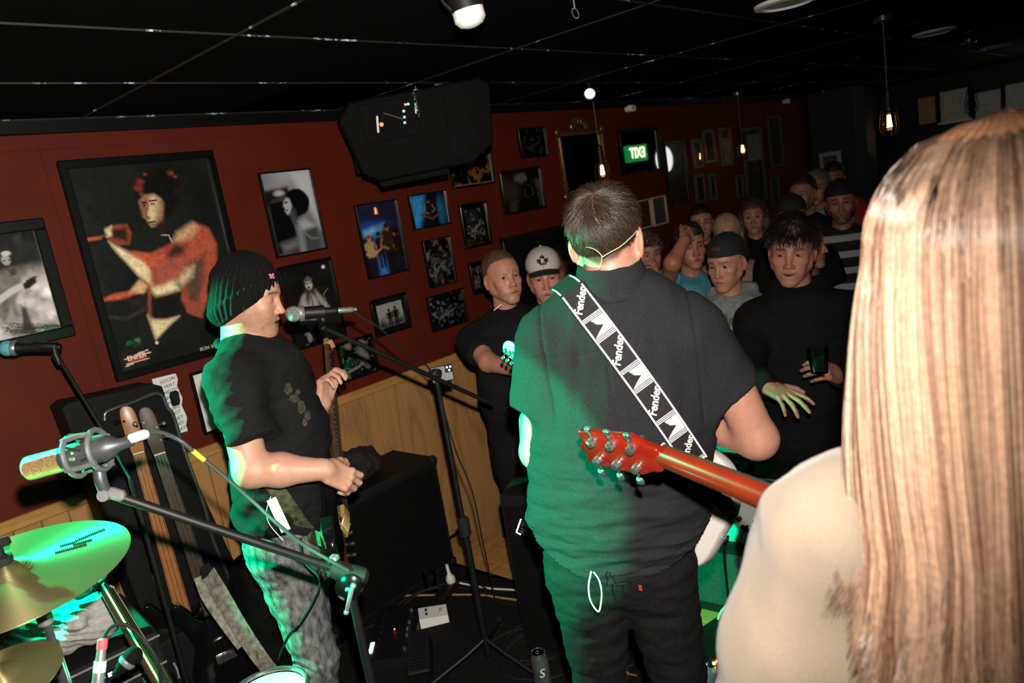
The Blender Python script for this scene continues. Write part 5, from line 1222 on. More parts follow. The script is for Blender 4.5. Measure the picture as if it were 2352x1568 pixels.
# ---- bassist's headless bass, neck pointing up past his left shoulder
ba = xf(BM, [bl(772, 1190, .06)])[0]; bb2 = xf(BM, [bl(742, 795, -.40)])[0]
yd = bb2 - ba; LB = np.linalg.norm(yd); yd /= LB
bs_ = thing('bass_guitar', 'dark walnut headless bass with gold tuners held upright by the bassist', 'bass guitar', ba - [0, 0, .2])
Mb = gmat(ba, yd, BM[:3, 1] / SB_ + np.array([.25, 0, .1]))
bbody = [(x * .82, y * .95 - .05) for x, y in SCUT]
guitar(bs_, Mb, bbody, .045, LB - .01, (BLACKG, WALNUT, ROSE, GOLD), w=(.066, .050), ns=5, nfr=22, hpoly=None)
zt = .0225
for i in range(5):
    x = (i / 4 - .5) * .066; tb = MB().lathe([(.006, 0), (.006, .03), (.0045, .032), (.0065, .034), (.0065, .048), (0, .049)], 12, Mb @ trans((x, -.012, zt + .012)) @ rotm('X', PI / 2 + .3)); part(bs_, 'tuner', tb, GOLD)
    part(bs_, 'saddle', MB().box((.011, .030, .016), Mb, c=(x, .012, zt + .008), bev=.002), GOLD)
hc = MB().box((.056, .028, .022), Mb, c=(0, LB + .004, zt - .004), bev=.004)
hd = part(bs_, 'head_piece', hc, GOLD)
for i in range(5): part(hd, 'string_clamp', MB().lathe([(.0042, 0), (.0042, .014), (0, .015)], 8, Mb @ trans(((i / 4 - .5) * .044, LB + .004, zt + .006))), GOLD)
# bass strap with green floral weave
STRAPF = mat('green_floral_weave', (.006, .012, .008), .8, var=1., c2=(.10, .11, .035), vscale=45)
TB = bvh_of(tee)
pts = []; nrm = []
for (px, py) in ((615, 1098), (640, 1130), (665, 1165), (690, 1200), (715, 1228), (745, 1242)):
    q = onto(TB, px, py, .012); pts.append(q if q is not None else P(px, py, 2.28)); nrm.append(-RW[:, 2])
bstr = thing('bass_strap', 'green floral bass strap crossing the bassist\'s hip', 'strap', pts[-1])
part(bstr, 'webbing', MB().ribbon(spline(pts, 4), .05, -RW[:, 2], .003), STRAPF)

# ---- guitarist's printed strap following the back of the shirt
STRAPB = mat('black_woven_strap', (.012, .012, .013), .8, spec=.2, var=.2, vscale=300)
STRAPW = mat('white_woven_print', (.62, .58, .56), .8, spec=.2, var=.06, vscale=200)
cl = []
for i in range(25):
    t = i / 24; px = 1313 + (1612 - 1313) * t + 6 * math.sin(t * PI); py = 666 + (1080 - 666) * t
    q = onto(SB, px, py, .007); cl.append(q)
dm = [q @ RW[:, 2] - EYE @ RW[:, 2] if q is not None else None for q in cl]
last = next(x for x in dm if x is not None)
ctr = []
dd = []
for i in range(25):
    last = dm[i] if dm[i] is not None else last; dd.append(last)
dd = np.convolve(np.pad(dd, 3, mode='edge'), np.ones(7) / 7, 'valid'); mn = np.array([min(a, b_ if b_ is not None else a) for a, b_ in zip(dd, dm)])
for i in range(25):
    t = i / 24; ctr.append(P(1313 + (1612 - 1313) * t + 6 * math.sin(t * PI), 666 + (1080 - 666) * t, mn[i] - .003))
ext = [P(1300, 655, mn[0] + .03), P(1285, 648, mn[0] + .10)]; tail = [P(1650, 1135, mn[-1] + .02), P(1685, 1188, mn[-1] + .05)]
ctr = np.array(ext[::-1] + ctr + tail); tg = np.gradient(ctr, axis=0); tg /= np.linalg.norm(tg, axis=1, keepdims=True)
nrm = -RW[:, 2][None] + .0 * tg; sd = np.cross(tg, nrm); sd /= np.linalg.norm(sd, axis=1, keepdims=True); nm = np.cross(sd, tg); arc = np.concatenate([[0], np.cumsum(np.linalg.norm(np.diff(ctr, axis=0), axis=1))])
def on_strap(uv, off):                                  # (along, across) -> room
    uv = np.asarray(uv, float); o = np.stack([np.interp(uv[:, 0], arc, ctr[:, k]) for k in range(3)], 1); s_ = np.stack([np.interp(uv[:, 0], arc, sd[:, k]) for k in range(3)], 1); n_ = np.stack([np.interp(uv[:, 0], arc, nm[:, k]) for k in range(3)], 1)
    return o + s_ * uv[:, 1:2] + n_ * off
gs = thing('guitar_strap', 'black guitar strap with white block print and script lettering across the charcoal shirt', 'strap', ctr[-1])
part(gs, 'webbing', MB().ribbon(ctr[:-2], .058, nrm[:-2], .0028), STRAPB)
part(gs, 'leather_end', MB().ribbon(ctr[-4:], [.058, .054, .046, .026], nrm[-4:], .005), BLACK)
def strap_poly(poly, off=.0022, sub=6):
    p = np.array(poly, float); out = []
    for i in range(len(p)):
        for j in range(sub): out.append(p[i] + (p[(i + 1) % len(p)] - p[i]) * j / sub)
    return on_strap(out, off), [tuple(range(len(out)))]
ed = MB(); Lv = arc[-3]
for s_ in (-1, 1): ed.raw(on_strap([(a, s_ * q) for a in np.linspace(.02, Lv, 40) for q in (.0235, .0275)], .0022), [(2 * i, 2 * i + 1, 2 * i + 3, 2 * i + 2) for i in range(39)])
part(gs, 'edge_stripe', ed, STRAPW, smooth=False)
u0 = arc[2] + .004; step = (arc[-3] - u0) / 7.55
for i in range(8):
    a = u0 + i * step; b_ = a + step * .92
    if i % 2 == 0:
        if b_ > arc[-3]: continue
        v, f_ = text_geo('Fender', .030, shear=.25, extrude=0, weight=.0007); an = math.radians(62); ca, sa = math.cos(an), math.sin(an)
        uv = np.stack([(a + b_) / 2 - v[:, 0] * sa * .62 - v[:, 1] * ca * 1.1, v[:, 0] * ca * -1.1 + v[:, 1] * sa * .8], 1)
        part(gs, 'script_lettering', (on_strap(np.clip(uv, -9, 9), .0024), f_), STRAPW, smooth=False)
    else:
        bk = MB(); b_ = min(b_, arc[-3]); d = b_ - a
        v, f_ = strap_poly([(a + d * .20, -.0225), (a + d * .20, .008), (a + d * .42, .002), (a + d * .55, -.010), (a + d * .66, .006), (a + d * .80, .0225), (a + d * .80, -.0225)]); bk.raw(v, f_)
        for q in range(3):
            v, f_ = strap_poly([(a + d * (.02 + .06 * q), -.0225), (a + d * (.02 + .06 * q), .0225), (a + d * (.05 + .06 * q), .0225), (a + d * (.05 + .06 * q), -.0225)]); bk.raw(v, f_)
            v, f_ = strap_poly([(a + d * (.83 + .06 * q), -.0225), (a + d * (.83 + .06 * q), .0225), (a + d * (.86 + .06 * q), .0225), (a + d * (.86 + .06 * q), -.0225)]); bk.raw(v, f_)
        part(gs, 'block_print', bk, STRAPW, smooth=False)
jk = P(1702, 1208, 1.80); part(gs, 'strap_lock', MB().lathe([(.006, 0), (.006, .008), (.011, .010), (.011, .014), (.005, .016), (.004, .024), (0, .025)], 14, along(jk, jk + RW[:, 0] * .8 + RW[:, 1] * .5 - RW[:, 2] * .4)), BLACKG)
# ------------------------------------------------------------------ stage gear
def knurl(prof, n=24): return prof
MICGRILLE = mat('silver_mesh_grille', (.42, .42, .43), .35, .9, var=.5, vscale=500, bump=.8, bscale=700)
def dyn_mic(root, tip, tail, r=.0265, ballm=None, m=BLACK):
    """hand held dynamic microphone from ball tip to cable end"""
    Mx = along(tail, tip); L = np.linalg.norm(np.array(tip) - np.array(tail)); k = r / .0265
    part(root, 'handle', MB().lathe([(.0105 * k, 0), (.012 * k, .004), (.0125 * k, .02), (.0165 * k, L - .075 * k), (.0215 * k, L - .057 * k)], 24, Mx), m)
    part(root, 'collar', MB().lathe([(.0225 * k, L - .058 * k), (.0262 * k, L - .05 * k), (.0262 * k, L - .044 * k), (.022 * k, L - .042 * k)], 24, Mx), STEEL)
    pr = [(r * math.cos(a) if a > -.9 else r * .7, L - r + r * math.sin(a)) for a in np.linspace(-.9, PI / 2 - .02, 12)]
    part(root, 'grille', MB().lathe(pr, 28, Mx), ballm or MICGRILLE)
    return Mx, L
def mic_stand(root, foot, top, boom_a, boom_b, r=.008, legs_=True, base=True):
    foot = np.array(foot, float); top = np.array(top, float)
    part(root, 'pole', MB().tube([foot + [0, 0, .06], foot + (top - foot) * .5], r * 1.35, 14), BLACK); part(root, 'upper_pole', MB().tube([foot + (top - foot) * .5, top], r, 14), BLACK)
    part(root, 'height_clutch', MB().lathe([(r * 1.5, 0), (r * 2.4, .01), (r * 2.4, .075), (r * 1.4, .085)], 16, along(foot + (top - foot) * .5 - [0, 0, .045], foot + (top - foot) * .5 + [0, 0, .04])), RUBBER)
    part(root, 'boom', MB().tube([boom_a, boom_b], r * .85, 12), BLACK)
    part(root, 'boom_clutch', MB().lathe([(.012, -.022), (.020, -.018), (.020, .018), (.012, .022)], 18, along(top, top + np.cross(np.array(boom_b) - boom_a, (0, 0, 1)))), BLACK)
    if legs_:
        for i in range(3):
            a = .6 + i * 2.0944; e = foot + np.array([.30 * math.cos(a), .30 * math.sin(a), .012]); lg = part(root, 'leg', MB().tube([foot + [0, 0, .13], foot + (e - foot) * .3 + [0, 0, .085], e], .0085, 10), BLACK)
            part(lg, 'rubber_foot', MB().lathe([(.011, 0), (.011, .03), (.009, .032)], 12, trans(e - [0, 0, .012])), RUBBER)
# singer's microphone and boom stand
mt_ = P(655, 722, 2.36); ml_ = P(776, 713, 2.42)
sm = thing('microphone', 'black vocal microphone with silver ball grille at the bassist\'s mouth', 'microphone', ml_ - [0, 0, .03])
dyn_mic(sm, mt_, ml_); part(sm, 'connector', MB().lathe([(.0095, 0), (.0095, .045), (.006, .05), (.006, .06)], 16, along(ml_, ml_ + (ml_ - mt_))), STEEL)
stt = P(1000, 858, 2.80); foot = np.array([stt[0], stt[1], 0.])
ms = thing('microphone_stand', 'black boom microphone stand in front of the bassist with a phone clamped to it', 'stand', foot)
tipb = P(1130, 927, 2.92); head_b = P(742, 752, 2.46)
mic_stand(ms, foot, stt, head_b, tipb, .010)
part(ms, 'mic_clip', MB().lathe([(.0205, -.03), (.021, .03)], 18, along(ml_ * .55 + mt_ * .45, ml_)).tube([ml_ * .6 + mt_ * .4 - [0, 0, .02], head_b], .007, 8).ball(head_b, .014, 10), BLACK)
a = [ml_ + (ml_ - mt_) * .4, P(815, 718, 2.45), P(870, 752, 2.5), P(930, 805, 2.65), P(985, 845, 2.76), P(1010, 905, 2.78), P(1045, 1030, 2.85), P(1085, 1130, 2.92), P(1110, 1250, 3.05), Fl(1140, 1390) + [0, 0, .006]]
single('microphone_cable', MB().tube(spline(a, 6), .0032, 8), RUBBER, 'thin black cable running from the vocal microphone down its stand', 'cable')
# phone clamped to the stand
ph = P(1016, 858, 2.80); px_, py_, pz_ = RW[:, 0], -RW[:, 1], -RW[:, 2]
Mp = basis(ph, px_ * .98 + py_ * .19, py_ * .98 - px_ * .19, pz_)
fo = thing('phone', 'dark smartphone clamped sideways on the microphone stand', 'phone', ph)
part(fo, 'case', MB().box((.085, .062, .009), Mp, bev=.004), mat('graphite_phone_back', (.03, .034, .04), .35, var=.1)); part(fo, 'camera_bump', MB().box((.026, .026, .004), Mp, c=(.026, .014, .006), bev=.0015), BLACKG)
for (dx, dy) in ((.02, .02), (.033, .02), (.027, .008)): part(fo, 'lens', MB().lathe([(.0052, 0), (.0052, .002), (.004, .0022), (0, .0022)], 14, Mp @ trans((dx, dy, .0075))), CHROME)
# ---- large diaphragm condenser in a shock mount, on the drummer's boom
DC = 1.5
g0, g1, b1, x1 = P(60, 1077, DC), P(150, 1056, DC), P(252, 1026, DC), P(300, 1008, DC)
cm = thing('condenser_microphone', 'large condenser microphone with gold grille in a grey shock mount', 'microphone', b1 - [0, 0, .05])
GRIL = mat('gold_mesh_grille', (.62, .40, .17), .3, .85, var=.4, vscale=600, bump=.9, bscale=900)
dirm = (b1 - g0) / np.linalg.norm(b1 - g0); Mm = along(g0, b1); Lg = np.linalg.norm(g1 - g0); Lb = np.linalg.norm(b1 - g0)
part(cm, 'grille', MB().lathe([(.0, .0), (.019, .0005), (.0235, .005), (.0245, .009), (.0245, Lg)], 32, Mm), GRIL)
GREYM = mat('satin_grey_metal', (.09, .092, .1), .42, .6, var=.15, vscale=60)
bd_ = part(cm, 'body', MB().lathe([(.0255, Lg - .002), (.0262, Lg), (.0262, Lg + .085), (.021, Lg + .10), (.013, Lg + .112), (.0105, Lg + .14)], 32, Mm), GREYM)
part(bd_, 'power_light', MB().ball(P(165, 1041, DC - .0275), .0022, 8), mat('green_led', (.2, 1, .2), .3, emit=3, ecol=(.35, 1, .15)))
part(bd_, 'pattern_switch', MB().box((.012, .006, .004), basis(P(165, 1054, DC - .0275), px_, py_, pz_), bev=.001), STEEL)
sh1 = MB()
for zz in (Lg + .022, Lg + .072): sh1.torus((0, 0, zz), .041, .0055, Mm, 30, 8)
for i in range(4):
    a = i * PI / 2 + .4; sh1.tube(xf(Mm, [(.041 * math.cos(a), .041 * math.sin(a), Lg + .016), (.045 * math.cos(a), .045 * math.sin(a), Lg + .047), (.041 * math.cos(a), .041 * math.sin(a), Lg + .078)]), .0055, 8)
cage = part(cm, 'shock_mount', sh1, mat('grey_plastic_mount', (.10, .10, .105), .5, var=.15))
for i in range(8):
    a = i * PI / 4; z1_, z2_ = (Lg + .022, Lg + .05) if i % 2 else (Lg + .072, Lg + .045); part(cage, 'elastic', MB().tube(xf(Mm, [(.041 * math.cos(a), .041 * math.sin(a), z1_), (.027 * math.cos(a + .3), .027 * math.sin(a + .3), z2_)]), .0022, 6), RUBBER)
jt = P(245, 1135, DC + .01); part(cage, 'bracket', MB().tube(spline([P(228, 1078, DC), P(232, 1105, DC), jt], 5), [.012] * 11, 10), GREYM)
part(cm, 'xlr_plug', MB().lathe([(.0095, 0), (.0098, .03), (.007, .036)], 18, along(P(300, 1008, DC), P(345, 993, DC))), WHITEP)
bs2 = thing('boom_stand', 'black boom stand arm carrying the condenser microphone across the drums', 'stand', P(800, 1340, 1.72) * [1, 1, 0])
e0, e1, ecl = jt + RW[:, 0] * .012, P(862, 1332, 1.72), P(800, 1316, 1.70)
part(bs2, 'boom', MB().tube([e0, ecl], .0098, 14), BLACK); part(bs2, 'counterweight', MB().lathe([(.011, 0), (.021, .008), (.021, .085), (.012, .095)], 18, along(P(752, 1302, 1.69), e1)), RUBBER)
part(bs2, 'swivel', MB().box((.036, .022, .022), basis(jt + RW[:, 0] * .02, px_ * .95 - py_ * .3, py_ * .95 + px_ * .3, pz_), bev=.006).lathe([(.012, -.016), (.012, .016)], 16, along(jt, jt + pz_)), mat('grey_plastic_mount2', (.16, .16, .165), .45, var=.1))
cl_ = P(803, 1345, 1.69); fcl = np.array([cl_[0], cl_[1], 0.])
part(bs2, 'clutch', MB().lathe([(.018, -.02), (.030, -.014), (.030, .014), (.018, .02)], 22, along(cl_, cl_ + pz_)), BLACKG); part(bs2, 'clutch_lever', MB().tube([cl_ + pz_ * .025, P(808, 1352, 1.655), P(796, 1405, 1.66)], [.006, .006, .0045], 8).ball(P(796, 1406, 1.66), .0065, 10).ball(P(812, 1345, 1.655), .007, 10), STEEL)
part(bs2, 'wing_bolt', MB().lathe([(.006, 0), (.013, .004), (.013, .012), (.004, .018)], 12, along(P(770, 1290, 1.69), P(763, 1268, 1.69))), STEEL)
part(bs2, 'pole', MB().tube([cl_, fcl + [0, 0, .1]], .010, 14), BLACK)
for i in range(3):
    a = .2 + i * 2.0944; e = fcl + np.array([.28 * math.cos(a), .28 * math.sin(a), .012]); part(bs2, 'leg', MB().tube([fcl + [0, 0, .14], e], .008, 8), BLACK)
a = [P(345, 993, DC), P(375, 994, DC), P(415, 1012, DC), P(455, 1045, DC + .02), P(520, 1098, DC + .05), P(580, 1150, DC + .08), P(640, 1205, DC + .1), P(700, 1252, DC + .14), P(760, 1288, 1.66), P(800, 1310, 1.68)]
mc = thing('microphone_cable', 'grey microphone cable with a yellow band from the condenser microphone', 'cable', P(560, 1130, 1.57)); cur = spline(a, 8)
part(mc, 'jacket', MB().tube(cur, .0042, 10), mat('grey_cable', (.035, .036, .038), .5, var=.1)); part(mc, 'marker_band', MB().tube(cur[22:27], .0052, 10), mat('yellow_tape', (.62, .42, .04), .5, var=.1))
# ---- second vocal microphone at the far left on a slim boom
dm_ = thing('microphone', 'black vocal microphone with a teal blue grille beside the smoky photo', 'microphone', P(140, 800, 2.5) - [0, 0, .03])
dyn_mic(dm_, P(-2, 800, 2.5), P(140, 797, 2.52), ballm=mat('teal_foam_grille', (.10, .36, .42), .7, var=.3, vscale=300, bump=.6, bscale=600))
s2 = P(235, 985, 2.5); ds = thing('microphone_stand', 'slim black boom stand of the teal microphone, behind the condenser', 'stand', (s2[0], s2[1], 0))
part(ds, 'boom', MB().tube([P(128, 812, 2.52), P(250, 1010, 2.5), P(300, 1100, 2.48)], .0065, 10), BLACK); part(ds, 'clip', MB().tube([P(80, 796, 2.515), P(128, 797, 2.52), P(128, 815, 2.52), P(138, 838, 2.52)], [.018, .018, .013, .009], 14), BLACK)
q = P(300, 1100, 2.48); part(ds, 'pole', MB().tube([q, (q[0], q[1], .02)], .009, 12), BLACK); part(ds, 'round_base', MB().lathe([(.13, 0), (.13, .012), (.02, .03), (.012, .04)], 28, trans((q[0], q[1], 0))), BLACK)
# ---- cymbal on its stand
CC = P(18, 1325, 1.5); cn = np.array([-.041, -.063, .997]); cn /= np.linalg.norm(cn); RC = .2263
cyx, cyy, _ = frame_of(cn, RW[:, 1]); Mcy = basis(CC, cyx, cyy, cn)
cyb = thing('cymbal', 'bronze ride cymbal lit green, on a chrome stand', 'cymbal', (CC[0], CC[1], 0))
BRONZE = bpy.data.materials.new('hammered_bronze'); BRONZE.use_nodes = True
nt = BRONZE.node_tree; N = nt.nodes; L = nt.links; bsd = N['Principled BSDF']
bsd.inputs['Base Color'].default_value = (.42, .36, .17, 1); bsd.inputs['Metallic'].default_value = .85; bsd.inputs['Roughness'].default_value = .34; bsd.inputs['Anisotropic'].default_value = .9; bsd.inputs['Anisotropic Rotation'].default_value = .25
tg_ = N.new('ShaderNodeTangent'); tg_.direction_type = 'RADIAL'; tg_.axis = 'Z'; L.new(tg_.outputs[0], bsd.inputs['Tangent'])
tc = N.new('ShaderNodeTexCoord'); wv = N.new('ShaderNodeTexWave'); wv.wave_type = 'RINGS'; wv.rings_direction = 'Z'; wv.inputs['Scale'].default_value = 60; wv.inputs['Distortion'].default_value = 1.5; L.new(tc.outputs['Object'], wv.inputs[0])
bp = N.new('ShaderNodeBump'); bp.inputs['Strength'].default_value = .12; bp.inputs['Distance'].default_value = .002; L.new(wv.outputs[1], bp.inputs['Height']); L.new(bp.outputs[0], bsd.inputs['Normal'])
MATS['hammered_bronze'] = BRONZE
prof = [(.008, .030), (.02, .030), (.04, .022), (.052, .014), (.07, .011), (.12, .007), (.18, .003), (RC, -.002), (RC, -.0035), (.18, .0015), (.12, .0055), (.07, .0095), (.05, .012), (.035, .02), (.008, .028)]
me = mesh_of('plate', np.concatenate(MB().lathe(prof, 96, caps=False).v), MB().lathe(prof, 96, caps=False).f, BRONZE); pl = bpy.data.objects.new('plate', me); COL.objects.link(pl); pl.parent = cyb
pl.matrix_local = Matrix([list(r) for r in (np.linalg.inv(trans([CC[0], CC[1], 0])) @ Mcy)])
mk = MB(); ko = np.array((xf(np.linalg.inv(Mcy), [Cz(192, 1256, CC[2])])[0])[:2]); e1_ = np.array((xf(np.linalg.inv(Mcy), [Cz(242, 1240, CC[2])])[0])[:2]) - ko; e1_ /= np.linalg.norm(e1_); e2_ = np.array([-e1_[1], e1_[0]])
if (xf(Mcy, [(*(ko + e2_ * .02), 0)])[0] - xf(Mcy, [(*ko, 0)])[0]) @ RW[:, 2] < 0: e2_ = -e2_
for row, (s0, s1, off) in enumerate(((-.040, -.010, .012), (-.012, .046, .018), (-.048, .012, -.018), (-.016, .020, -.001))):
    n_ = int((s1 - s0) / .0036)
    for i in range(n_):
        c_ = ko + e1_ * (s0 + i * .0036) + e2_ * (off + (.0028 * i if row == 1 else 0) * .55); hx = .008
        qd = [c_ - e1_ * .0011 - e2_ * hx, c_ + e1_ * .0011 - e2_ * hx, c_ + e1_ * .0011 + e2_ * hx, c_ - e1_ * .0011 + e2_ * hx]
        rr = [np.linalg.norm(a_) for a_ in qd]; mk.raw(xf(Mcy, [(*a_, np.interp(r__, [.07, .12, .18, RC], [.011, .007, .003, -.002]) + .0012) for a_, r__ in zip(qd, rr)]), [(0, 1, 2, 3)])
part(pl, 'stamped_logo', (np.concatenate(mk.v) - 0, mk.f), mat('cymbal_stamp_ink', (.004, .006, .005), .95, spec=.02), smooth=False)
lg_ = pl.children[0]; lg_.parent = cyb; lg_.matrix_local = Matrix.Identity(4); me = lg_.data
co = np.concatenate(mk.v) - np.array([CC[0], CC[1], 0]); me.vertices.foreach_set('co', co.astype(np.float32).ravel())
part(cyb, 'felt', MB().lathe([(.018, .031), (.02, .034), (.02, .046), (.012, .05)], 18, Mcy), RUBBER)
part(cyb, 'wing_nut', MB().lathe([(.009, .05), (.010, .075), (.005, .08)], 12, Mcy).box((.052, .011, .020), Mcy @ rotm('Z', .9), c=(0, 0, .075), bev=.005).box((.03, .014, .03), Mcy @ rotm('Z', .4), c=(.012, 0, .062), bev=.006), BLACK)
sa_, sb__ = CC, P(170, 1600, 1.62); sp_ = P(98, 1405, 1.53)
part(cyb, 'tilter_rod', MB().tube([CC - cn * .02, CC - cn * .06, sp_], .005, 10), CHROME)
sb2 = np.array([sp_[0] + .012, sp_[1] - .005, .02]); part(cyb, 'upper_tube', MB().tube([sp_, sp_ + (sb2 - sp_) * .25], .008, 14), CHROME); part(cyb, 'lower_tube', MB().tube([sp_ + (sb2 - sp_) * .06, sb2], .0112, 16), CHROME)
part(cyb, 'tube_clamp', MB().lathe([(.010, -.01), (.015, -.006), (.015, .014), (.009, .018)], 16, along(sp_ - [0, 0, .02], sp_)), STEEL)
for i in range(3):
    a = i * 2.0944 + .5; part(cyb, 'leg', MB().tube([sb2 + [0, 0, .25], sb2 + [.24 * math.cos(a), .24 * math.sin(a), -.01]], .008, 8), CHROME)
# second small cymbal and a green lit tom at the bottom edge
C2 = P(2, 1558, 1.35); M2_ = basis(C2, *frame_of((-.1, -.12, .98)))
c2_ = thing('hi_hat', 'small bronze hi-hat cymbal at the edge of the drum kit', 'cymbal', (C2[0], C2[1], 0)); part(c2_, 'plate', MB().lathe([(.006, .016), (.03, .014), (.04, .006), (.10, -.004), (.10, -.006), (.03, .01), (.006, .013)], 60, M2_), BRONZE); part(c2_, 'rod', MB().tube([C2 + [0, 0, .05], (C2[0], C2[1], .01)], .006, 10), CHROME)
D2 = P(608, 1580, 1.62); dr = thing('tom_drum', 'drum with a pale head and rim catching green light', 'drum', (D2[0], D2[1], 0)); rd = .062 * 1.0
Rd = .085
part(dr, 'shell', MB().lathe([(Rd, 0), (Rd, .17), (Rd - .006, .17), (Rd - .006, 0)], 40, trans(D2 - [0, 0, .19])), BLACKG); part(dr, 'head', MB().lathe([(Rd - .002, 0), (Rd - .01, .004), (0, .0045)], 40, trans(D2 - [0, 0, .02])), WHITEP)
part(dr, 'hoop', MB().torus((0, 0, 0), Rd + .003, .0055, trans(D2 - [0, 0, .014]), 44, 8), CHROME); part(dr, 'stand', MB().tube([D2 - [0, 0, .19], (D2[0], D2[1], .0)], .012, 12), CHROME)
# ------------------------------------------------------------------ guitar rack, amplifiers and clutter
gr = thing('guitar_case', 'open black guitar rack case with a chrome rail against the wall', 'case', (W(400, 1400, 2.95)[0], 2.95, 0))
XZ = lambda px, py, y: (W(px, py, y)[0], W(px, py, y)[2])
ol = [XZ(*p, 2.98) for p in ((150, 940), (165, 925), (360, 882), (385, 888), (408, 960), (470, 1120), (610, 1420), (520, 1560), (430, 1560), (330, 1400), (205, 1080))]
Mxz = basis((0, 3.16, 0), (1, 0, 0), (0, 0, 1), (0, -1, 0))
part(gr, 'tray', MB().bevprism(ol, 0, .14, .012, Mxz), TOLEX); part(gr, 'foot_block', MB().box((.62, .30, .42), c=(W(520, 1500, 2.98)[0], 3.0, .21), bev=.01), TOLEX)
rail_pts = [W(*p, 2.985) for p in ((240, 965), (246, 945), (300, 925), (352, 905), (372, 908), (384, 935), (398, 955), (425, 1040), (470, 1165), (490, 1240), (545, 1370))]
part(gr, 'rail', MB().tube(spline(rail_pts, 6), .0075, 10), CHROME)
part(gr, 'rail', MB().tube(spline([W(*p, 2.96) for p in ((350, 1320), (368, 1362), (400, 1420), (430, 1455), (452, 1448))], 6), .0075, 10), CHROME)
part(gr, 'latch', MB().box((.03, .02, .05), c=tuple(W(402, 912, 2.97)), bev=.005), BLACK); part(gr, 'latch', MB().box((.05, .02, .02), c=tuple(W(555, 1378, 2.97)), bev=.004), STEEL)
hb = [(-.019, 0), (.019, 0), (.024, .03), (.027, .06), (.026, .14), (.014, .175), (-.014, .18), (-.027, .15), (-.027, .06), (-.024, .03)]
for nm, lab, a_, b_, mats_, hm, y_ in (('bass_guitar', 'bass with amber maple neck and natural headstock in the rack case', (318, 1038), (430, 1440), (BLACKG, MAPLE, MAPLE, BLACKG), MAPLE, 2.93), ('bass_guitar', 'bass with glossy dark headstock and chrome tuners in the rack case', (366, 1040), (478, 1380), (BLACKG, MAPLE, ROSE, CHROME), ROSE, 2.84)):
    n0, n1 = W(*a_, y_), W(*b_, y_ - .02); yd = n0 - n1; yd /= np.linalg.norm(yd); br_ = n0 - yd * .86
    g_ = thing(nm, lab, 'bass guitar', br_ - [0, 0, .16], 'basses in the rack case') if False else thing(nm, lab, 'bass guitar', br_ - [0, 0, .16])
    guitar(g_, gmat(br_, yd, (-.35, -1, .1)), [(x * .8, y * .9) for x, y in SCUT], .04, .86, mats_, w=(.056, .040), ns=4, nfr=20, frets=False, hpoly=hb, tun=[(.018, .05, 1), (.018, .10, 1), (-.018, .07, -1), (-.018, .13, -1)], tilt=.05, headm=hm)
# woven strap hanging off the rack
st_pts = spline([P(480, 1318, 2.62), P(505, 1360, 2.58), P(545, 1430, 2.55), P(590, 1500, 2.55), P(625, 1545, 2.58)], 6)
WOVEN = mat('grey_floral_jacquard', (.09, .08, .065), .8, var=1., c2=(.30, .27, .22), vscale=55)
sw = thing('guitar_strap', 'patterned grey woven strap hanging off the rack case', 'strap', st_pts[-1]); part(sw, 'webbing', MB().ribbon(st_pts, .062, -RW[:, 2] - RW[:, 0] * .2, .003), WOVEN)
part(sw, 'fold', MB().ribbon(spline([P(462, 1322, 2.66), P(478, 1365, 2.64), P(515, 1420, 2.6), P(560, 1480, 2.6)], 6), .05, -RW[:, 2] + RW[:, 0] * .6, .003), WOVEN)
part(sw, 'leather_tab', MB().ribbon([P(470, 1298, 2.63), P(480, 1320, 2.62)], [.035, .055], -RW[:, 2], .005), BLACK)
# rack of stage electronics with folded clothes on top
rk0 = P(190, 1500, 2.05); rk = thing('equipment_rack', 'black rack of audio gear with chrome trim below the cymbal', 'rack', (rk0[0], rk0[1] + .16, 0))
hz = rk0[2] - .03; Mr = trans((rk0[0] + .02, rk0[1] + .18, 0)) @ rotm('Z', -.12)
part(rk, 'cabinet', MB().box((.44, .40, hz), Mr, c=(-.03, 0, hz / 2), bev=.008), TOLEX)
for i in range(3): part(rk, 'trim', MB().box((.44, .006, .006), Mr, c=(-.03, -.203, hz - .01 - .085 * i), bev=.001), STEEL)
for i in range(3): part(rk, 'panel', MB().box((.40, .006, .07), Mr, c=(-.03, -.203, hz - .055 - .085 * i), bev=.001), BLACK)
sc = part(rk, 'display', MB().box((.10, .003, .022), Mr, c=(.02, -.207, hz - .05), bev=.0005), BLACKG)
tx = MB()
for i, w_ in enumerate((.010, .004, .018, .006, .012)): tx.box((w_, .001, .012 if i % 2 == 0 else .006), Mr, c=(-.018 + .016 * i, -.2092, hz - .05))
part(sc, 'readout', tx, mat('blue_white_display', (.5, .55, 1.), .4, emit=2.5, ecol=(.6, .65, 1.)), smooth=False)
for i in range(6): part(rk, 'handle', MB().tube(xf(Mr, [(-.22 + .085 * i, -.205, hz - .11), (-.22 + .085 * i, -.225, hz - .12), (-.22 + .085 * i, -.225, hz - .15), (-.22 + .085 * i, -.205, hz - .16)]), .003, 6), STEEL)
F = Field((-.22, -.14, -.02), (.22, .14, .26), .006)
F.cone((-.15, -.02, .05), (.10, -.03, .085), .045, .06, .02); F.cone((-.06, 0, .10), (.11, -.02, .12), .04, .05, .02); F.cone((-.02, .04, .14), (.10, .02, .165), .04, .045, .02); F.cone((.07, -.07, .13), (.12, .0, .13), .035, .035, .01)
Mcl = trans((rk0[0] - .03, rk0[1] + .10, hz)) @ rotm('Z', -.35)
v, f = F.mesh(); nr = normals(v, f); v = v + nr * (.0025 * np.sin((v[:, 2] * 1.2 - np.hypot(v[:, 0] - .1, v[:, 1]) * .8) * 240 + 5 * vnoise(v * 14)) + .016 * fbm(v * 16, 2))[:, None]; v[:, 2] = np.maximum(v[:, 2], .001)
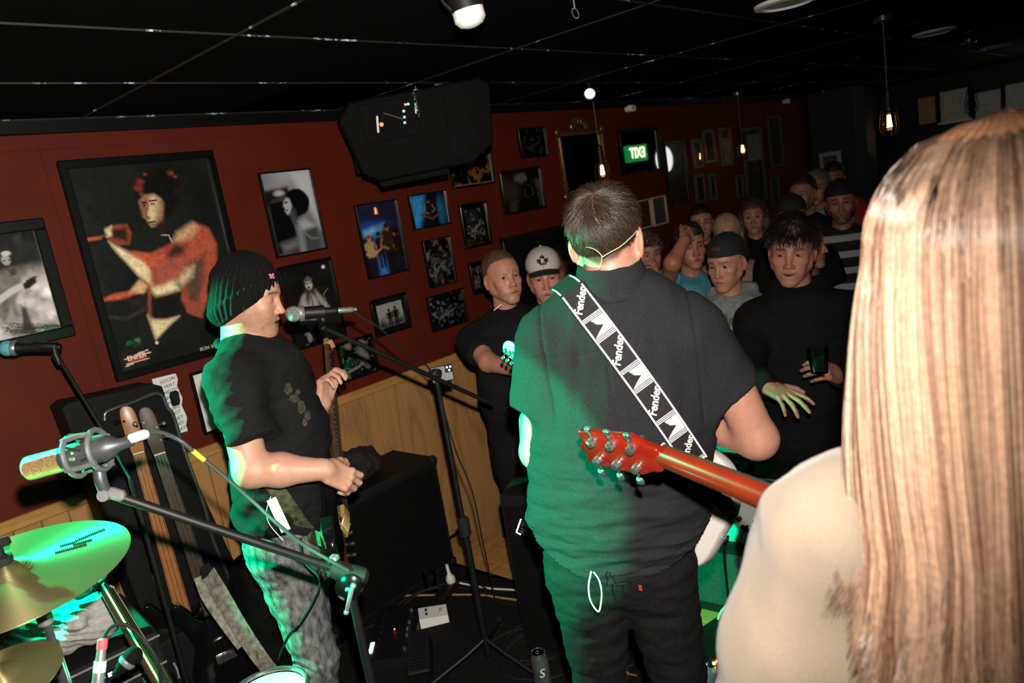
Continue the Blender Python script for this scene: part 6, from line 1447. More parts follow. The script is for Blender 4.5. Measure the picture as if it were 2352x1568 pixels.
single('folded_jumper', (xf(Mcl, v), f), mat('grey_marl_knit', (.30, .28, .26), .9, var=.2, vscale=60, bump=.5, bscale=300), 'rolled grey marl jumper lying on the equipment rack', 'clothing')
F = Field((-.26, -.16, -.02), (.22, .16, .24), .007); F.cone((-.16, 0, .06), (.10, .0, .07), .06, .065, .02); F.cone((-.14, .02, .12), (.06, .03, .12), .05, .05, .02); F.cone((.10, -.08, .03), (.14, .08, .03), .05, .05, .02)
v, f = F.mesh(); nr = normals(v, f); v = v + nr * (.018 * fbm(v * 12, 3))[:, None]; v[:, 2] = np.maximum(v[:, 2], .001)
single('folded_jacket', (xf(trans((rk0[0] - .05, rk0[1] + .27, hz)) @ rotm('Z', -.3), v), f), mat('dark_green_fleece', (.02, .07, .05), .95, var=.3, vscale=60), 'dark green jacket heaped behind the grey jumper', 'clothing')
# red guitar leaning by the rack, cream bound fingerboard edge
n0, n1 = P(246, 1350, 1.98), P(378, 1572, 1.80); yd = (n0 - n1) / np.linalg.norm(n0 - n1); br_ = n0 - yd * .62
rg = thing('electric_guitar', 'dark red guitar with cream bound neck leaning by the equipment rack', 'guitar', (br_[0], br_[1], max(br_[2] - .16, 0)))
WINE = mat('wine_red_lacquer', (.06, .006, .005), .2, coat=.5, var=.1)
CREAM = mat('cream_binding', (.62, .42, .20), .35, var=.1)
guitar(rg, gmat(br_, yd, -RW[:, 2] * .25 + RW[:, 0] * .9), None, .04, .62, (WINE, WINE, WINE, STEEL), hpoly=hp3, tun=t3, headm=WINE, tilt=.2, frets=False)
Mrg = gmat(br_, yd, -RW[:, 2] * .25 + RW[:, 0] * .9)
for sx in (-1, 1): part(rg, 'binding', MB().tube(xf(Mrg, [(sx * .0275, .14, .004), (sx * .0215, .62, .004)]), .0028, 8), CREAM)
# connectors in front of the rack
q0, q1 = P(236, 1468, 1.62), P(224, 1580, 1.60)
xl = thing('microphone', 'silver stage microphone with a pink ring standing before the rack', 'microphone', q1 * [1, 1, 1]); Mx = along(q1, q0); Lq = np.linalg.norm(q0 - q1)
part(xl, 'barrel', MB().lathe([(.012, 0), (.013, .03), (.0105, .06), (.0095, Lq - .02)], 18, Mx), STEEL); part(xl, 'pink_ring', MB().lathe([(.0105, Lq - .02), (.011, Lq - .016), (.011, Lq), (.006, Lq + .003)], 18, Mx), mat('pink_rubber', (.65, .10, .13), .5, var=.1)); part(xl, 'sleeve', MB().lathe([(.0128, .032), (.0128, .055)], 18, Mx), WHITEP)
a = [q0, P(255, 1440, 1.64), P(290, 1435, 1.66), P(330, 1470, 1.66), P(362, 1520, 1.66), P(372, 1590, 1.68)]
single('microphone_cable', MB().tube(spline(a, 6), .004, 8), RUBBER, 'black cable arching from the pink ringed microphone', 'cable')
dk = thing('microphone', 'matt black drum microphone beside the pink ringed one', 'microphone', P(275, 1535, 1.75)); dyn_mic(dk, P(322, 1488, 1.75), P(262, 1552, 1.72), r=.021, ballm=BLACKM, m=BLACKM)
# bass cabinet with jackets thrown over it, behind the bassist
cx0 = P(980, 1180, 3.05)
cab = thing('bass_cabinet', 'black bass speaker cabinet against the pine panelling', 'amplifier', (1.95, 2.88, 0))
part(cab, 'box', MB().box((.78, .34, .60), c=(1.95, 2.99, .32), bev=.012), TOLEX); part(cab, 'grille', MB().box((.72, .012, .52), c=(1.95, 2.814, .32), bev=.004), BLACKM)
for sx in (-1, 1):
    for sz in (-1, 1): part(cab, 'corner', MB().box((.05, .05, .05), c=(1.95 + sx * .375, 2.835, .32 + sz * .28), bev=.016), BLACK)
for (x, y) in ((1.65, 2.88), (2.25, 2.88), (1.65, 3.1), (2.25, 3.1)): part(cab, 'rubber_foot', MB().lathe([(.018, 0), (.02, .02)], 12, trans((x, y, 0))), RUBBER)
F = Field((-.45, -.22, -.02), (.45, .20, .36), .009); F.cone((-.28, 0, .05), (.25, 0, .05), .07, .06, .03); F.cone((-.22, .04, .13), (-.02, .0, .14), .085, .07, .03); F.cone((-.02, .05, .10), (.28, .02, .08), .075, .05, .03)
v, f = F.mesh(); nr = normals(v, f); v = v + nr * (.022 * fbm(v * 11, 3))[:, None]; v[:, 2] = np.maximum(v[:, 2], .0)
single('jacket', (xf(trans((1.80, 2.98, .622)), v), f), mat('black_padded_cloth', (.006, .006, .0065), .85, var=.3, vscale=40), 'crumpled black jacket on top of the bass cabinet', 'clothing')
bag = MB().tube(spline([P(560, 1200, 2.92), P(575, 1182, 2.92), P(610, 1178, 2.92), P(635, 1190, 2.92)], 5), .012, 8, flat=.4)
F = Field((-.34, -.2, -.02), (.34, .2, .62), .01); F.box((0, 0, .28), (.15, .09, .27), .06, .02); v, f = F.mesh(); nr = normals(v, f); v = v + nr * (.02 * fbm(v * 7, 3))[:, None]; v[:, 2] = np.maximum(v[:, 2], 0)
gp_ = P(622, 1285, 2.92); gbag = thing('gig_bag', 'slumped black gig bag behind the bassist', 'bag', (gp_[0], gp_[1], 0)); part(gbag, 'shell', (xf(trans((gp_[0], gp_[1], 0)) @ np.diag([1, 1, (gp_[2] + .10) / .58, 1]), v), f), BLACKM); part(gbag, 'handle', bag, BLACK)
# powered wedge speaker with a lit logo
wp = P(1215, 1235, 3.0); wd_ = thing('stage_monitor', 'black powered speaker with a lit white logo on its front, beside the guitarist', 'speaker', (wp[0] + .1, wp[1] + .05, 0))
hl_ = float(P(1220, 1120, 3.0)[2]); Mw_ = trans((wp[0] + .16, wp[1] - .02, 0)) @ rotm('Z', .25)
part(wd_, 'cabinet', MB().bevprism([(-.17, -.15), (.17, -.2), (.17, .2), (-.17, .15)], 0, hl_, .02, Mw_), BLACK); part(wd_, 'grille', MB().box((.01, .27, hl_ - .1), Mw_, c=(-.174, 0, hl_ / 2), bev=.003), BLACKM)
LED = mat('white_blue_led', (.7, .8, 1), .4, emit=5, ecol=(.62, .72, 1.))
part(wd_, 'light_bar', MB().tube([P(1214, 1181, 2.965), P(1196, 1193, 2.96), P(1186, 1222, 2.96), P(1196, 1227, 2.96)], .0026, 8), LED)
lt = P(1205, 1208, 2.955); tv, tf_ = text_geo('ALTO', .026, extrude=.0005); dx_ = (P(1200, 1226, 2.955) - P(1212, 1190, 2.955)); dx_ /= -np.linalg.norm(dx_); part(wd_, 'lettering', (xf(gmat(lt, np.cross(-RW[:, 2], dx_), -RW[:, 2]), tv), tf_), mat('grey_blue_print', (.10, .12, .2), .5, var=.1), smooth=False)
# guitar amplifier at the edge of the stage
ac = Fl(1676, 1418); Ma = trans((ac[0] + .08, ac[1] - .03, 0)) @ rotm('Z', .06); ha = float(P(1690, 1042, 3.1)[2])
amp = thing('guitar_amplifier', 'black combo amplifier with pale control panel and dark mesh grille at the stage edge', 'amplifier', (ac[0] + .1, ac[1] - .03, 0))
part(amp, 'cabinet', MB().box((.2, .58, ha - .02), Ma, c=(.0, 0, ha / 2 + .01), bev=.012), TOLEX); zsp = float(P(1700, 1235, 3.05)[2])
part(amp, 'grille', MB().box((.012, .53, zsp - .10), Ma, c=(-.102, 0, zsp / 2 + .02), bev=.003), mat('grey_green_mesh', (.03, .045, .04), .55, .3, var=.8, vscale=260, bump=.6, bscale=400))
part(amp, 'control_panel', MB().box((.014, .54, ha - zsp - .10), Ma, c=(-.103, 0, (ha + zsp) / 2 - .02), bev=.004), mat('pale_grey_panel', (.42, .44, .42), .4, var=.05))
for i in range(7): part(amp, 'knob', MB().lathe([(.011, 0), (.010, .014), (0, .0145)], 14, Ma @ trans((-.11, -.2 + .065 * i, (ha + zsp) / 2 - .02)) @ rotm('Y', -PI / 2)), BLACK)
part(amp, 'handle', MB().tube(xf(Ma, [(0, -.1, ha), (0, -.08, ha + .025), (0, .08, ha + .025), (0, .1, ha)]), .01, 8), RUBBER)
part(amp, 'top_trim', MB().box((.004, .56, .004), Ma, c=(-.101, 0, ha - .004)), STEEL)
for (x, y) in ((-.08, -.25), (.08, -.25), (-.08, .25), (.08, .25)): part(amp, 'rubber_foot', MB().lathe([(.016, 0), (.018, .022)], 12, Ma @ trans((x, y, 0))), RUBBER)
# ---- floor: pedals, cables, can
def on_floor(px, py, rz=0.): p = Fl(px, py); return trans((p[0], p[1], 0)) @ rotm('Z', rz)
def knobs(root, M, pts, h, m=BLACK, r=.006):
    for (x, y) in pts: part(root, 'knob', MB().lathe([(r, 0), (r * .85, .010), (0, .0105)], 12, M @ trans((x, y, h))), m)
def pedal(name, label, px, py, size, m, rz, led=None, knob=((-.018, .03), (.018, .03)), wedge=.012, cat='pedal'):
    M_ = on_floor(px, py, rz); t_ = thing(name, label, cat, M_[:3, 3]); sx, sy, sz = size
    v = [(-sx / 2, -sy / 2, .002), (sx / 2, -sy / 2, .002), (sx / 2, sy / 2, .002), (-sx / 2, sy / 2, .002), (-sx / 2, -sy / 2, sz - wedge), (sx / 2, -sy / 2, sz - wedge), (sx / 2, sy / 2, sz), (-sx / 2, sy / 2, sz)]
    part(t_, 'housing', MB().raw(v, [(0, 3, 2, 1), (4, 5, 6, 7), (0, 1, 5, 4), (1, 2, 6, 5), (2, 3, 7, 6), (3, 0, 4, 7)], M_), m, smooth=False)
    part(t_, 'base_plate', MB().box((sx * .96, sy * .96, .004), M_, c=(0, 0, .002)), RUBBER); knobs(t_, M_, knob, sz - .004)
    part(t_, 'footswitch', MB().lathe([(.008, 0), (.008, .004), (.005, .005), (.005, .014), (0, .015)], 14, M_ @ trans((0, -sy * .28, sz - wedge))), CHROME)
    if led: part(t_, 'indicator', MB().ball((0, 0, sz), .0035, 8, M_), mat('led_%d%d%d' % tuple(int(c * 9) for c in led), led, .3, emit=8, ecol=led))
    return t_, M_
pedal('effects_pedal', 'white effects pedal with black graphics on the stage floor', 998, 1424, (.10, .13, .05), WHITEP, .9)
mfx, Mf = pedal('multi_effects', 'long black multi effects board with a lit blue display', 912, 1472, (.42, .20, .06), BLACK, .75, led=(1, .08, .04), knob=[(-.16 + .05 * i, .06) for i in range(7)])
part(mfx, 'display', MB().box((.08, .018, .003), Mf, c=(-.12, .085, .062), bev=.0006), mat('blue_display', (.3, .4, 1), .3, emit=3, ecol=(.35, .5, 1)))
for i in range(4): part(mfx, 'footswitch', MB().lathe([(.009, 0), (.006, .012), (0, .013)], 12, Mf @ trans((-.15 + .10 * i, -.06, .05))), CHROME)
ex, Me_ = pedal('wah_pedal', 'black rocker wah pedal with ribbed treadle', 968, 1530, (.10, .25, .05), BLACKM, -.75, knob=())
tr = part(ex, 'treadle', MB().box((.088, .24, .012), Me_ @ trans((0, 0, .066)) @ rotm('X', .14), bev=.004), RUBBER)
for i in range(12): part(tr, 'rib', MB().box((.07, .006, .004), Me_ @ trans((0, 0, .073)) @ rotm('X', .14), c=(0, -.10 + .018 * i, 0)), BLACKM)
bp_, Mbp = pedal('effects_pedal', 'pale blue compact pedal under the power unit', 1625, 1556, (.075, .125, .055), mat('pale_blue_enamel', (.22, .34, .42), .4, var=.08), .5, led=(.2, 1, .8), knob=((-.02, .045), (0, .045), (.02, .045)))
pw = on_floor(1655, 1500, -.25); pu = thing('power_unit', 'black power supply box with red and blue lights by the amplifier', 'power supply', pw[:3, 3]); part(pu, 'housing', MB().box((.28, .16, .085), pw, c=(0, 0, .044), bev=.006), BLACK)
for (dx, z_, c_) in ((-.09, .062, (1, .06, .03)), (-.105, .062, (.7, .8, .1)), (-.09, .038, (.1, .25, 1))):
    q = pw @ np.array([dx - .02, -.081, z_, 1]); part(pu, 'indicator', MB().ball(q[:3], .006, 10), mat('led_%d%d%d' % tuple(int(c * 9) for c in c_), c_, .3, emit=8, ecol=c_))
part(pu, 'plug', MB().box((.03, .03, .06), pw, c=(-.03, -.096, .04), bev=.006), RUBBER)
bx = on_floor(1470, 1470, .2); bxx = thing('stage_box', 'flat black stage box on the floor between the guitarist\'s legs', 'box', bx[:3, 3]); part(bxx, 'housing', MB().box((.22, .2, .09), bx, c=(0, 0, .045), bev=.008), BLACK); part(bxx, 'indicator', MB().ball((bx @ np.array([-.06, -.101, .06, 1]))[:3], .004, 8), mat('amber_led', (1, .45, .05), .3, emit=6, ecol=(1, .45, .05))); part(bxx, 'sticker', MB().box((.07, .04, .001), bx, c=(-.02, .02, .0905)), PAPER)
kb = on_floor(1425, 1552, .4); ky = thing('key_bunch', 'bunch of metal keys lying on the stage floor', 'keys', kb[:3, 3])
part(ky, 'ring', MB().torus((0, 0, .006), .016, .0012, kb, 20, 6), STEEL)
for i in range(6):
    a = i * 1.05 + .3; Mk = kb @ rotm('Z', a) @ trans((.018, 0, .004 + .003 * i)); k_ = part(ky, 'key', MB().lathe([(.012, 0), (.012, .002)], 16, Mk @ trans((.008, 0, 0))).box((.032, .007, .002), Mk, c=(.035, 0, .001)).box((.004, .004, .002), Mk, c=(.045, .004, .001)), [STEEL, GOLD, CHROME][i % 3])
# drinks can
cb = on_floor(1250, 1580); can = thing('drinks_can', 'dented silver and green drinks can on the stage', 'can', cb[:3, 3])
CANM = mat('silver_green_can', (.35, .38, .38), .28, .8, var=1., c2=(.03, .14, .03), vscale=12)
part(can, 'body', MB().lathe([(.024, 0), (.026, .004), (.033, .012), (.033, .13), (.031, .14), (.0265, .152)], 36, cb), CANM); part(can, 'rim', MB().lathe([(.0265, .152), (.0278, .155), (.0265, .158), (.0245, .156), (.024, .150), (.0, .150)], 36, cb), CHROME)
part(can, 'pull_tab', MB().torus((0, .004, .1525), .0075, .0016, cb, 16, 6), CHROME); part(can, 'opening', MB().lathe([(.009, 0), (0, .0008)], 14, cb @ trans((0, -.012, .1505))), BLACKM)
tv, tf_ = text_geo('S', .05, shear=.2, extrude=.0); a_ = math.atan2(-cb[1, 3], -cb[0, 3]); ang = a_ + tv[:, 0] / .0335; part(can, 'emblem', (xf(cb, np.stack([.0337 * np.cos(ang), .0337 * np.sin(ang), .085 + tv[:, 1]], 1)), tf_), WHITEP, smooth=False)
# cables across the floor
def floor_cable(name, label, pts, r, m, lift=.0):
    p = np.array([Fl(*q[:2]) + [0, 0, r + (q[2] if len(q) > 2 else 0) ] for q in pts]); single(name, MB().tube(spline(p, 8), r, 8), m, label, 'cable')
WCAB = mat('white_power_cable', (.6, .58, .52), .45, var=.05)
floor_cable('power_cable', 'white power cable running across the stage to the guitarist', [(1040, 1345, .02), (1120, 1352), (1190, 1358), (1225, 1378), (1262, 1384), (1300, 1392), (1360, 1400)], .0045, WCAB)
floor_cable('instrument_cable', 'tan woven cable lying behind the pedals', [(885, 1378), (930, 1370), (1010, 1368), (1100, 1368), (1160, 1376), (1230, 1384), (1290, 1386)], .005, mat('tan_braid', (.28, .17, .07), .7, var=.5, vscale=120))
for i, (c0, rr) in enumerate((((1240, 1470), .16), ((1232, 1490), .13), ((1252, 1510), .18), ((1246, 1455), .11))):
    p = Fl(*c0); single('coiled_cable', MB().tube([p + [rr * (1 + .06 * math.sin(3 * a)) * math.cos(a), rr * .9 * math.sin(a), .006 + .007 * i + .003 * math.sin(2 * a)] for a in np.linspace(0, 5.9, 60)], .0038, 8), RUBBER, 'coil of black instrument cable beside the drinks can', 'cable', 'black cable coils by the can')
for i, pts in enumerate(([(880, 1420), (940, 1382, .02), (1000, 1362, .03), (1070, 1345, .02), (1130, 1362), (1175, 1420)], [(905, 1410), (975, 1372, .03), (1060, 1352), (1140, 1380), (1210, 1400), (1290, 1424)], [(560, 1600), (660, 1540), (760, 1500), (850, 1440), (960, 1400)], [(1120, 1480), (1180, 1450), (1280, 1440), (1380, 1470), (1500, 1500)])):
    floor_cable('signal_cable', ['black cable looping round the white plug', 'black cable beside the tan cable', 'black cable snaking past the bassist\'s feet', 'black cable running under the guitarist'][i], pts, .0038, RUBBER)
for i, pts in enumerate(([(1655, 1470, .09), (1664, 1456, .10), (1680, 1450, .11), (1694, 1462, .09)], [(1598, 1468, .05), (1610, 1466, .05), (1622, 1476, .03)])):
    floor_cable('mains_lead', ['looped white mains lead on the power unit', 'short white mains lead beside the guitarist\'s leg'][i], pts, .0045, WCAB)
ps = on_floor(1042, 1350, .3); pst = thing('power_strip', 'black power strip with a white plug standing in it', 'power strip', ps[:3, 3]); part(pst, 'strip', MB().box((.30, .06, .04), ps, c=(0, 0, .02), bev=.006), BLACK)
part(pst, 'white_plug', MB().lathe([(.022, 0), (.024, .02), (.018, .034), (.009, .05), (.007, .10)], 16, ps @ trans((-.01, 0, .04)) @ rotm('Y', -.12)), WCAB)
jar = on_floor(992, 1358); jr = thing('drinking_glass', 'empty clear tumbler standing among the cables', 'glass', jar[:3, 3]); part(jr, 'bowl', MB().lathe([(.030, 0), (.034, .10), (.032, .10), (.028, .006), (0, .006)], 28, jar, caps=False), thin_glass('clear_tumbler', gain=1.2)); part(jr, 'base', MB().lathe([(.03, 0), (.03, .006)], 28, jar), thin_glass('clear_tumbler', gain=1.2))
# guitar lead from the white guitar to the floor
a = [P(1672, 1232, 1.86), P(1664, 1262, 1.92), P(1668, 1330, 2.0), P(1676, 1400, 2.1), P(1688, 1480, 2.3), Fl(1690, 1530) + [0, 0, .01]]
single('guitar_lead', MB().tube(spline(a, 6), .0042, 8), RUBBER, 'black lead hanging from the white guitar to the floor', 'cable')
a = [P(690, 1235, 2.28), P(700, 1290, 2.3), P(735, 1330, 2.25), P(720, 1380, 2.28), P(690, 1430, 2.3), P(655, 1475, 2.35), Fl(620, 1590) + [0, 0, .01]]
single('bass_lead', MB().tube(spline(a, 6), .0042, 8), RUBBER, 'black lead hanging from the bass along the jeans', 'cable')
tg0 = P(628, 1180, 2.22); tgp = thing('paper_tag', 'white paper tag tied to the bass strap', 'tag', tg0)
part(tgp, 'slip', MB().box((.030, .105, .001), basis(P(640, 1182, 2.2), RW[:, 0] * .9 - RW[:, 1] * .42, -RW[:, 1] * .9 - RW[:, 0] * .42, -RW[:, 2]), bev=0), PAPER)
part(tgp, 'string', MB().tube(spline([P(622, 1140, 2.2), P(612, 1175, 2.2), P(620, 1205, 2.2), P(650, 1240, 2.2)], 5), .0012, 6), WHITEP)
# ------------------------------------------------------------------ ceiling fittings and the far end
def drop(top, bx, by):                                  # point under 'top' that the photograph shows at (bx, by)
    r = ray(bx, by); t = (top[:2] - EYE[:2]) @ r[:2] / (r[:2] @ r[:2]); return np.array([top[0], top[1], EYE[2] + r[2] * t])
FIL = mat('glowing_filament', (1, .55, .2), .5, emit=16, ecol=(1, .48, .16)); BULBG = thin_glass('amber_bulb_glass', (1, .93, .8), gain=1.0)
for (tp, bt2, lab) in (((2027, 38), (2040, 280), 'pendant bulb in a wire cage above the long haired woman'), ((1358, 205), (1379, 392), 'pendant bulb hanging before the gilt mirror'), ((1693, 213), (1707, 342), 'pendant bulb hanging before the long bordered poster'), ((1890, 210), (1895, 312), 'pendant bulb hanging before the blue pier'), ((2225, 90), (2234, 238), 'unlit pendant bulb at the back of the room')):
    top = Cz(*tp); bp_ = drop(top, *bt2); t_ = thing('pendant_lamp', lab, 'lamp', bp_)
    part(t_, 'canopy', MB().lathe([(.0, -.028), (.045, -.028), (.05, -.022), (.05, 0)], 24, trans(top)), CHROME)
    part(t_, 'cord', MB().tube([top - [0, 0, .02], bp_ + [0, 0, .13]], .0035, 8), mat('twisted_cord', (.10, .085, .07), .7, var=.3, vscale=200))
    part(t_, 'socket', MB().lathe([(.006, .16), (.018, .15), (.02, .09), (.022, .065), (.014, .06)], 18, trans(bp_)), BLACK)
    cg = MB()
    for i in range(6):
        a = i * PI / 3; cg.tube(spline([bp_ + [.02 * math.cos(a), .02 * math.sin(a), .12], bp_ + [.036 * math.cos(a), .036 * math.sin(a), .06], bp_ + [.046 * math.cos(a), .046 * math.sin(a), -.03], bp_ + [.022 * math.cos(a), .022 * math.sin(a), -.07]], 4), .0018, 6)
    for (r, z) in ((.040, .04), (.046, -.03), (.022, -.07)): cg.torus((0, 0, z), r, .0018, trans(bp_), 24, 6)
    part(t_, 'cage', cg, BLACK)
    part(t_, 'bulb', MB().lathe([(.012, .062), (.016, .04), (.028, .01), (.030, -.02), (.022, -.042), (0, -.052)], 20, trans(bp_), caps=False), BULBG)
    if 'unlit' not in lab:
        fm = MB()
        for i in range(6): a = i * PI / 3; fm.tube([bp_ + [.005 * math.cos(a), .005 * math.sin(a), .032], bp_ + [.011 * math.cos(a), .011 * math.sin(a), -.026]], .0036, 6)
        part(t_, 'filament', fm, FIL)
for i, px in enumerate(((1808, 2), (2145, 72), (2290, 105))):
    c_ = Cz(*px); t_ = thing('downlight', ['recessed white ceiling downlight above the man in the black hoodie', 'recessed white ceiling downlight between two pendants', 'recessed white ceiling downlight farthest from the stage'][i], 'light', c_ - [0, 0, .02])
    part(t_, 'bezel', MB().lathe([(.125, 0), (.122, -.012), (.095, -.016), (.09, -.008), (.09, 0)], 36, trans(c_)), WHITE); part(t_, 'diffuser', MB().lathe([(.09, -.008), (.05, -.010), (0, -.0105)], 30, trans(c_)), mat('grey_diffuser', (.5, .5, .48), .5, var=.05))
# spotlight with a white lamp and its safety loop
sp0 = Cz(1074, 42, CEIL_Z - .10); t_ = thing('stage_spotlight', 'black ceiling spotlight with a white reflector lamp and cable loop', 'light', sp0)
ax_ = np.array([.12, -.05, -1]); Ms = along(sp0 + [0, 0, .05], sp0 + [0, 0, .05] + ax_)
part(t_, 'can', MB().lathe([(.012, -.07), (.036, -.055), (.045, -.02), (.045, .03), (.042, .03), (.04, -.02)], 28, Ms), BLACK); part(t_, 'lamp', MB().lathe([(.028, -.02), (.041, .03), (.041, .055), (.030, .068), (.012, .074), (0, .075)], 28, Ms), WHITEP)
part(t_, 'safety_cable', MB().tube(spline([sp0 + [-.045, .045, .10], sp0 + [-.048, .03, .045], sp0 + [-.02, .0, .005], sp0 + [.012, -.03, .018], sp0 + [.03, -.045, .06], sp0 + [.03, -.04, .10]], 6), .004, 8), RUBBER)
part(t_, 'yoke', MB().tube([sp0 + [0, 0, .10], sp0 + [0, 0, .09], sp0 + [0, 0, .07]], .008, 8), BLACK)
hk = Cz(1318, 4, CEIL_Z - .005); t_ = thing('ceiling_hook', 'steel ring hook screwed into the black ceiling', 'hook', hk - [0, 0, .05]); part(t_, 'shank', MB().tube([hk + [0, 0, .005], hk - [0, 0, .02]], .003, 8), STEEL); part(t_, 'ring', MB().torus((0, 0, 0), .014, .0025, basis(hk - [0, 0, .034], RW[:, 0] * .8 + RW[:, 2] * .6, (0, 0, 1), RW[:, 2]), 22, 8), STEEL)
s3 = Cz(1352, 190); t_ = thing('stage_spotlight', 'small black spotlight with a bright lens on the ceiling by the pendant', 'light', s3 - [0, 0, .1]); Ms = along(s3 - [0, 0, .055], s3 - [0, 0, .055] + np.array([-.8, -.45, -.35]))
part(t_, 'housing', MB().lathe([(.02, -.07), (.034, -.06), (.036, .03), (.032, .03), (.030, .0)], 22, Ms), BLACK); part(t_, 'lens', MB().lathe([(.031, .02), (.02, .03), (0, .033)], 20, Ms), mat('lens_flash_glint', (.9, .9, .95), .2, emit=.8, ecol=(.9, .93, 1))); part(t_, 'bracket', MB().box((.02, .02, .06), c=tuple(s3 - [0, 0, .03]), bev=.003), BLACK)  # lens glow stands in for the flash reflected in it
for i, px in enumerate(((1440, 251), (1800, 234))):
    p = W(*px); t_ = thing('motion_sensor', ['white motion sensor high on the wall over the bar mirror', 'white motion sensor high on the wall near the blue pier'][i], 'sensor', p - [0, .03, .03]); part(t_, 'housing', MB().box((.09, .06, .05), c=(p[0], WALL_Y - .03, p[2]), bev=.01), WHITEP); part(t_, 'lens', MB().ball((p[0] - .02, WALL_Y - .062, p[2]), (.016, .006, .014), 12), mat('milky_lens', (.6, .6, .58), .3, var=.05))
# hanging loudspeaker
sc_ = P(958, 303, 3.35); pa = thing('loudspeaker', 'black loudspeaker hung from ceiling by chain over the small photos', 'speaker', sc_ - [0, 0, .25])
lx = np.array([.80, -.60, .04]); lx /= np.linalg.norm(lx); lz = np.array([-.10, -.10, 1.]); lz -= lx * (lx @ lz); lz /= np.linalg.norm(lz); Mpa = basis(sc_, lx * 1.2, lz * 1.2, np.cross(lx, lz) * 1.2)
part(pa, 'cabinet', MB().bevprism([(-.275, .09), (-.225, .145), (.24, .150), (.27, .12), (.25, -.08), (.16, -.135), (-.18, -.135), (-.235, -.10)], -.17, .17, .02, Mpa), BLACKM)
part(pa, 'rear_panel', MB().box((.20, .13, .012), Mpa, c=(-.10, .065, .172), bev=.004), BLACKM)
part(pa, 'handle_recess', MB().bevprism([(.08, -.10), (.20, -.10), (.215, .10), (.10, .11)], .165, .176, .004, Mpa), BLACKM); part(pa, 'front_grille', MB().box((.50, .25, .012), Mpa, c=(.0, 0, -.172), bev=.004), BLACKM)
for i, (x, y, c_) in enumerate(((-.03, .105, (.1, 1, .5)), (-.04, .105, (1, .1, .1)), (-.05, .085, (.5, 1, .8)), (-.052, .065, (.1, 1, .4)), (-.055, .047, (.3, 1, .6)), (-.135, .055, (1, .12, .05)))):
    part(pa, 'indicator', MB().ball((x, y, .18), .0042 if i < 5 else .007, 8, Mpa), mat('led_%d%d%d' % tuple(int(q * 9) for q in c_), c_, .3, emit=4, ecol=c_))
for (x, y, l_) in ((-.155, .035, .055), (-.02, .085, .035)): part(pa, 'label_strip', MB().box((.007, l_, .002), Mpa @ rotm('Z', -.15), c=(x, y, .182)), PAPER)
part(pa, 'rear_wires', MB().tube(spline(xf(Mpa, [(-.12, .09, .19), (-.09, .075, .20), (-.06, .06, .19)]), 5), .002, 6), STEEL)
part(pa, 'wall_bracket', MB().box((.26, .03, .24), Mpa, c=(-.05, -.150, -.03), bev=.004), BLACKM); part(pa, 'tilt_bar', MB().tube([Cz(1000, 190) - [0, 0, .012], Cz(1118, 196) - [0, 0, .012]], .009, 10), STEEL)
part(pa, 'strap_wire', MB().tube([Cz(1113, 196), xf(Mpa, [(.27, .1, .1)])[0]], .003, 6), BLACK)
ch0 = P(949, 208, 3.10); ch1 = P(963, 268, 3.08); chn = thing('chain', 'short steel chain holding the hanging loudspeaker', 'chain', ch1)
nl = 9
for i in range(nl):
    p = ch0 + (ch1 - ch0) * (i + .5) / nl; x, y, z = frame_of(ch1 - ch0, RW[:, 2] if i % 2 else RW[:, 0]); l_ = np.linalg.norm(ch1 - ch0) / nl * .62; k_ = [(.0055 * math.cos(a), 0, math.copysign(l_ - .0045, math.sin(a)) + .0055 * math.sin(a) if abs(math.sin(a)) > .01 else 0) for a in np.linspace(0, 2 * PI, 17)[:-1]]
    kk = xf(basis(p, x, y, z), k_); part(chn, 'link', MB().tube(np.vstack([kk, kk[:1]]), .0016, 6), CHROME)
for i, (px, rr) in enumerate((((795, 262), .011), ((952, 210), .012), ((1116, 193), .013))):
    e_ = (W(*px) - [0, .02, .010], P(955, 205, 3.12), Cz(*px) - [0, 0, .010])[i]; t_ = thing('eye_bolt', ['steel eye bolt in the black cornice left of the loudspeaker', 'steel eye bolt holding the loudspeaker chain', 'steel eye bolt at the loudspeaker\'s tilt bar'][i], 'bolt', e_ - [0, 0, .02]); part(t_, 'eye', MB().torus((0, 0, 0), rr, .0042, basis(e_ - [0, 0, .012], RW[:, 0], RW[:, 1], RW[:, 2]), 20, 8), CHROME)
    part(t_, 'shank', MB().tube([e_ - [0, 0, .004] , e_ + (np.array([-.03, .02, .004]) if i == 0 else np.array([0, 0, .012]))], [.0045, .002], 8), STEEL)
# blue pier at the end of the red wall, far wall signs and lamps
single('wall_pier', MB().box((.4, .48, 2.65), c=(9.15, 2.93, 1.07)), mat('navy_wall_paint', (.010, .016, .03), .6, var=.2), kind='structure')
def at_x(px, py, x): r = ray(px, py); return EYE + r * (x / r[0])
def end_frame(name, label, tl, br, x, col, fcol):
    a, b_ = at_x(*tl, x), at_x(*br, x); t_ = thing(name, label, 'picture', ((a + b_) / 2 * [1, 1, 0] + [0, 0, b_[2]])); w_, h_ = abs(a[1] - b_[1]), abs(a[2] - b_[2]); c_ = (a + b_) / 2
    part(t_, 'frame', MB().box((.02, w_, h_), c=(x - .01, c_[1], c_[2]), bev=.004), fcol); part(t_, 'print', MB().box((.004, w_ - .09, h_ - .09), c=(x - .022, c_[1], c_[2])), col)
end_frame('framed_photograph', 'white framed dark photo on the navy pier', (1882, 352), (1938, 425), 8.945, mat('dark_far_print', (.03, .03, .032), .4, var=1., c2=(.14, .14, .13), vscale=8), mat('white_far_frame', (.4, .4, .38), .5, var=.1))
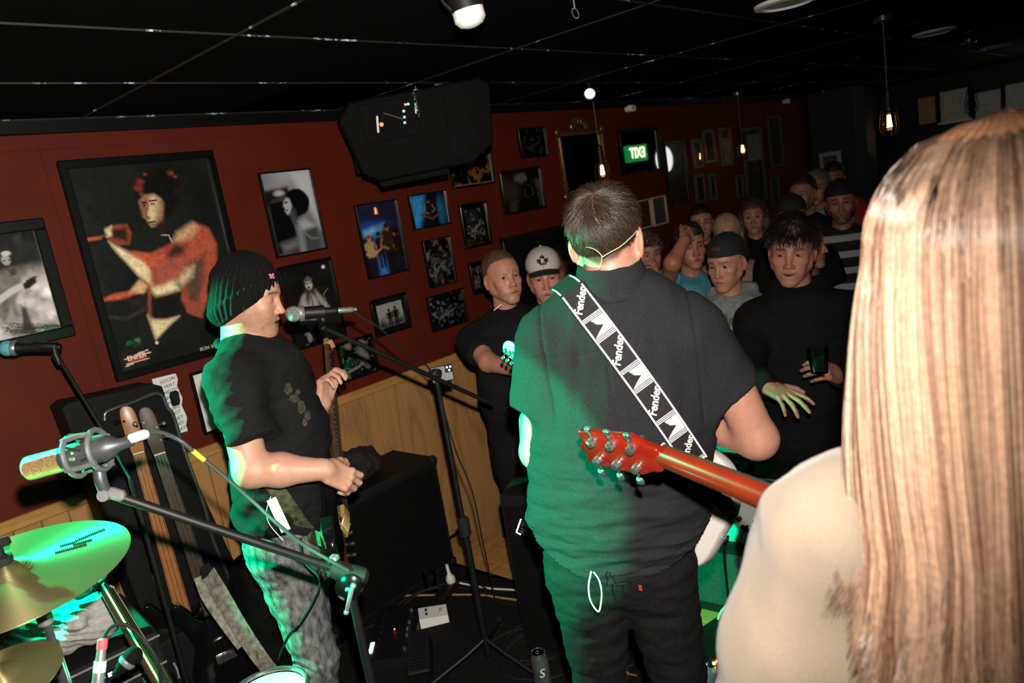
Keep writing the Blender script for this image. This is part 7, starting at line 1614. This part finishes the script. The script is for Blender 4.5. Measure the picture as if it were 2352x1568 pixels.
for i, (px, em, lab) in enumerate((((1976, 322), 6, 'bright candle bulb wall lamp by the navy pier'), ((1957, 318), .9, 'dim amber wall lamp by the navy pier'))):
    p = at_x(*px, 9.6 + .5 * i); t_ = thing('wall_lamp', lab, 'lamp', p - [0, 0, .12])
    part(t_, 'shade', MB().lathe([(.032, -.06), (.048, .06), (.03, .075), (0, .078)], 18, trans(p)), mat('lamp_glass_%d' % i, (1, .6, .35), .4, emit=em, ecol=(1, .62, .38) if i == 0 else (1, .3, .06)))
    part(t_, 'arm', MB().tube([p - [0, 0, .06], p - [0, 0, .14], [9.6 + .5 * i + .3, p[1], p[2] - .16]], .01, 8), STEEL); part(t_, 'post', MB().box((.06, .16, CEIL_Z - LOW), c=(9.6 + .5 * i + .33, p[1], (CEIL_Z + LOW) / 2)), DARKW)
for i, (a_, b_) in enumerate(((( 2110, 238), (2150, 272)), ((2160, 224), (2226, 262)), ((2240, 226), (2300, 262)), ((2310, 208), (2390, 262)))):
    x = 10.88; A_, B_ = at_x(*a_, x), at_x(*b_, x); t_ = thing('window_sign', ['small amber sign board at the far end of the room', 'pale board with a dark upper panel on the end wall', 'pale grey sign board on the end wall', 'large pale sign board on the end wall'][i], 'sign', ((A_ + B_) / 2 * [1, 1, 0] + [0, 0, min(A_[2], B_[2])]))
    w_, h_ = abs(A_[1] - B_[1]), abs(A_[2] - B_[2]) + .12; part(t_, 'board', MB().box((.03, w_, h_), c=(x - .02, (A_[1] + B_[1]) / 2, (A_[2] + B_[2]) / 2), bev=.004), mat(['amber_board', 'pale_board'][min(i, 1)], [(.25, .16, .06), (.30, .285, .25)][min(i, 1)], .6, var=.2, emit=.012, ecol=[(.5, .3, .1), (.7, .68, .6)][min(i, 1)])); part(t_, 'ledge', MB().box((.05, w_ + .06, .03), c=(x - .03, (A_[1] + B_[1]) / 2, (A_[2] + B_[2]) / 2 - h_ / 2), bev=.004), PAPER if i else DARKW)
# lit signs on the opposite side of the room, seen only as reflections
def reflect_at(px, py, total, y=WALL_Y - .0135):
    r = ray(px, py); t = y / r[1]; p = EYE + r * t; rr = r * [1, -1, 1]; return p + rr * (total - t), rr
e_, rr = reflect_at(1461, 352, 10.2); nrm_ = np.array([0, 1., 0]); Mx = basis(e_, (-1, 0, 0), (0, 0, 1), nrm_)
ext = thing('exit_sign', 'green lit exit sign mirrored in the bar mirror', 'sign', (e_[0], e_[1], e_[2] - .1))
part(ext, 'box', MB().box((.52, .22, .05), Mx, bev=.008), mat('exit_green', (.02, .25, .06), .5, emit=1.2, ecol=(.02, .5, .10))); part(ext, 'lettering', text_on(MB(), 'EXIT', .19, Mx @ trans((.0, 0, .027)), weight=.006), mat('exit_white', (.8, 1, .6), .5, emit=7, ecol=(.8, 1, .55)), smooth=False)
part(ext, 'hanger', MB().tube([e_ + [0, 0, .1], (e_[0], e_[1], CEIL_Z)], .008, 8), BLACK)
e_, rr = reflect_at(1528, 366, 10.7, WALL_Y - .0137); rs = thing('round_sign', 'round white light box sign reflected in the tall poster\'s glass', 'sign', e_ - [0, 0, .3]); Mx = basis(e_, (-1, 0, 0), (0, 0, 1), (0, 1, 0))
part(rs, 'face', MB().lathe([(.18, -.05), (.18, .02), (.165, .03), (0, .035)], 36, Mx), mat('light_box_white', (1, 1, 1), .5, emit=3.2, ecol=(1, .98, .95))); part(rs, 'bracket', MB().tube([e_ + [0, 0, .26], (e_[0], e_[1], CEIL_Z)], .012, 8), BLACK)
# ------------------------------------------------------------------ the audience
HDARK = hair_mat('hair_near_black', (.006, .0045, .004), (.014, .010, .008)); HBROWN = hair_mat('hair_dark_brown', (.022, .012, .007), (.05, .027, .014)); HGING = hair_mat('hair_ginger_brown', (.05, .026, .013), (.10, .052, .025)); HBLOND = hair_mat('hair_blonde', (.26, .17, .08), (.42, .29, .15)); HGREY = hair_mat('hair_grey', (.08, .075, .07), (.17, .165, .155))
FAB = lambda n, c, **k: mat(n, c, .88, spec=.15, var=.25, vscale=60, bump=.3, bscale=400, **k)
def cap_hat(root, Mw, q, md, mb_, back=False, name='cap'):
    s = q.get('s', 1.); w = q.get('w', 1.); F = Field((-.13, -.16, -.05), (.13, .15, .19), .005)
    F.ell((0, -.018 * s, .050 * s), (.086 * w * s, .110 * s, .088 * s), .01); F.box((0, 0, -.045 * s), (.3, .3, .08 * s), .002, .004, sub=True, M=rotm('X', -.10 if not back else .06)); v, f = F.mesh()
    cp = part(root, name, (xf(Mw, v), f), md)
    sg = -1 if back else 1; vv = []; n1, n2 = 15, 6
    for i in range(n2 + 1):
        t = i / n2
        for j in range(n1):
            a = (j / (n1 - 1) - .5) * 2.3; x = .082 * w * s * math.sin(a) * (1 - .05 * t); y = .108 * s * math.cos(a) + t * .062 * s * max(math.cos(a * .9), 0); z = .042 * s - .022 * s * math.sin(a) ** 2 - t * .014 * s + .004 * s
            vv.append((x, sg * y - .018 * s, z if not back else z - .01))
    n_ = len(vv); vv2 = [(x, y, z - .004) for x, y, z in vv]; fc = []
    for i in range(n2):
        for j in range(n1 - 1):
            k_ = i * n1 + j; fc += [(k_, k_ + 1, k_ + n1 + 1, k_ + n1), (n_ + k_, n_ + k_ + n1, n_ + k_ + n1 + 1, n_ + k_ + 1)]
    for j in range(n1 - 1): k_ = n2 * n1 + j; fc.append((k_, k_ + 1, n_ + k_ + 1, n_ + k_))
    part(cp, 'brim', (xf(Mw, vv + vv2), fc), mb_)
    part(cp, 'top_button', MB().ball((0, -.018 * s, .138 * s), .006 * s, 10, Mw), md)
    return cp
def on_cap(uv, q, off=.0015):                            # (x, z) on the cap's front -> head coordinates
    s = q.get('s', 1.); w = q.get('w', 1.); uv = np.asarray(uv, float); a, b_, c_ = .086 * w * s, .110 * s, .088 * s; x, z = uv[:, 0], uv[:, 1]; y = b_ * np.sqrt(np.clip(1 - (x / a) ** 2 - ((z - .05 * s) / c_) ** 2, .01, 1)) - .018 * s + off; return np.stack([x, y, z], 1)
def crowd(label, px, py, d, turn, q, hair, hm, top='tee', tm=None, pitch=0., roll=0., arms=None, hh=.0042, wide=1., name='person', legm=DENIMB, body_turn=None):
    """standing onlooker; (px, py) where the photograph shows the point between the eyes"""
    E_ = P(px, py, d); f0 = -E_[:2] / np.linalg.norm(E_[:2]); bt_ = turn if body_turn is None else body_turn
    rot = lambda a: np.array([f0[0] * math.cos(a) - f0[1] * math.sin(a), f0[0] * math.sin(a) + f0[1] * math.cos(a)])
    fb = rot(bt_); zh = E_[2] - LOW; off = np.array([*(-rot(turn) * .075), 0.]); base = np.array([E_[0] + off[0], E_[1] + off[1], LOW]); M = pm(base, fb)
    t_ = thing(name, label, 'person', base); s = q.get('s', 1.); q = dict(q, skin=tuple(np.array(q['skin']) * (.92, .78, .72)))
    MH = trans((0, .02, zh)) @ rotm('Z', turn - bt_) @ rotm('X', pitch) @ rotm('Y', roll)
    lo_arm = arms or {}
    pts = [np.array((0, 0, zh))]
    for k in lo_arm.values(): pts += [xf(np.linalg.inv(M), [P(*k['elbow'])])[0], xf(np.linalg.inv(M), [P(*k['wrist'])])[0]]
    pts = np.array(pts); lo = np.minimum(pts.min(0) - .13, (-.20, -.16, zh - .42)); hi = np.maximum(pts.max(0) + .13, (.20, .17, zh + .16)); lo[2] = min(lo[2], zh - .42) ; hi[2] = max(hi[2], zh + .16)
    F = Field(lo, hi, hh); eyes = add_head(F, MH, q)
    F.cone((0, -.015, zh - .075), (0, -.035, zh - .22), .053 * s, .060 * s, .03); F.cone((-.10, -.03, zh - .245), (.10, -.03, zh - .245), .05, .05, .03); F.cone((0, -.02, zh - .25), (0, -.02, zh - .36), .09, .085, .03, flat=((0, 1, 0), .7))
    S = Field((-.42, -.30, zh - .98), (.42, .42, zh - .10), .0105) if not lo_arm else Field(np.minimum(lo - .02, (-.42, -.30, zh - .98)), np.maximum(hi + .02, (.42, .42, zh - .10)), .0105)
    W_ = wide
    for sx, key in ((-1, 'L'), (1, 'R')):
        sh_ = np.array((sx * .165 * W_, -.03, zh - .265))
        if key in lo_arm:
            a_ = lo_arm[key]; e_ = xf(np.linalg.inv(M), [P(*a_['elbow'])])[0]; w_ = xf(np.linalg.inv(M), [P(*a_['wrist'])])[0]; F.chain([sh_, e_], [.048, .042], .03); F.chain([e_, w_], [.042, .028], .02)
            fd = xf(np.linalg.inv(M), [P(*a_['tip'])])[0] - w_; bk = np.linalg.inv(M)[:3, :3] @ np.array(a_['back'](RW) if callable(a_['back']) else a_['back']); add_hand(F, hand_m(w_, fd, bk), a_.get('curl', .4), side=a_.get('side', sx), thumb=a_.get('thumb', (.55, .25)), spread=a_.get('spread', .15), s=.97)
        else:
            e_ = np.array((sx * .225 * W_, -.02, zh - .52)); w_ = np.array((sx * .20 * W_, .10, zh - .74)); a_ = None
        if top == 'tee':
            sleeve(S, sh_, sh_ + (e_ - sh_) * .62, .074, .066)
            if a_ is None and hi[2] > 0: pass
        else: S.chain([sh_, e_], [.074, .066], .03); S.chain([e_, w_ - (w_ - e_) / np.linalg.norm(w_ - e_) * .02], [.066, .046], .03)
    S.cone((-.12 * W_, -.03, zh - .262), (.12 * W_, -.03, zh - .262), .072, .072, .04); S.cone((-.045, -.035, zh - .205), (.045, -.035, zh - .205), .056, .056, .04)
    S.chain([(0, -.02, zh - .32), (0, -.01, zh - .55), (0, -.01, zh - .86)], [.168 * W_, .165 * W_, .172 * W_], .05, flat=((0, 1, 0), .72))
    if top == 'hoodie':
        for sx in (-1, 1): S.chain([(sx * .03, .075, zh - .275), (sx * .085, .035, zh - .205), (sx * .085, -.05, zh - .155), (0, -.105, zh - .16)], [.024, .032, .036, .04], .02)
    v, f = F.mesh(); part(t_, 'body', (xf(M, v), f), SKIN, cols=head_cols(v, np.linalg.inv(MH), q)); add_eyes(t_, M @ MH, eyes, q)
    v, f = S.mesh(); v = relax(v, f, 1); nr = normals(v, f); v = v + nr * (.010 * fbm(v * [7, 7, 12] + px, 3))[:, None]; tp_ = part(t_, {'tee': 't_shirt', 'hoodie': 'hoodie', 'shirt': 'shirt'}[top], (xf(M, v), f), tm)
    if hair: hair_cap(t_, M @ MH, q, hair, hm)
    legs(t_, M, (0, -.01, zh - .84), [(-.085, .0, zh * .29), (.085, .0, zh * .29)], [(-.09, -.01, .06), (.09, -.01, .06)], m=legm, h=.018, folds=()); shoes(t_, M, [(-.09, -.01, .06), (.09, -.01, .06)])
    return t_, M, M @ MH, tp_
TEEK = FAB('black_tee_cloth', (.006, .006, .0065)); DKNAV = FAB('dark_navy_cloth', (.008, .010, .016)); PALE = (.46, .25, .18)
# man with cropped hair and man in the white cap
q = dict(s=.97, skin=(.44, .23, .165), brow=(.12, .07, .04), browk=.5, scalp=(.09, .05, .03), hl=.012, stubble=.15, gaze=(.25, .1))
t_, M_, MH_, tp_ = crowd('man with cropped ginger brown hair in a black polo shirt by the panelling', 1168, 637, 3.32, .42, q, 'crop', HGING, 'tee', TEEK, pitch=.08, body_turn=.2, wide=1.08, arms={'R': dict(elbow=(1122, 832, 3.28), wrist=(1190, 850, 3.12), tip=(1230, 850, 3.08), back=(-.5, -.5, .6), side=-1)})
part(tp_, 'collar_tip', MB().box((.04, .004, .02), basis(P(1143, 706, 3.2), RW[:, 0] * .8 - RW[:, 1] * .6, RW[:, 1], -RW[:, 2])), PAPER)
q = dict(s=1.09, skin=(.50, .27, .20), w=.98, brow=(.05, .03, .02), lips=(.34, .13, .11), gaze=(-.1, -.15))
t_, M_, MH_, tp_ = crowd('young man in a white cap with a black brim and maple leaf badge', 1252, 636, 3.76, .0, q, 'crop', HBROWN, 'tee', TEEK, pitch=-.05, wide=1.1)
cw = cap_hat(t_, MH_, q, mat('off_white_twill', (.52, .47, .41), .85, var=.08, vscale=300, bump=.2, bscale=500), mat('black_twill', (.007, .007, .007), .85, var=.2))
LEAF = [(0, .5), (.09, .32), (.2, .38), (.16, .08), (.3, .22), (.34, .12), (.5, .14), (.44, -.02), (.5, -.08), (.24, -.26), (.27, -.36), (.02, -.31), (.03, -.52), (-.03, -.52), (-.02, -.31), (-.27, -.36), (-.24, -.26), (-.5, -.08), (-.44, -.02), (-.5, .14), (-.34, .12), (-.3, .22), (-.16, .08), (-.2, .38), (-.09, .32)]
lf = np.array(LEAF) * .062 + [0, .092]; b_ = bmesh.new(); vs = [b_.verts.new((x, z, 0)) for x, z in lf]; b_.faces.new(vs); bmesh.ops.triangulate(b_, faces=b_.faces[:]); fc = [tuple(v_.index for v_ in f_.verts) for f_ in b_.faces]; b_.verts.index_update(); fc = [tuple(v_.index for v_ in f_.verts) for f_ in b_.faces]; vv = np.array([(v_.co.x, v_.co.y) for v_ in b_.verts]); b_.free()
part(cw, 'leaf_badge', (xf(MH_, on_cap(vv * [-1, 1], q, .0035)), fc), INK, smooth=False)
tv, tf_ = text_geo('R', .030, extrude=0, weight=.0006); part(cw, 'badge_letter', (xf(MH_, on_cap(np.stack([-tv[:, 0], tv[:, 1] + .090], 1), q, .0055)), tf_), WHITEP, smooth=False)
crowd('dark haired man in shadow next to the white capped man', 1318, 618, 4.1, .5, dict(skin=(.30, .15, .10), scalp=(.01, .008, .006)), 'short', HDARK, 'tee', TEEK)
t_, M_, MH_, tp_ = crowd('curly haired woman with her hand at her chin behind the guitarist', 1494, 585, 4.5, .25, dict(s=.96, skin=(.40, .19, .13)), 'curly', HBROWN, 'shirt', TEEK, arms={'L': dict(elbow=(1540, 690, 4.4), wrist=(1520, 640, 4.35), tip=(1508, 612, 4.32), back=(0.3, -.9, 0), curl=.7, side=1)})
t_, M_, MH_, tp_ = crowd('person in a shiny teal shirt with one arm raised to the head', 1592, 566, 4.0, .3, dict(s=.97, skin=(.36, .18, .12)), 'short', HDARK, 'tee', mat('teal_satin', (.05, .21, .27), .35, var=.3, vscale=14), arms={'R': dict(elbow=(1545, 604, 3.75), wrist=(1572, 552, 3.8), tip=(1592, 530, 3.88), back=(-.3, -.9, .1), curl=.6, side=-1)})
crowd('woman with tied back dark hair in the shadow behind the teal shirt', 1612, 512, 5.2, .05, dict(s=.97, skin=(.40, .21, .15), scalp=(.01, .007, .005)), 'bun', HDARK, 'tee', TEEK)
q = dict(s=1.02, skin=(.46, .25, .18), scalp=(.3, .2, .1))
t_, M_, MH_, tp_ = crowd('blonde woman with hair tied back behind the grey hoodie', 1670, 542, 4.65, -.1, q, 'bun', HBLOND, 'tee', FAB('dusty_pink_cloth', (.34, .20, .16)), roll=.1)
part(t_, 'earring', MB().ball((.082, -.005, -.045), .005, 8, MH_), CHROME)
q = dict(s=.98, skin=(.40, .21, .15))
t_, M_, MH_, tp_ = crowd('woman with round glasses and long wavy brown hair in a black blouse', 1730, 497, 5.2, -.05, q, 'long', HBROWN, 'shirt', TEEK)
gl = MB()
for sx in (-1, 1): gl.torus((sx * .0335, .098, -.003), .0225, .0016, MH_ @ trans((0, 0, 0)) if False else MH_ @ trans((sx * .0335, .098, -.003)) @ rotm('X', PI / 2) @ trans((-sx * .0335, -.098, .003)), 22, 6)
gl.tube(xf(MH_, [(-.011, .1, 0), (0, .102, .003), (.011, .1, 0)]), .0015, 6)
for sx in (-1, 1): gl.tube(xf(MH_, [(sx * .056, .096, 0), (sx * .076, .04, .002), (sx * .08, -.01, .0)]), .0014, 6)
gf = part(t_, 'glasses', gl, mat('thin_brass_rims', (.22, .15, .07), .35, .6, var=.1))
for sx in (-1, 1): part(gf, 'glass_lens', MB().lathe([(.021, -.0006), (.021, .0006)], 22, MH_ @ trans((sx * .0335, .098, -.003)) @ rotm('X', PI / 2)), thin_glass('spectacle_lens', gain=1.5))
# grey hoodie, black cap
q = dict(s=1.0, skin=(.48, .25, .18), brow=(.09, .05, .03), lips=(.36, .15, .12), jaw=.95, gaze=(-.15, -.05))
t_, M_, MH_, tp_ = crowd('young man in a light grey hoodie and black cap with small red lettering', 1652, 607, 3.45, -.48, q, 'crop', HBROWN, 'hoodie', FAB('grey_marl_fleece', (.20, .205, .20)), pitch=-.10, body_turn=-.1, wide=1.05)
ck = cap_hat(t_, MH_, q, mat('black_cap_cotton', (.008, .008, .009), .85, var=.2), MATS['black_cap_cotton'], back=True)
tv, tf_ = text_geo('RVCA', .017, extrude=0); part(ck, 'front_lettering', (xf(MH_, on_cap(np.stack([-tv[:, 0], tv[:, 1] + .085], 1), q, .004)), tf_), mat('red_thread', (.32, .03, .03), .7, var=.1), smooth=False)
tv, tf_ = text_geo('CA', .024, extrude=0, shear=.2)
sv = np.array([(.0755 * 1.12, .012 - x, z + .062) for x, z, _ in tv]); sv[:, 0] = .0875 * np.sqrt(np.clip(1 - ((sv[:, 1] + .018) / .112) ** 2 - ((sv[:, 2] - .05) / .09) ** 2, 0, 1)) + .002; part(ck, 'side_lettering', (xf(MH_, sv), tf_), WHITEP, smooth=False)
HB_ = bvh_of(tp_)
def chest(parent, s, size, px, py, m, **k):
    h = onto(HB_, px, py, .012); v_, f_ = text_geo(s, size, extrude=.0004, **k); xx = RW[:, 0] * .98 - RW[:, 1] * -.17; part(parent, 'printed_lettering', (xf(gmat(h, -RW[:, 1] - RW[:, 0] * .17, -RW[:, 2]), v_), f_), m, smooth=False)
FLM = mat('green_flame_print', (.03, .10, .045), .8, var=.5, vscale=80)
chest(tp_, 'AND', .036, 1664, 752, WHITEP); chest(tp_, 'GIANTS', .036, 1664, 772, WHITEP)
bk = MB()
for (px, py, w_, h_) in ((1655, 733, 12, 22), (1668, 728, 9, 30), (1680, 735, 14, 20), (1692, 738, 12, 16), (1662, 752, 26, 8), (1690, 758, 14, 10)):
    h = onto(HB_, px, py, .010)
    if h is not None: sc = 3.4 / FPX; bk.raw(xf(gmat(h, -RW[:, 1], -RW[:, 2]), [(-w_ / 2 * sc, -h_ / 2 * sc, 0), (w_ / 2 * sc, -h_ / 2 * sc, 0), (w_ * .35 * sc, h_ * .1 * sc, 0), (w_ * .1 * sc, h_ / 2 * sc, 0), (-w_ * .1 * sc, h_ * .15 * sc, 0), (-w_ * .4 * sc, h_ * .35 * sc, 0)]), [(0, 1, 2, 3, 4, 5)])
part(tp_, 'flame_print', bk, FLM, smooth=False)
# tall young man in the black hoodie with a drink
q = dict(s=1.04, skin=(.46, .225, .16), brow=(.03, .018, .01), lips=(.42, .16, .13), open=.0075, lid=.0034, smile=.0065, w=1.0, jaw=1.02, nose=1.0, gaze=(.05, -.02), scalp=(.012, .008, .006), hl=.006)
t_, M_, MH_, tp_ = crowd('smiling young man with dark fringe in a black hoodie at the stage edge', 1815, 580, 2.92, -.12, q, 'short', HDARK, 'hoodie', FAB('black_fleece', (.0065, .0065, .007)), roll=-.10, pitch=-.06, wide=1.12, hh=.0038, legm=FAB('blue_denim', (.03, .05, .09)),
    arms={'R': dict(elbow=(1722, 850, 2.95), wrist=(1762, 886, 2.74), tip=(1812, 912, 2.66), back=(-.35, -.45, .8), curl=[(.1, .3, .2), (.15, .35, .2), (.25, .45, .3), (.3, .5, .3)], side=-1, thumb=(.9, .1), spread=.45), 'L': dict(elbow=(1965, 880, 2.95), wrist=(1928, 862, 2.76), tip=(1868, 838, 2.66), back=(.3, -.8, .1), curl=[(.5, .8, .5)] * 4, side=1, thumb=(.5, .3))})
def hlim(p, j):
    lim = np.where(p[:, 1] > 0, .062 + .08 * p[:, 1], .05 + 1.1 * p[:, 1]); lim = np.maximum(lim, -.05); return (p[:, 2] > lim + j) & ~((np.abs(p[:, 0]) > .055) & (np.hypot((p[:, 1] + .012) / .026, (p[:, 2] + .01) / .038) < 1))
scalp_hair(t_, MH_, dict(q, s=1.075), 5200, lambda p: np.clip(.014 + (p[:, 2] + .03) * .36, .01, .058), (-.25, -.55, .8), ((.004, .003, .0022), (.022, .014, .009)), hlim, seed=5, lift=.28, width=.0009, name='hair_strands')
tv_ = MB()
for i in range(7): tv_.box((.0052, .004, .0065), MH_, c=((i - 3) * .0056, .0930 - .0006 * (i - 3) ** 2, -.0725), bev=.001)
part(t_, 'teeth', tv_, mat('teeth_enamel', (.62, .57, .48), .25, var=.05))
gc = P(1880, 826, 2.66); dg = thing('drinking_glass', 'glass tumbler of drink held by the man in the black hoodie', 'glass', gc - [0, 0, .05]); Mg_ = trans(gc - [0, 0, .045])
part(dg, 'tumbler', MB().lathe([(.030, 0), (.036, .085), (.034, .085), (.0285, .008), (0, .008)], 28, Mg_, caps=False).lathe([(.030, 0), (0, .0002)], 28, Mg_), thin_glass('tumbler_glass', (.9, 1, .95), gain=1.8)); part(dg, 'drink', MB().lathe([(.0, .009), (.0278, .009), (.031, .05), (0, .05)], 24, Mg_), mat('dark_cola', (.01, .014, .012), .05, var=.05)); part(dg, 'rim', MB().torus((0, 0, .085), .035, .0012, Mg_, 30, 6), thin_glass('tumbler_glass', (.9, 1, .95), gain=1.8))
# people farther back
t_, M_, MH_, tp_ = crowd('woman with long reddish brown hair turned away behind the black hoodie', 1872, 560, 3.75, 1.3, dict(s=.98, skin=(.44, .24, .17)), 'long', hair_mat('hair_chestnut', (.06, .026, .013), (.13, .058, .03)), 'shirt', FAB('white_strap_top', (.35, .33, .30)))
q = dict(s=1., skin=(.40, .20, .14)); t_, M_, MH_, tp_ = crowd('man in a plain black cap peering over the black hoodie', 1818, 500, 4.3, .0, q, 'crop', HDARK, 'tee', TEEK); cap_hat(t_, MH_, q, MATS['black_cap_cotton'], MATS['black_cap_cotton'])
crowd('man with cropped dark hair and stubble looking sideways', 1836, 447, 5.2, -.45, dict(s=1.03, skin=(.40, .21, .15), stubble=.6, beard=(.03, .02, .014), scalp=(.03, .02, .014)), 'crop', HBROWN, 'tee', DKNAV)
crowd('grey haired man in a pale blue shirt at the back', 1872, 432, 5.7, -.3, dict(s=1.04, skin=(.42, .21, .16), scalp=(.1, .095, .09)), 'short', HGREY, 'shirt', FAB('pale_blue_shirt', (.20, .32, .40)))
q = dict(s=1.04, skin=(.40, .21, .15), stubble=.9, beard=(.02, .013, .01)); STR = bpy.data.materials.new('striped_jersey'); STR.use_nodes = True; nt = STR.node_tree; N = nt.nodes; L = nt.links; ge = N.new('ShaderNodeNewGeometry'); sx_ = N.new('ShaderNodeSeparateXYZ'); L.new(ge.outputs['Position'], sx_.inputs[0]); mm = N.new('ShaderNodeMath'); mm.operation = 'PINGPONG'; mm.inputs[1].default_value = .05; L.new(sx_.outputs[2], mm.inputs[0]); gt_ = N.new('ShaderNodeMath'); gt_.operation = 'GREATER_THAN'; gt_.inputs[1].default_value = .03; L.new(mm.outputs[0], gt_.inputs[0]); mx = N.new('ShaderNodeMix'); mx.data_type = 'RGBA'; L.new(gt_.outputs[0], mx.inputs[0]); mx.inputs[6].default_value = (.01, .01, .012, 1); mx.inputs[7].default_value = (.38, .37, .35, 1); L.new(mx.outputs[2], N['Principled BSDF'].inputs['Base Color']); N['Principled BSDF'].inputs['Roughness'].default_value = .9
t_, M_, MH_, tp_ = crowd('bearded man in a black cap and striped jersey at the back', 1931, 465, 4.6, .0, q, 'crop', HDARK, 'tee', STR); cap_hat(t_, MH_, q, MATS['black_cap_cotton'], MATS['black_cap_cotton'], back=True)
crowd('man in a bright red top in the last row', 1914, 410, 6.4, -.1, dict(s=1.04, skin=(.42, .21, .15), scalp=(.02, .015, .01)), 'short', HDARK, 'shirt', FAB('bright_red_cloth', (.50, .05, .03)))
